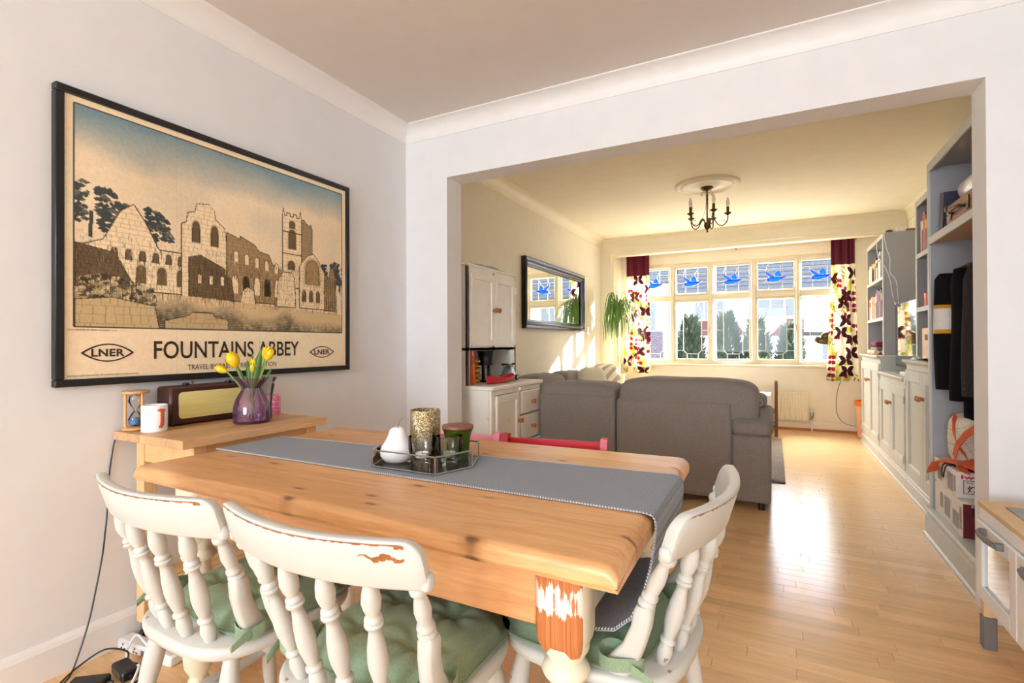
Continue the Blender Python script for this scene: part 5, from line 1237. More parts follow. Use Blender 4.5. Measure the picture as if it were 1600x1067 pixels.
# ------------------------------------------------------------------ corner sofa, its back towards the dining room
t = thing('corner_sofa', 'large dark grey woven corner sofa with its back to the dining table', 'sofa', (-1.0, 4.2, 0))
def rbox(x0, x1, y0, y1, z0, z1, b=.03, seg=3):
    import bmesh
    bm = bmesh.new(); bmesh.ops.create_cube(bm, size=1)
    for v_ in bm.verts: v_.co = Vector(((x0+x1)/2+v_.co.x*(x1-x0), (y0+y1)/2+v_.co.y*(y1-y0), (z0+z1)/2+v_.co.z*(z1-z0)))
    bmesh.ops.bevel(bm, geom=bm.edges[:]+bm.verts[:], offset=b, segments=seg, profile=.6, affect='EDGES')
    bm.verts.ensure_lookup_table(); q = MB(); q.add([tuple(v_.co) for v_ in bm.verts], [tuple(v_.index for v_ in f.verts) for f in bm.faces]); bm.free(); return q
part('back_panel', rbox(-1.058, -.255, 3.735, 3.90, .055, .715, .035), MAT['sofa'], t)
part('back_panel', rbox(-1.688, -1.066, 3.735, 3.90, .055, .728, .03), MAT['sofa'], t)
part('arm', rbox(-.258, -.022, 3.737, 4.75, .055, .505, .025), MAT['sofa'], t)
q = MB(); q.puff((-.135, 4.20, .555), (.262, 1.0, .15), .5, .25, 40, 16, .02, seed=2); part('arm_pad', q, MAT['sofa'], t)
q = MB(); q.puff((-.575, 3.925, .70), (.965, .36, .34), .45, .22, 56, 20, .035, seed=5); part('back_cushion', q, MAT['sofa'], t)
q = MB(); q.puff((-1.375, 3.925, .69), (.62, .36, .26), .45, .22, 56, 20, .03, seed=9); part('back_cushion', q, MAT['sofa'], t)
part('seat_base', rbox(-1.2, -.26, 3.88, 4.75, .055, .30, .02), MAT['sofa'], t)
q = MB(); q.puff((-.70, 4.40, .37), (.90, .72, .20), .3, .2, 40, 14, .02, seed=3); part('seat_pad', q, MAT['sofa'], t)
part('seat_base', rbox(-2.13, -1.21, 3.90, 6.55, .055, .30, .02), MAT['sofa'], t)
for i, (ya, yb_) in enumerate(((4.10, 4.90), (4.90, 5.70), (5.70, 6.48))):
    q = MB(); q.puff((-1.60, (ya+yb_)/2, .37), (.78, yb_-ya, .20), .3, .2, 40, 14, .02, seed=20+i); part('seat_pad', q, MAT['sofa'], t)
    q = MB(); q.puff((-2.01, (ya+yb_)/2, .62), (.27, yb_-ya-.01, .42), .45, .3, 40, 16, .04, seed=30+i); part('back_cushion', q, MAT['sofa'], t)
for (x, y) in ((-.08, 3.80), (-1.0, 3.80), (-.08, 4.68), (-1.9, 3.82), (-1.3, 6.45), (-2.05, 6.45)):
    q = MB(); q.lathe([(.02, 0), (.025, .056)], 12, (x, y, 0)); part('foot', q, MAT['black'], t)
k = N('striped_cushion_cotton').set(.95); wv = k.n('TexWave'); wv.inputs['Scale'].default_value = 9; k.l(k.coord(rot=(0, 0, .4)), wv.inputs['Vector']); k.col(k.ramp(wv.outputs['Fac'], [(.45, srgb(232, 224, 204)), (.6, srgb(176, 166, 146))])); MAT['stripecush'] = k.m
q = MB(); q.puff((0, 0, 0), (.44, .14, .44), .6, .35, 36, 16, .03, M=Matrix.Translation((-1.79, 5.86, .665)) @ Matrix.Rotation(math.radians(55), 4, 'Z') @ Matrix.Rotation(math.radians(-14), 4, 'X')); single('striped_cushion', q, MAT['stripecush'], 'cream striped cushion in the sunlight at the far end of the sofa', 'cushion')
q = MB(); q.puff((0, 0, 0), (.42, .13, .42), .6, .35, 36, 16, .03, M=Matrix.Translation((-1.765, 5.35, .655)) @ Matrix.Rotation(math.radians(70), 4, 'Z') @ Matrix.Rotation(math.radians(-14), 4, 'X')); single('plain_cushion', q, MAT['cushlight'], 'pale beige cushion leaning on the sofa against the left wall', 'cushion')
k = N('grey_striped_cotton').set(.95); wv = k.n('TexWave'); wv.inputs['Scale'].default_value = 14; wv.bands_direction = 'Y'; k.l(k.coord(), wv.inputs['Vector']); k.col(k.ramp(wv.outputs['Fac'], [(.4, srgb(120, 120, 124)), (.6, srgb(176, 178, 182))]))
q = MB(); q.puff((-.15, 4.42, .672), (.20, .36, .12), .7, .5, 32, 14, .03); single('grey_cushion', q, k.m, 'grey striped cushion resting on the sofa arm', 'cushion')
q = MB()
q.grid(30, 60, lambda u, v_: (-1.05+1.125*u, 4.58+2.12*v_, .012+.008*mnoise.noise(Vector((u*40, v_*70, 0)))))
q.box(-1.05, .075, 4.58, 6.70, .0005, .008); single('shag_rug', q, MAT['rug'], 'grey brown shaggy rug on the floor beyond the sofa arm', 'rug')

# ------------------------------------------------------------------ curtains, pole
def curtain(lab, x0, x1, xb0, xb1, y, z0, zb, z1, folds, seed):
    t = thing('curtain', lab, 'curtain', ((x0+x1)/2, y, z0), 0, 'leaf patterned curtains at the bay window')
    Hc = zb-z0; Wc = .50; NU, NV = 150, 420
    im = np.ones((NV+1, NU+1, 3))*np.array((240, 232, 206)); r_ = random.Random(seed); sx_, sy_ = NU/Wc, NV/Hc
    def leaf(cx, cy, L, wd, a, c_):
        pts = []
        for k_ in range(10): s = k_/9; pts.append((s*L, wd*math.sin(PI*s)**.8))
        for k_ in range(9, -1, -1): s = k_/9; pts.append((s*L, -wd*math.sin(PI*s)**.8))
        fill(im, [((cx+x*math.cos(a)-y_*math.sin(a))*sx_, (cy+x*math.sin(a)+y_*math.cos(a))*sy_) for x, y_ in pts], c_)
    OL, MAR, BRN, DOL = (186, 182, 84), (140, 28, 54), (62, 22, 32), (140, 136, 56)
    for i in range(26): # large olive leaves underneath
        leaf(r_.uniform(0, Wc), r_.uniform(0, Hc), r_.uniform(.14, .22), r_.uniform(.03, .05), r_.uniform(-PI, PI), r_.choice([OL, (206, 200, 110), OL]))
    for i in range(16):
        cx, cy, a = r_.uniform(0, Wc), r_.uniform(0, Hc), r_.uniform(-.4, .4)+PI/2
        for j in range(5): leaf(cx+.03*j*math.cos(a), cy+.03*j*math.sin(a), .06, .007, a+(.8 if j % 2 else -.8), DOL)
    for i in range(4): # strings of maroon discs
        cx, cy = Wc*(i+.5)/4+r_.uniform(-.04, .04), r_.uniform(0, .3)
        while cy < Hc:
            for s_ in (-1, 1):
                if r_.random() < .7: leaf(cx, cy, .062, .026, (0 if s_ > 0 else PI)+s_*.5, MAR)
            cy += r_.uniform(.055, .08)
            if r_.random() < .30: cy += r_.uniform(.12, .4); cx += r_.uniform(-.05, .05)
    for i in range(10): # dark brown sprays of leaves
        cx, cy = r_.uniform(0, Wc), Hc*(i+.5)/10+r_.uniform(-.05, .05)
        for a in (.5, -.5, PI-.5, PI+.5): leaf(cx, cy, r_.uniform(.11, .145), .030, a+r_.uniform(-.15, .15), BRN)
    me_v = []
    def pos(u, v_):
        s = v_**1.3; xa, xb = x0+(xb0-x0)*s, x1+(xb1-x1)*s
        amp = .017+.013*v_; ph = 2*PI*folds*u; return (xa+(xb-xa)*(u+.012*math.sin(ph*2+seed)), y+amp*math.sin(ph)+.010*math.sin(3.1*ph*.37+seed+v_*2), zb-Hc*v_)
    q = MB(); q.grid(NU, NV, lambda u, v_: pos(u, v_)); o = part('patterned_cloth', q, MAT['clothprint'], t, ang=180)
    paint_mesh(o.data, lin(im.reshape(-1, 3)))
    q = MB(); hb = z1-zb
    q.grid(NU, 24, lambda u, v_: (lambda p: (p[0], y+(p[1]-y)*(.8+.2*v_), zb+hb*(1-v_)))(pos(u, 0))); part('header_band', q, MAT['burgundy'], t, ang=180, label='plain burgundy header band')
MAT['burgundy'] = fabric('burgundy_cotton', (98, 20, 42), var=.12, scale=200, bump=.1)
curtain('shorter curtain at the left of the window, in front of the tall plant', -1.905, -1.575, -1.96, -1.56, 7.33, .70, 2.095, 2.405, 3, 3)
curtain('patterned curtain at the right of the window, above the cabinet end', .630, .878, .572, .915, 7.33, .655, 2.075, 2.405, 3, 11)
t = thing('curtain_pole', 'dark curtain pole running above the bay window', 'curtain pole', (-.5, 7.33, 2.40))
q = MB(); q.tube([(-1.97, 7.33, 2.402), (.90, 7.33, 2.402)], .011, 12); part('rod', q, MAT['darkwood'], t)
for s_, x in ((1, .90), (-1, -1.97)):
    q = MB(); q.lathe([(.011, 0), (.018, .006), (.012, .012), (.022, .030), (.018, .045), (.001, .052)], 16, M=Matrix.Translation((x, 7.33, 2.402)) @ Matrix.Rotation(s_*PI/2, 4, 'Y')); part('finial', q, MAT['darkwood'], t)
for x in (-1.93, -.45, .895):
    q = MB(); q.box(x-.01, x+.01, 7.33, 7.5, 2.385, 2.40, .003); part('bracket', q, MAT['darkwood'], t)

# ------------------------------------------------------------------ tall plant on its stand
t = thing('plant_stand', 'small wooden plant stand behind the sofa corner', 'plant stand', (-1.87, 6.78, 0))
q = MB(); q.lathe([(.001, .56), (.14, .56), (.145, .57), (.14, .58), (.001, .58)], 24, (-1.87, 6.78, 0)); part('top', q, MAT['birch_x'], t)
for k_ in range(3):
    a = k_*2*PI/3; q = MB(); q.tube([(-1.87+.13*math.cos(a), 6.78+.11*math.sin(a), 0), (-1.87+.09*math.cos(a), 6.78+.09*math.sin(a), .56)], .012, 8); part('leg', q, MAT['birch'], t)
t = thing('dragon_tree', 'tall potted dragon tree in front of the left curtain', 'plant', (-1.87, 6.78, .581))
q = MB(); q.lathe([(.001, 0), (.075, 0), (.08, .004), (.098, .105), (.104, .11), (.104, .125), (.096, .125), (.09, .10), (.001, .10)], 4, M=Matrix.Translation((-1.87, 6.78, .581)) @ Matrix.Rotation(PI/4+.1, 4, 'Z')); part('pot', q, plain('buff_pot', (214, 194, 164), .7, var=.05), t, smooth=False)
q = MB(); q.lathe([(.001, .098), (.09, .098), (.001, .104)], 16, (-1.87, 6.78, .581)); part('soil', q, plain('potting_soil', (70, 50, 36), .9, var=.3), t)
q = MB(); tr_ = [(-1.87, 6.78, .66), (-1.875, 6.78, .85), (-1.885, 6.78, 1.05), (-1.89, 6.78, 1.30), (-1.88, 6.78, 1.50)]; q.tube(tr_, [.021, .018, .016, .015, .014], 10); part('trunk', q, plain('plant_trunk', (188, 164, 120), .8, var=.2, scale=40), t)
r_ = random.Random(5); MAT['strap'] = plain('strap_leaf', (96, 132, 58), .45, var=.3, scale=6)
for i in range(112):
    a = r_.uniform(0, 2*PI); L_ = r_.uniform(.32, .56); up_ = r_.uniform(.14, .36); b0 = Vector((-1.88, 6.76, r_.uniform(1.38, 1.52))); d = Vector((math.cos(a)*(.55 if math.cos(a) < 0 else 1), math.sin(a)*(.35 if math.sin(a) > 0 else .9), 0)); w = r_.uniform(.006, .010); sd_ = Vector((-d.y, d.x, 0)).normalized(); q = MB(); vs = []
    for k_ in range(9):
        s = k_/8; p = b0+d*(L_*.66*(1-(1-s)**1.5))+Vector((0, 0, up_*math.sin(PI*min(1, s*.95))*1.1-L_*.62*s**2.3)); ww = w*math.sin(PI*min(.98, s*.85+.12))**.6
        vs += [p-sd_*ww, p+Vector((0, 0, -.004)), p+sd_*ww]
    q.add(vs, [f for k_ in range(8) for f in ((3*k_, 3*k_+1, 3*k_+4, 3*k_+3), (3*k_+1, 3*k_+2, 3*k_+5, 3*k_+4))]); part('leaf', q, MAT['strap'], t)
q = MB(); q.tube([(-1.85, 6.77, .67), (-1.84, 6.76, .78), (-1.82, 6.76, .84)], .005, 6)
part('side_shoot', q, MAT['strap'], t)

# ------------------------------------------------------------------ radiator, small table and chair, sill ornament, bin
t = thing('radiator', 'cream ribbed panel radiator under the window', 'radiator', (-.2, 7.42, .12))
q = MB(); x0, x1, z0, z1 = -.80, .375, .13, .485; secs = []
q.box(x0, x1, 7.43, 7.445, z0, z1); ribs = 36
for z, ins in ((z0, .014), (z0+.03, 0), (z1-.04, 0), (z1-.012, .014)):
    sec = []
    for i in range(ribs*4+1):
        u = i/(ribs*4); sec.append((x0+(x1-x0)*u, 7.428-(.020-ins*.9)*(0.5+.5*math.copysign(min(1, abs(math.sin(PI*ribs*u*2))*1.6), math.sin(PI*ribs*u*2))), z))
    secs.append(sec+[(x1, 7.44, z), (x0, 7.44, z)])
q.loft(secs); part('panel', q, MAT['radiator'], t)
q = MB()
for i in range(46): xx_ = x0+.02+i*(x1-x0-.04)/45; q.box(xx_, xx_+.014, 7.412, 7.452, z1-.004, z1, .001)
q.box(x0, x1, 7.405, 7.41, z1-.01, z1, .001); part('top_grille', q, MAT['radiator'], t, smooth=False)
q = MB(); q.box(x1, x1+.006, 7.405, 7.46, z0, z1, .002); part('side_cover', q, MAT['radiator'], t)
q = MB(); q.lathe([(.011, 0), (.011, .03), (.016, .034), (.02, .05), (.021, .09), (.019, .105), (.001, .108)], 16, (x1+.045, 7.43, z0+.012)); q.tube([(x1, 7.43, z0+.025), (x1+.045, 7.43, z0+.025)], .008, 8); part('valve', q, MAT['steel'], t)
q = MB(); q.tube([(x1+.045, 7.43, z0+.015), (x1+.045, 7.43, 0)], .0075, 8); part('pipe', q, MAT['trim'], t)
t = thing('play_table', 'small white low table between the sofa and the radiator', 'table', (-.45, 6.95, 0))
q = MB(); q.box(-.88, -.035, 6.72, 7.18, .475, .50, .004); part('top', q, MAT['whiteplastic'], t)
for (x, y) in ((-.85, 6.75), (-.065, 6.75), (-.85, 7.15), (-.065, 7.15)):
    q = MB(); q.box(x-.024, x+.024, y-.022, y+.022, 0, .475, .003); part('leg', q, MAT['whiteplastic'], t)
q = MB(); q.box(-.83, -.085, 6.745, 6.765, .41, .475); q.box(-.83, -.085, 7.135, 7.155, .41, .475); part('apron', q, MAT['whiteplastic'], t)
t = thing('child_chair', 'small dark brown wooden chair beside the white low table', 'chair', (-.05, 6.95, 0))
for (x, y, h_) in ((.02, 6.83, .655), (.02, 7.10, .655)):
    q = MB(); q.box(x-.018, x+.018, y-.016, y+.016, 0, h_, .004); part('back_post', q, MAT['darkwood'], t)
for (x, y) in ((-.235, 6.83), (-.235, 7.10)):
    q = MB(); q.box(x-.016, x+.016, y-.016, y+.016, 0, .285, .003); part('leg', q, MAT['darkwood'], t)
q = MB(); q.box(-.255, .035, 6.81, 7.12, .285, .305, .004); part('seat', q, MAT['darkwood'], t)
for z in (.46, .56):
    q = MB(); q.box(.012, .026, 6.846, 7.084, z, z+.05, .003); part('back_slat', q, MAT['darkwood'], t)
for y in (6.83, 7.10):
    q = MB(); q.box(-.22, .004, y-.008, y+.008, .12, .14, .002); part('rung', q, MAT['darkwood'], t)
t = thing('sill_ornament', 'dark bronze ornament of folded leaf shapes on an orange stem on the sill', 'ornament', (.60, 7.425, .838))
q = MB(); q.lathe([(.001, 0), (.045, 0), (.05, .006), (.03, .012), (.010, .02), (.008, .10), (.008, .30), (.001, .31)], 16, (.60, 7.425, .838)); part('stem', q, plain('orange_lacquer', (232, 122, 66), .4, var=.05), t)
for (dx, dz, sx_, sz_, ry) in ((-.07, .305, .17, .085, .25), (-.02, .37, .12, .10, -.5), (-.11, .33, .07, .06, .9), (.02, .35, .07, .13, .2)):
    q = MB(); q.puff((0, 0, 0), (sx_, .07, sz_), .9, .8, 24, 14, .12, M=Matrix.Translation((.60+dx, 7.42, .838+dz)) @ Matrix.Rotation(ry, 4, 'Y'), seed=dx*30); part('leaf_shape', q, MAT['bronze'], t)
t = thing('waste_bin', 'small bin with an orange rim beside the far cabinet', 'bin', (.965, 7.25, 0))
q = MB(); q.lathe([(.001, 0), (.085, 0), (.09, .005), (.108, .39), (.104, .39), (.085, .008), (.001, .006)], 26, (.965, 7.25, 0)); part('body', q, plain('pale_pink_plastic', (236, 190, 164), .35, var=.03), t)
q = MB(); q.lathe([(.106, .37), (.118, .385), (.118, .43), (.110, .432), (.104, .40)], 26, (.965, 7.25, 0), cap=False); part('rim', q, plain('orange_plastic', (244, 130, 40), .35, var=.03), t)
cable('aerial_cable', 'thin grey cable hanging in a loop on the wall right of the radiator', [(.74, 7.475, .66), (.70, 7.478, .52), (.685, 7.478, .36), (.70, 7.478, .22), (.76, 7.47, .13), (.85, 7.46, .10), (.93, 7.47, .10)], .0035, 'greyplastic')

# ------------------------------------------------------------------ ceiling rose and chandelier
RX, RY = -.54, 4.97
q = MB(); q.lathe([(.285, 0), (.284, -.008), (.272, -.020), (.256, -.022), (.248, -.014), (.236, -.012), (.228, -.022), (.212, -.026), (.200, -.020), (.188, -.012), (.150, -.010), (.120, -.014), (.098, -.026), (.080, -.030), (.066, -.024), (.05, -.022), (.001, -.022)], 56, (RX, RY, CR)); single('ceiling_rose', q, MAT['trim_rear'], 'round moulded plaster rose on the sitting room ceiling', 'ceiling rose')
t = thing('chandelier', 'aged brass five arm candle chandelier hanging from the ceiling rose', 'chandelier', (RX, RY, 2.14))
q = MB(); q.lathe([(.001, 2.556), (.055, 2.555), (.056, 2.545), (.040, 2.530), (.016, 2.522), (.008, 2.515), (.001, 2.512)][::-1], 24, (RX, RY, 0)); part('canopy', q, MAT['brass'], t)
q = MB(); q.lathe([(.001, 2.14), (.007, 2.142), (.009, 2.152), (.006, 2.160), (.010, 2.166), (.024, 2.185), (.029, 2.205), (.026, 2.225), (.014, 2.235), (.007, 2.24), (.006, 2.40), (.010, 2.45), (.007, 2.47), (.012, 2.478), (.007, 2.486), (.006, 2.52), (.001, 2.522)], 18, (RX, RY, 0)); part('stem', q, MAT['brass'], t)
for i in range(5):
    a = math.radians(6.2)+2*PI*i/5; ca, sa = math.cos(a), math.sin(a); P_ = lambda r_, z: (RX+r_*ca, RY+r_*sa, z)
    q = MB(); pts = [(.022, 2.215), (.030, 2.25), (.048, 2.262), (.068, 2.245), (.088, 2.212), (.115, 2.194), (.142, 2.20), (.165, 2.224), (.175, 2.255), (.175, 2.285)]
    fine_ = []
    for k_ in range(len(pts)-1):
        p0, p1, p2, p3 = pts[max(0, k_-1)], pts[k_], pts[k_+1], pts[min(len(pts)-1, k_+2)]
        for j in range(4):
            s = j/4; fine_.append(tuple(.5*(2*p1[m_]+(p2[m_]-p0[m_])*s+(2*p0[m_]-5*p1[m_]+4*p2[m_]-p3[m_])*s*s+(3*p1[m_]-p0[m_]-3*p2[m_]+p3[m_])*s**3) for m_ in (0, 1)))
    fine_.append(pts[-1]); q.tube([P_(*p) for p in fine_], .0052, 7); ar = part('arm', q, MAT['brass'], t)
    q = MB(); q.tube([P_(.135+.022*math.cos(th_), 2.222+.022*math.sin(th_)) for th_ in [-1.4+.35*j for j in range(12)]], .0022, 5); part('scroll', q, MAT['brass'], ar)
    q = MB(); q.lathe([(.004, 2.282), (.010, 2.286), (.030, 2.300), (.032, 2.305), (.012, 2.303), (.012, 2.36), (.001, 2.362)], 18, (RX+.175*ca, RY+.175*sa, 0)); part('candle_cup', q, MAT['brass'], ar)
    q = MB(); q.lathe([(.009, 2.36), (.0115, 2.372), (.0165, 2.39), (.016, 2.405), (.010, 2.428), (.003, 2.446), (.001, 2.448)], 16, (RX+.175*ca, RY+.175*sa, 0)); part('bulb', q, plain('frosted_bulb', (240, 236, 222), .3, var=.02), t) if i == 0 else link(bpy.data.objects.new('bulb', mesh('bulb', q, bpy.data.materials['frosted_bulb'], ROOTM[t.name].inverted())), t)
for a in (.3, PI+.3):
    ca, sa = math.cos(a), math.sin(a); q = MB(); q.tube([(RX+r_*ca, RY+r_*sa, z) for r_, z in ((.008, 2.50), (.03, 2.515), (.052, 2.508), (.056, 2.488), (.044, 2.478), (.036, 2.488), (.042, 2.496))], .002, 5); part('scroll', q, MAT['brass'], t)
    q = MB(); q.tube([(RX+r_*ca, RY+r_*sa, z) for r_, z in ((.008, 2.42), (.014, 2.36), (.03, 2.30), (.05, 2.262))], .0016, 5); part('stay_wire', q, MAT['brass'], t)

# ------------------------------------------------------------------ grey built-in units along the right wall
CX, WXR = .895, 1.325
G, GI = 'grey_unit', 'grey_unit_in'
def base_unit(lab, y0, y1, top, xf, knobz, over, tip=0):
    t = thing('base_cabinet', lab, 'cabinet', ((xf+WXR)/2, (y0+y1)/2, 0), 0, 'grey base cabinets along the right wall')
    q = MB(); q.box(xf+.02, WXR, y0, y0+.018, .11, top-.04); q.box(xf+.02, WXR, y1-.018, y1, .11, top-.04); q.box(WXR-.012, WXR, y0, y1, .11, top-.04); q.box(xf+.02, WXR, y0, y1, .11, .128)
    for (a, b_, c_, d) in ((y0, y0+.022, .11, top-.04), (y1-.022, y1, .11, top-.04), (y0+.022, y1-.022, top-.075, top-.04), (y0+.022, y1-.022, .11, .135)): q.box(xf, xf+.02, a, b_, c_, d)
    part('carcass', q, MAT[G], t, smooth=False)
    ym = (y0+y1)/2
    panel_door('door', xf+.006, -1, y0+.024, ym-.0012, .137, top-.077, G, t, .075, (ym-.03, knobz), [(y0+.022, .22), (y0+.022, top-.17)], th_=.02)
    panel_door('door', xf+.006, -1, ym+.0012, y1-.024, .137, top-.077, G, t, .075, (ym+.03, knobz), [(y1-.022, .22), (y1-.022, top-.17)], th_=.02)
    q = MB(); prof = [(WXR, top-.04), (xf-.004, top-.04), (xf-.006, top-.034), (xf-.020, top-.022), (xf-.024, top-.018), (xf-.030, top-.016), (xf-.032, top-.004), (xf-.028, top), (WXR, top)]
    q.loft([[(x, y, z) for x, z in prof] for y in (y0-(tip if tip else 0), y1+(over if over else 0))]); part('counter', q, MAT[G], t, smooth=False)
    q = MB(); prof = [(xf+.02, 0), (xf-.024, 0), (xf-.024, .010), (xf-.016, .014), (xf-.012, .08), (xf-.004, .092), (xf-.006, .104), (xf+.002, .112), (xf+.02, .112)]
    q.loft([[(x, y, z) for x, z in prof] for y in (y0, y1)]); part('plinth', q, MAT[G], t, smooth=False)
    return t
base_unit('far grey base cabinet beside the right curtain', 5.872, 6.985, .995, CX, .735, 0)
base_unit('lower middle grey base cabinet under the television', 4.803, 5.868, .850, CX, .61, 0)
base_unit('near grey base cabinet next to the tall open unit', 3.762, 4.799, .992, CX, .74, 0)
def bookcase(lab, y0, y1, z0, z1, shelves):
    t = thing('bookcase', lab, 'bookcase', (1.13, (y0+y1)/2, z0), 0, 'grey bookcases above the base cabinets'); xf = .953
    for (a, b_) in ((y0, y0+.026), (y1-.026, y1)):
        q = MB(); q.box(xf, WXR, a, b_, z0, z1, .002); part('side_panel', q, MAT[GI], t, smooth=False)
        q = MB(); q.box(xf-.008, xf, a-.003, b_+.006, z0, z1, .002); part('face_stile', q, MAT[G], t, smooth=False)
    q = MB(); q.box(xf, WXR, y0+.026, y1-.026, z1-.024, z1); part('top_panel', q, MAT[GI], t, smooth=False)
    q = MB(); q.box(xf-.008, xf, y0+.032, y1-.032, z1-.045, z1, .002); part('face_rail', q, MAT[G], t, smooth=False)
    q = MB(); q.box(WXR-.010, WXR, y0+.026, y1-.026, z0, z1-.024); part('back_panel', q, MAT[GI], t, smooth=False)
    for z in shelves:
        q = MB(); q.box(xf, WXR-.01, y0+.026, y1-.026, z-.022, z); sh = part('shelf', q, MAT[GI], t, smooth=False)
        q = MB(); q.box(xf-.008, xf, y0+.032, y1-.032, z-.034, z, .002); part('shelf_lip', q, MAT[G], sh, smooth=False)
    return t
bookcase('far grey bookcase full of books, cables hanging down its side', 6.035, 6.985, .996, 2.19, (1.372, 1.772))
bookcase('near grey bookcase between the television and the tall unit', 3.765, 4.755, .993, 2.168, (1.378, 1.772))
# tall open unit
TX = .80
t = thing('tall_open_unit', 'tall grey open unit with coats hanging in it, beside the opening', 'wardrobe unit', (1.06, 3.31, 0))
TY0, TY1, TZT = 2.87, 3.752, 2.158
for (a, b_, lab_) in ((TY0, TY0+.03, None), (TY1-.03, TY1, None)):
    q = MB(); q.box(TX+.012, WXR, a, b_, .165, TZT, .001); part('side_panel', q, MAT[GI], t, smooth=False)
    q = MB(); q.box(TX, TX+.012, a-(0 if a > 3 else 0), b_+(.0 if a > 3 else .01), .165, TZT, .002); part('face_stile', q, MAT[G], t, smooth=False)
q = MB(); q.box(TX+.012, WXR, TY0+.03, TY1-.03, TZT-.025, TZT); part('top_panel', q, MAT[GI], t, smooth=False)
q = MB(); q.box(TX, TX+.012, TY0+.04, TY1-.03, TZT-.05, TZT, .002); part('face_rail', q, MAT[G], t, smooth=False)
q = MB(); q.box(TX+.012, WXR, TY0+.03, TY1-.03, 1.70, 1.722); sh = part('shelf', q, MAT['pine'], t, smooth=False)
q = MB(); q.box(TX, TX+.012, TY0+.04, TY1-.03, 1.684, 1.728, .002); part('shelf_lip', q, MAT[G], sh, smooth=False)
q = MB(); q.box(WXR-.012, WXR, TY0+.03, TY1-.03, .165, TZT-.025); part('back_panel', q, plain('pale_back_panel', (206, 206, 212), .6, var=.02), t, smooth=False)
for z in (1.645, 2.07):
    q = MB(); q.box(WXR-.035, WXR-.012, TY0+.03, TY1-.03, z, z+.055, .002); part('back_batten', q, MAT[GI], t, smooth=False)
q = MB(); q.box(TX-.02, WXR, TY0, TY1, .145, .165, .003); part('floor_panel', q, MAT[G], t, smooth=False)
q = MB(); prof = [(TX+.05, 0), (TX-.030, 0), (TX-.030, .014), (TX-.020, .020), (TX-.018, .105), (TX-.010, .120), (TX-.014, .132), (TX-.024, .145), (TX-.024, .158), (TX-.018, .1655), (TX+.05, .1655)]
q.loft([[(x, y, z) for x, z in prof] for y in (TY0, TY1+.004)]); part('plinth', q, MAT[G], t, smooth=False)
q = MB(); q.tube([(1.07, TY0+.03, 1.615), (1.07, TY1-.03, 1.615)], .012, 12); part('hanging_rail', q, MAT['steel'], t)

# books and things on the shelves
def book_row(y_start, specs, z, x0, grp):
    y = y_start
    for (nm, w, h_, dep, cn, bd) in specs:
        book('book', nm, x0, x0+dep, y-w, y, z+.0006, z+h_, BC[cn], grp, 0, '-x', BC[bd] if bd else None); y -= w+.003
def shelf_books(y, z, grp, where, rows):
    """rows: size word, cover colour, panel colour or None, width, height"""
    names = dict(pinkish='pale pink', navy='navy blue', plum='plum', cream='cream', white='white')
    for sz_, cn, bd, w, h_ in rows:
        lab = f"{sz_} {names.get(cn, cn)} book" + (f" with a {names.get(bd, bd)} spine panel" if bd else " with a plain spine") + f" on {where}"
        book('book', lab, .957, .957+r_books.uniform(.13, .17), y-w, y, z+.0006, z+h_, BC[cn], grp, 0, '-x', BC[bd] if bd else None); y -= w+.004
r_books = random.Random(12)
shelf_books(6.945, 1.772, 'books on the upper far shelf', "the far bookcase's upper shelf", [('short', 'pinkish', None, .05, .16), ('tall', 'cream', None, .05, .20), ('short', 'red', 'cream', .04, .15), ('thick', 'brown', 'cream', .07, .215), ('tall', 'orange', 'white', .05, .205), ('thick', 'black', 'yellow', .07, .225), ('thin', 'yellow', None, .035, .19), ('tall', 'brown', 'yellow', .06, .24), ('thick', 'cream', 'black', .07, .21), ('thin', 'black', None, .04, .20), ('tall', 'white', None, .05, .25), ('thick', 'white', 'black', .075, .27)])
shelf_books(6.945, 1.372, 'books on the lower far shelf', "the far bookcase's lower shelf", [('thin', 'red', None, .035, .235), ('tall', 'white', 'orange', .05, .225), ('thin', 'pinkish', 'red', .035, .22), ('thick', 'white', None, .06, .24), ('tall', 'orange', None, .05, .25), ('thin', 'yellow', 'blue', .045, .24), ('thick', 'orange', 'yellow', .06, .235), ('thin', 'cream', 'red', .035, .23), ('tall', 'blue', 'white', .055, .27), ('thick', 'navy', 'red', .07, .30), ('tall', 'plum', None, .06, .29), ('thick', 'red', 'navy', .07, .275), ('tall', 'navy', None, .05, .295), ('thin', 'plum', 'yellow', .04, .28)])
q = MB(); q.box(.944, .950, 6.66, 6.86, 1.773, 1.93); single('greeting_card', q, BC['cream'], 'cream card standing in front of the books on the upper far shelf', 'card', smooth=False)
book_row(4.70, [('cream book leaning on red ones, near bookcase top shelf', .03, .24, .16, 'cream', None), ('red hardback on the top shelf of the near bookcase', .04, .27, .18, 'red', 'cream'), ('orange hardback on the top shelf of the near bookcase', .04, .29, .18, 'orange', None), ('brown book on the top shelf of the near bookcase', .05, .26, .18, 'brown', 'yellow')], 1.772, .965, 'books on the top shelf of the near bookcase')
t = thing('storage_tin', 'round orange tin on the lower shelf of the near bookcase', 'tin', (1.025, 4.635, 1.378))
q = MB(); q.lathe([(.001, 0), (.052, 0), (.054, .003), (.054, .085), (.001, .086)], 26, (1.025, 4.635, 1.378)); part('tin_body', q, plain('orange_tin', (232, 92, 40), .3, var=.04), t)
q = MB(); q.lathe([(.056, .07), (.056, .098), (.05, .101), (.001, .101)], 26, (1.025, 4.635, 1.378)); part('lid', q, plain('orange_tin_lid', (240, 110, 50), .3, var=.04), t)
t = thing('wooden_box', 'pale wooden box with a handle hole on the near base cabinet', 'box', (1.03, 4.40, .992))
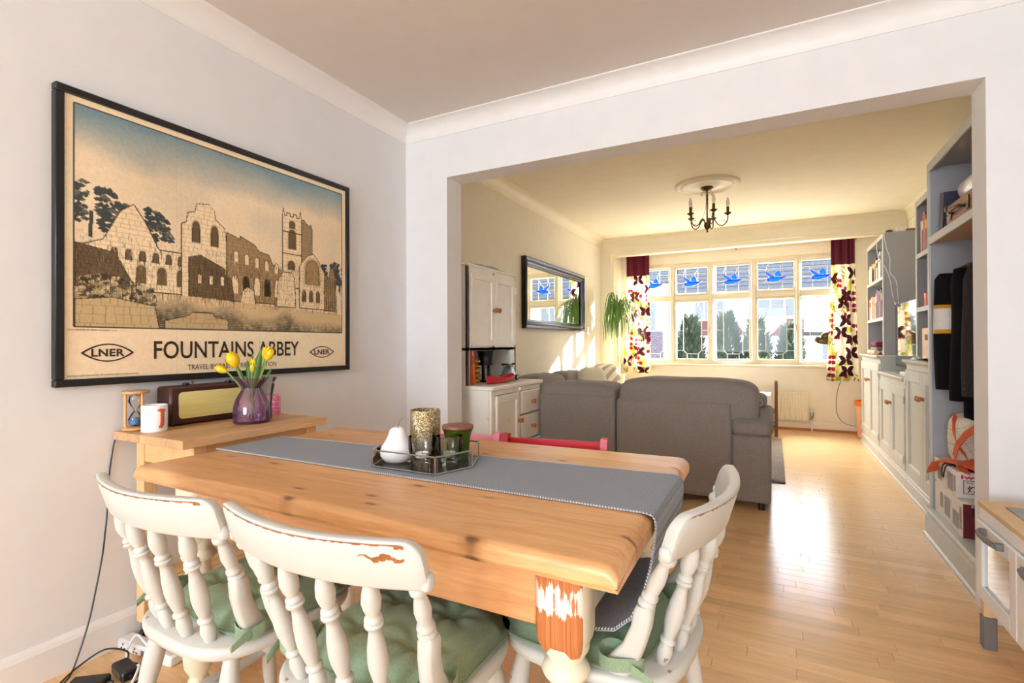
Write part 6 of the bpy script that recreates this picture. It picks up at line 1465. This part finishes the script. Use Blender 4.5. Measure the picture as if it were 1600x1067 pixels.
q = MB(); q.box(.930, 1.115, 4.30, 4.315, .994, 1.22, .001); q.box(.930, 1.115, 4.495, 4.51, .994, 1.22, .001); q.box(1.10, 1.115, 4.315, 4.495, .994, 1.22); q.box(.930, 1.115, 4.315, 4.495, .994, 1.008)
q.box(.930, .945, 4.315, 4.495, .994, 1.135); q.box(.930, .945, 4.315, 4.495, 1.175, 1.22); q.box(.930, .945, 4.315, 4.365, 1.135, 1.175); q.box(.930, .945, 4.445, 4.495, 1.135, 1.175); part('case', q, MAT['birch_x'], t, smooth=False)
q = MB(); q.box(.947, .949, 4.36, 4.45, 1.13, 1.18); part('hole_shade', q, BC['brown'], t, smooth=False)  # dark sheet stands in for the shade seen through the handle hole
t = thing('router', 'flat black router on the near base cabinet by the television', 'router', (1.0, 4.62, .992))
q = MB(); q.box(.93, 1.07, 4.53, 4.70, .995, 1.02, .006); part('housing', q, MAT['black'], t)
q = MB(); q.box(.9292, .931, 4.60, 4.64, 1.003, 1.010); part('indicator', q, MAT['greyplastic'], t)
# far counter
q = MB(); q.puff((1.02, 6.55, 1.105), (.18, .34, .06), .5, .35, 32, 12, .06, seed=3); single('folded_jumper', q, fabric('maroon_knit', (112, 26, 62), var=.15), 'folded maroon jumper topmost on the far counter pile', 'clothes')
q = MB(); q.box(.94, 1.12, 6.38, 6.74, 1.048, 1.072, .006); single('grey_folder', q, plain('grey_card', (128, 130, 136), .6), 'grey folder under the maroon jumper on the far counter', 'folder')
q = MB(); q.tube([(.93, 6.74, 1.021), (.93, 6.30, 1.021)], .024, 14); single('paper_roll', q, plain('peach_paper', (232, 182, 150), .7, var=.05), 'peach paper roll at the front edge of the far counter', 'roll')
MAT['pinkpaper'] = plain('pink_paper', (226, 164, 140), .7, var=.05)
for x_, l_ in ((1.0, 'pink wrapping roll directly behind the peach paper roll on the far counter'), (1.055, 'pink wrapping roll deepest in the pile on the far counter')):
    q = MB(); q.tube([(x_, 6.74, 1.021), (x_, 6.32, 1.021)], .0245, 14); single('wrapping_roll', q, MAT['pinkpaper'], l_, 'roll', 'pink wrapping rolls')
q = MB(); q.puff((1.10, 6.25, 1.10), (.16, .12, .10), .8, .6, 24, 12, .12, seed=8); q.puff((1.13, 6.25, 1.025), (.14, .12, .06), .6, .5, 24, 10, .05); single('white_toy', q, MAT['ceramic'], 'white soft lump on the far counter inside the bookcase', 'toy')
# television
t = thing('television', 'flat black television reflecting the window, on the lower middle cabinet', 'television', (1.05, 5.35, .851))
q = MB(); q.box(1.005, 1.045, 4.83, 5.83, .905, 1.475, .006); part('bezel', q, MAT['blackgloss'], t)
q = MB(); q.box(1.0025, 1.006, 4.842, 5.818, .925, 1.463); part('screen', q, MAT['screen'], t, smooth=False)
q = MB(); q.box(1.02, 1.035, 5.25, 5.41, .86, .93); q.box(.95, 1.12, 5.12, 5.54, .852, .864, .004); part('stand', q, MAT['black'], t)
q = MB(); q.box(.905, 1.0, 4.86, 5.10, .853, .885, .004); t2 = single('set_top_box', q, MAT['whiteplastic'], 'slim white box in front of the television stand', 'set-top box')
cable('white_aerial_cable', 'white cable hanging from the bookcase top to the television, the nearer one', [(.99, 6.10, 2.195), (.955, 6.03, 2.185), (.97, 6.026, 2.05), (1.0, 6.028, 1.93), (1.0, 6.028, 1.80), (1.045, 6.028, 1.72), (1.06, 6.028, 1.58), (1.065, 6.02, 1.49), (1.07, 5.80, 1.40)], .0035, 'whiteplastic', 'white cables on the far bookcase')
cable('white_aerial_cable', 'white cable crossing the front of the far bookcase to the television', [(.94, 6.30, 2.19), (.936, 6.30, 2.08), (.938, 6.20, 1.97), (.940, 6.06, 1.90), (.965, 6.022, 1.84), (1.0, 6.026, 1.72), (1.015, 6.026, 1.60), (1.04, 6.02, 1.49), (1.07, 5.78, 1.39)], .0035, 'whiteplastic', 'white cables on the far bookcase')
for nm, lab, x, y, sz_, c_ in (('toy_animal', 'small brown toy on top of the far bookcase', 1.02, 6.2, (.06, .14, .05), (120, 76, 50)), ('paper_bag', 'small white crumpled bag on top of the far bookcase', 1.11, 6.2, (.10, .10, .07), (240, 236, 226)), ('red_bundle', 'small rust coloured bundle on top of the far bookcase', 1.19, 6.2, (.10, .12, .045), (150, 84, 60)), ('blue_bundle', 'small blue bundle at the back of the far bookcase top', 1.27, 6.2, (.05, .10, .05), (60, 84, 120))):
    q = MB(); q.puff((x, y, 2.191+sz_[2]/2), sz_, .7, .6, 20, 10, .25, seed=x*40); single(nm, q, plain(nm+'_surface', c_, .7, var=.2, scale=40), lab, 'clutter')

# things on the top shelf of the tall unit
book('box_file', 'dark blue box file leaning at the far end of the tall unit shelf', .835, 1.02, 3.60, 3.665, 1.729, 1.955, BC['navy'], None, .16, '-x', BC['black'])
t = thing('suitcase', 'small old brown leather suitcase on the top shelf of the tall unit', 'suitcase', (.98, 3.30, 1.729))
MAT['tan'] = plain('tan_leather', (148, 100, 74), .5, var=.18, scale=12); MAT['tandark'] = plain('dark_leather', (72, 48, 36), .5, var=.2)
part('case', rbox(.835, 1.13, 3.06, 3.53, 1.73, 1.855, .014), MAT['tan'], t)
q = MB(); q.box(.833, 1.132, 3.058, 3.532, 1.797, 1.801); part('seam', q, MAT['tandark'], t)
for (y, z) in ((3.52, 1.742), (3.52, 1.842), (3.07, 1.742), (3.07, 1.842)):
    q = MB(); q.puff((.842, y, z), (.03, .036, .036), .5, .5, 14, 8); part('corner_cap', q, MAT['tandark'], t)
for y in (3.44, 3.17):
    q = MB(); q.box(.829, .836, y-.017, y+.017, 1.765, 1.83, .002); part('latch', q, MAT['bronze'], t)
q = MB(); q.tube([(.834, 3.40, 1.79), (.815, 3.385, 1.795), (.808, 3.35, 1.796), (.808, 3.27, 1.796), (.815, 3.235, 1.795), (.834, 3.22, 1.79)], .008, 8); part('handle', q, MAT['tandark'], t)
q = MB(); q.lathe([(.020, 0), (.062, 0), (.064, .004), (.064, .27), (.062, .274), (.020, .274)], 26, M=Matrix.Translation((.93, 3.46, 1.92)) @ Matrix.Rotation(PI/2, 4, 'X')); single('paper_roll_white', q, MAT['ceramic'], 'fat white paper roll lying on the brown suitcase', 'roll')
cable('bag_strap', 'black strap looping up behind the suitcase', [(1.0, 3.60, 1.735), (.99, 3.585, 1.85), (.98, 3.57, 1.915), (.97, 3.552, 1.925), (.96, 3.545, 1.88), (.96, 3.545, 1.80)], .006, 'black')

# coats on the rail
def hanger(parent, y):
    q = MB(); q.tube([(1.07, y, 1.63), (1.082, y, 1.638), (1.09, y, 1.628), (1.085, y, 1.615), (1.07, y, 1.60), (1.07, y, 1.575)], .003, 6); part('hanger_hook', q, MAT['steel'], parent)
    q = MB(); q.tube([(.90, y, 1.52), (.97, y, 1.555), (1.07, y, 1.575), (1.17, y, 1.555), (1.24, y, 1.52)], .009, 8); part('hanger_bar', q, MAT['darkwood'], parent)
def coat(name, lab, y, th_, zb, mt, xl=.90, xr=1.25, seed=0):
    t = thing(name, lab, 'coat', (1.07, y, zb), 0, 'coats hanging in the tall unit'); hanger(t, y)
    q = MB(); secs = []
    for k_ in range(15):
        v_ = k_/14; z = 1.565-(1.565-zb)*v_; w = 1+.05*v_; sh_ = max(0, 1-v_/.08); l_, r_ = 1.07-(1.07-xl)*w*(1-.62*sh_**1.3), 1.07+(xr-1.07)*w*(1-.62*sh_**1.3); sec = []
        for i in range(28):
            a = 2*PI*i/28; e = .55; x = (l_+r_)/2+(r_-l_)/2*math.copysign(abs(math.cos(a))**e, math.cos(a)); yy_ = y+th_*.5*math.copysign(abs(math.sin(a))**.8, math.sin(a))*(.5+.5*min(1, v_*5))+.010*math.sin(26*x+seed+v_*2)*min(1, v_*2); sec.append((x, yy_, z+.01*math.sin(9*x+seed)*v_))
        secs.append(sec)
    q.loft(secs); part('body', q, MAT[mt], t); return t
def sleeve(t, name, mt, y, pts, rs, lab=None):
    q = MB(); q.tube(pts, rs, 14); return part(name, q, MAT[mt], t, label=lab)
MAT['coatblack'] = fabric('black_wool', (16, 15, 17), var=.25, scale=160); MAT['coatgrey'] = fabric('charcoal_tweed', (50, 48, 47), var=.3, scale=260); MAT['sleevewhite'] = fabric('white_sleeve_knit', (228, 224, 222), var=.08, scale=220); MAT['gold_knit'] = fabric('gold_stripe_knit', (206, 152, 40), var=.1, scale=220)
c1 = coat('varsity_jacket', 'black jacket with a white and gold banded sleeve, deepest on the rail', 3.585, .10, .86, 'coatblack', seed=1)
def sl_pt(z): return (.860-.012*math.sin((1.5-z)*4), 3.615-.02*(1.5-z), z)
for nm, mt, za, zb_, lab_ in (('sleeve', 'coatblack', 1.50, 1.325, None), ('sleeve_stripe', 'gold_knit', 1.325, 1.305, 'gold stripe'), ('sleeve_band', 'sleevewhite', 1.305, 1.19, 'white band'), ('sleeve_stripe', 'gold_knit', 1.19, 1.168, 'gold stripe'), ('sleeve', 'coatblack', 1.168, .86, None)):
    zs = [za+(zb_-za)*i/6 for i in range(7)]; sleeve(c1, nm, mt, 3.6, [sl_pt(z) for z in zs], [.056-.006*(1.5-z)+(-.018 if z > 1.48 else 0) for z in zs], lab_)
c2 = coat('black_coat', 'long plain black coat in the middle of the rail', 3.43, .11, .66, 'coatblack', .885, 1.25, 4)
zs = [1.51-.70*i/9 for i in range(10)]; sleeve(c2, 'sleeve', 'coatblack', 3.43, [(.875+.01*math.sin(z*6), 3.46, z) for z in zs], [.03]+[.05-.01*i/9 for i in range(1, 10)])
c3 = coat('grey_coat', 'charcoal tweed coat nearest on the rail', 3.27, .11, .72, 'coatgrey', .90, 1.25, 7)
zs = [1.51-.66*i/9 for i in range(10)]; sleeve(c3, 'sleeve', 'coatgrey', 3.27, [(.885+.01*math.sin(z*5), 3.28, z) for z in zs], [.03]+[.052-.008*i/9 for i in range(1, 10)])
for i in range(3):
    q = MB(); q.lathe([(.001, .003), (.007, .002), (.008, 0), (.001, -.001)], 10, M=Matrix.Translation((.838, 3.265, .89+.028*i)) @ Matrix.Rotation(-PI/2, 4, 'Y')); part('cuff_button', q, MAT['black'], c3)

# boxes and bag at the bottom of the tall unit
k = N('printed_carton').set(.55); v = k.coord(); vo = k.n('TexVoronoi'); vo.inputs['Scale'].default_value = 13; k.l(v, vo.inputs['Vector'])
MAT['carton'] = plain('white_carton', (230, 226, 222), .55, var=.03); MAT['cartonmaroon'] = plain('maroon_carton', (104, 24, 34), .5, var=.06); MAT['cartongrey'] = plain('grey_print', (150, 148, 150), .55, var=.35, scale=60); MAT['redink'] = plain('red_ink', (206, 32, 44), .5, var=.03); MAT['maroonink'] = plain('maroon_ink', (116, 26, 40), .5, var=.03)
def carton(lab, x0, x1, y0, y1, z0, z1):
    t = thing('carton', lab, 'box', ((x0+x1)/2, (y0+y1)/2, z0), 0, 'printed appliance cartons')
    q = MB(); q.box(x0, x1, y0, y1, z0, z1, .002); part('carton_body', q, MAT['carton'], t, smooth=False); return t
bx0, bx1 = .812, 1.12
b1 = carton('lower printed carton with a maroon end panel, in the tall unit', bx0, bx1, 3.20, 3.68, .1665, .335)
b2 = carton('upper printed carton with red lettering, on the lower carton', bx0+.004, bx1, 3.31, 3.71, .336, .466)
def flat(t, nm, mt, a, b_, c_, d):
    q = MB(); q.add([a, b_, c_, d], [(0, 1, 2, 3)]); return part(nm, q, MAT[mt], t, smooth=False)
e = .0008
flat(b1, 'end_print', 'cartonmaroon', (bx0, 3.20-e, .168), (bx1, 3.20-e, .168), (bx1, 3.20-e, .333), (bx0, 3.20-e, .333))
for (y0, y1, z0, z1, mt) in ((3.40, 3.50, .20, .30, 'cartongrey'), (3.26, 3.36, .19, .27, 'cartongrey'), (3.52, 3.58, .22, .30, 'cartongrey'), (3.215, 3.25, .20, .31, 'cartongrey')): flat(b1, 'side_print', mt, (bx0-e, y0, z0), (bx0-e, y1, z0), (bx0-e, y1, z1), (bx0-e, y0, z1))
for (y0, y1, z0, z1, mt) in ((3.56, 3.64, .36, .43, 'cartongrey'), (3.36, 3.46, .35, .44, 'cartongrey'), (3.325, 3.35, .36, .44, 'cartongrey')): flat(b2, 'side_print', mt, (bx0+.004-e, y0, z0), (bx0+.004-e, y1, z0), (bx0+.004-e, y1, z1), (bx0+.004-e, y0, z1))
for (x0, x1, y0, y1, mt) in ((.84, 1.08, 3.44, 3.62, 'cartonmaroon'), (.87, 1.05, 3.33, 3.42, 'cartongrey')): flat(b2, 'lid_print', mt, (x0, y0, .466+e), (x1, y0, .466+e), (x1, y1, .466+e), (x0, y1, .466+e))
flat(b1, 'photo_print', 'black', (bx0+.035, 3.20-2*e, .275), (bx0+.16, 3.20-2*e, .275), (bx0+.16, 3.20-2*e, .315), (bx0+.035, 3.20-2*e, .315))
def onend(x, y, z): return Matrix(((1, 0, 0, x), (0, 0, -1, y), (0, 1, 0, z), (0, 0, 0, 1)))
lettering('brand_lettering', 'Iwatani', onend(bx0+.022, 3.31-e, .432), .15, .020, MAT['redink'], b2, .03)
lettering('carton_lettering', '\u713c\u304d', onend(bx0+.045, 3.31-e, .365), .085, .035, MAT['maroonink'], b2, .02)
lettering('carton_lettering', '\u30ab\u30bb\u30c3\u30c8\u30ac\u30b9', onend(bx0+.04, 3.31-e, .408), .10, .012, MAT['maroonink'], b2, .01)
q = MB()
for (a, b_, c_, d) in ((bx0+.03, bx0+.16, .358, .361), (bx0+.03, bx0+.16, .423, .426)): q.box(a, b_, 3.31-1.5*e, 3.31-e, c_, d)
q.box(bx0+.03, bx0+.033, 3.31-1.5*e, 3.31-e, .358, .426); part('lettering_border', q, MAT['maroonink'], b2, smooth=False)
lettering('carton_lettering', 'Slim', onend(bx0+.03, 3.20-2*e, .319), .045, .011, MAT['carton'], b1, .02)
lettering('carton_lettering', '\u708e\u706b', onend(bx0+.045, 3.20-2*e, .250), .07, .02, MAT['carton'], b1, .01)
for i in range(3): flat(b1, 'end_panel', 'cartongrey', (bx0+.045+.03*i, 3.20-2*e, .185+.012*i), (bx0+.07+.03*i, 3.20-2*e, .185+.012*i), (bx0+.07+.03*i, 3.20-2*e, .238), (bx0+.045+.03*i, 3.20-2*e, .238))
t = thing('checked_bag', 'white checked cloth bag with orange straps on the cartons', 'bag', (1.03, 3.36, .467))
k = N('checked_cotton').set(.9); br = k.n('TexBrick'); br.offset = 0; br.inputs['Scale'].default_value = 26; br.inputs['Mortar Size'].default_value = .012; br.inputs['Brick Width'].default_value = 1; br.inputs['Row Height'].default_value = 1
br.inputs['Color1'].default_value = srgb(232, 224, 206); br.inputs['Color2'].default_value = srgb(228, 220, 202); br.inputs['Mortar'].default_value = srgb(120, 112, 104); k.l(k.coord(rot=(PI/2, 0, .5)), br.inputs['Vector']); k.col(br.outputs['Color'])
q = MB(); q.puff((1.04, 3.49, .605), (.40, .25, .27), .35, .35, 32, 18, .07, seed=4); part('cloth_body', q, k.m, t)
MAT['orangecloth'] = fabric('orange_webbing', (214, 92, 44), var=.1)
def ribbon(t, nm, pts, wvec, mt, th_=.004):
    wvec = Vector(wvec); q = MB(); secs = []
    for i, p in enumerate(pts):
        p = Vector(p); tn = (Vector(pts[min(i+1, len(pts)-1)])-Vector(pts[max(i-1, 0)])).normalized(); n_ = tn.cross(wvec).normalized()*th_/2; secs.append([p-wvec/2-n_, p+wvec/2-n_, p+wvec/2+n_, p-wvec/2+n_])
    q.loft(secs); return part(nm, q, MAT[mt], t)
ribbon(t, 'strap', [(.86, 3.490, .735), (.835, 3.430, .70), (.825, 3.380, .64), (.83, 3.340, .59), (.85, 3.290, .55)], (.0, .040, .024), 'orangecloth')
ribbon(t, 'strap', [(.90, 3.230, .73), (.85, 3.290, .66), (.828, 3.350, .59), (.825, 3.380, .53), (.83, 3.350, .48), (.86, 3.290, .472)], (.0, .046, .020), 'orangecloth')
ribbon(t, 'strap_tail', [(.93, 3.190, .50), (.88, 3.290, .512), (.85, 3.410, .506), (.832, 3.510, .49), (.815, 3.590, .468), (.806, 3.630, .425), (.803, 3.645, .395)], (.07, .0, .03), 'orangecloth', .006)
cable('black_loop', 'thin black cord hanging in a loop over the carton edge', [(.90, 3.290, .472), (.85, 3.390, .474), (.815, 3.450, .47), (.806, 3.475, .43), (.805, 3.490, .395), (.805, 3.510, .41), (.806, 3.510, .45), (.812, 3.490, .47)], .003, 'black')

# ------------------------------------------------------------------ toy kitchen at the right
KX0, KX1, KY0, KY1, KZ0, KZ1 = .675, 1.075, 1.755, 2.475, .185, .515
t = thing('toy_kitchen', 'wooden toy kitchen with white doors against the right wall', 'toy kitchen', (.875, 2.115, 0))
q = MB(); q.box(KX0-.004, KX1, KY0-.004, KY1+.004, KZ1, KZ1+.018, .002); part('worktop', q, MAT['birch_x'], t)
q = MB(); q.box(KX0, KX1, KY1-.012, KY1, KZ0, KZ1); q.box(KX0, KX1, KY0, KY0+.012, KZ0, KZ1); q.box(KX0, KX1, KY0, KY1, KZ0-.012, KZ0); q.box(KX1-.008, KX1, KY0, KY1, KZ0, KZ1); q.box(KX0+.01, KX1, 2.108, 2.118, KZ0, KZ1); part('carcass', q, MAT['birch_x'], t, smooth=False)
q = MB(); q.box(KX0-.003, KX0+.010, KY0+.012, KY1-.012, KZ1-.045, KZ1-.002, .002); part('fascia', q, MAT['trim'], t)
def kdoor(y0, y1, win_):
    z0, z1, st = KZ0+.003, KZ1-.048, .052; q = MB()
    for (a, b_, c_, d) in ((y0, y0+st, z0, z1), (y1-st, y1, z0, z1), (y0+st, y1-st, z0, z0+st), (y0+st, y1-st, z1-st, z1)): q.box(KX0-.012, KX0+.004, a, b_, c_, d, .002)
    if not win_: q.box(KX0-.003, KX0+.002, y0+st, y1-st, z0+st, z1-st)
    d_ = part('door', q, MAT['trim'], t, smooth=False)
    if win_:
        q = MB(); q.add([(KX0-.003, y0+st, z0+st), (KX0-.003, y1-st, z0+st), (KX0-.003, y1-st, z1-st), (KX0-.003, y0+st, z1-st)], [(0, 1, 2, 3)]); part('door_pane', q, MAT['glassclear'], d_, smooth=False)
    q = MB(); ym, zz = (y0+y1)/2, z1-.020; L_ = .075
    q.box(KX0-.034, KX0-.010, ym+L_-.008, ym+L_+.008, zz-.012, zz+.012, .003); q.box(KX0-.034, KX0-.010, ym-L_-.008, ym-L_+.008, zz-.012, zz+.012, .003); q.tube([(KX0-.034, ym-L_, zz), (KX0-.042, ym-.03, zz), (KX0-.042, ym+.03, zz), (KX0-.034, ym+L_, zz)], .009, 8); part('handle', q, MAT['greyplastic'], d_, label='grey handle')
kdoor(2.117, KY1-.012, True); kdoor(KY0+.012, 2.111, False)
q = MB(); q.box(KX0+.05, KX0+.34, 2.13, 2.40, KZ1+.018, KZ1+.0225, .001); hb = part('hob', q, plain('hob_steel', (120, 116, 112), .25, metal=.9, var=.04), t)
for y in (2.20, 2.33):
    q = MB(); q.lathe([(.05, 0), (.052, .0006), (.048, .0008), (.001, .0008)], 28, (KX0+.19, y, KZ1+.0225)); part('ring', q, MAT['greyplastic'], hb)
for (x, y) in ((KX0+.018, KY1-.018), (KX0+.018, KY0+.018), (KX1-.018, KY1-.018), (KX1-.018, KY0+.018)):
    q = MB(); q.box(x-.017, x+.017, y-.017, y+.017, 0, KZ0-.012, .002); lg = part('leg', q, MAT['birch'], t)
    q = MB(); q.box(x-.020, x+.020, y-.020, y+.020, 0, .118, .003); part('foot_cover', q, MAT['greyplastic'], lg, label='grey foot cover')
q = MB(); q.tube([(KX0+.0, KY1-.004, .118), (KX0-.006, KY1+.004, .13), (KX0-.004, KY1+.012, .124), (KX0+.002, KY1+.004, .116)], .0018, 6); part('tag', q, MAT['steel'], t)
q = MB(); q.puff((KX0+.11, 2.36, KZ0+.06), (.14, .14, .12), .9, .8, 22, 12, .05); single('toy_pan', q, plain('pale_wood_toy', (224, 190, 150), .6, var=.08), 'round pale toy inside the toy kitchen oven', 'toy')
q = MB(); q.puff((KX0+.10, 2.37, KZ0+.195), (.15, .06, .15), .6, .5, 22, 12, .1, seed=2); single('toy_cloth', q, fabric('cream_towel', (236, 218, 186), var=.1), 'cream cloth behind the glass of the toy kitchen door', 'cloth')
q = MB(); secs = []
for i in range(16):
    v_ = i/15; z = .92-.40*v_*.9; r_ = .02+.085*v_**.7*(1-.35*max(0, (v_-.75)/.25)**2); cx = 1.0; secs.append([(cx+r_*math.cos(a)*(1+.1*math.sin(3*a+v_*4)), 2.57+r_*.62*math.sin(a), z) for a in [2*PI*j/20 for j in range(20)]])
t = thing('cloth_bag', 'cream cloth bag hanging on the wall above the toy kitchen', 'bag', (1.0, 2.57, .56))
q.loft(secs); part('cloth_body', q, fabric('cream_canvas', (226, 212, 190), var=.1), t)
q = MB(); q.tube([(1.0, 2.57, .91), (.99, 2.62, 1.02), (1.0, 2.672, 1.08), (1.01, 2.62, 1.02), (1.0, 2.575, .91)], .005, 6); part('cord', q, MAT['stitch'], t)
q = MB(); q.tube([(1.0, 2.69, 1.075), (1.0, 2.66, 1.07), (1.0, 2.655, 1.085)], .005, 8); part('hook', q, MAT['steel'], t)
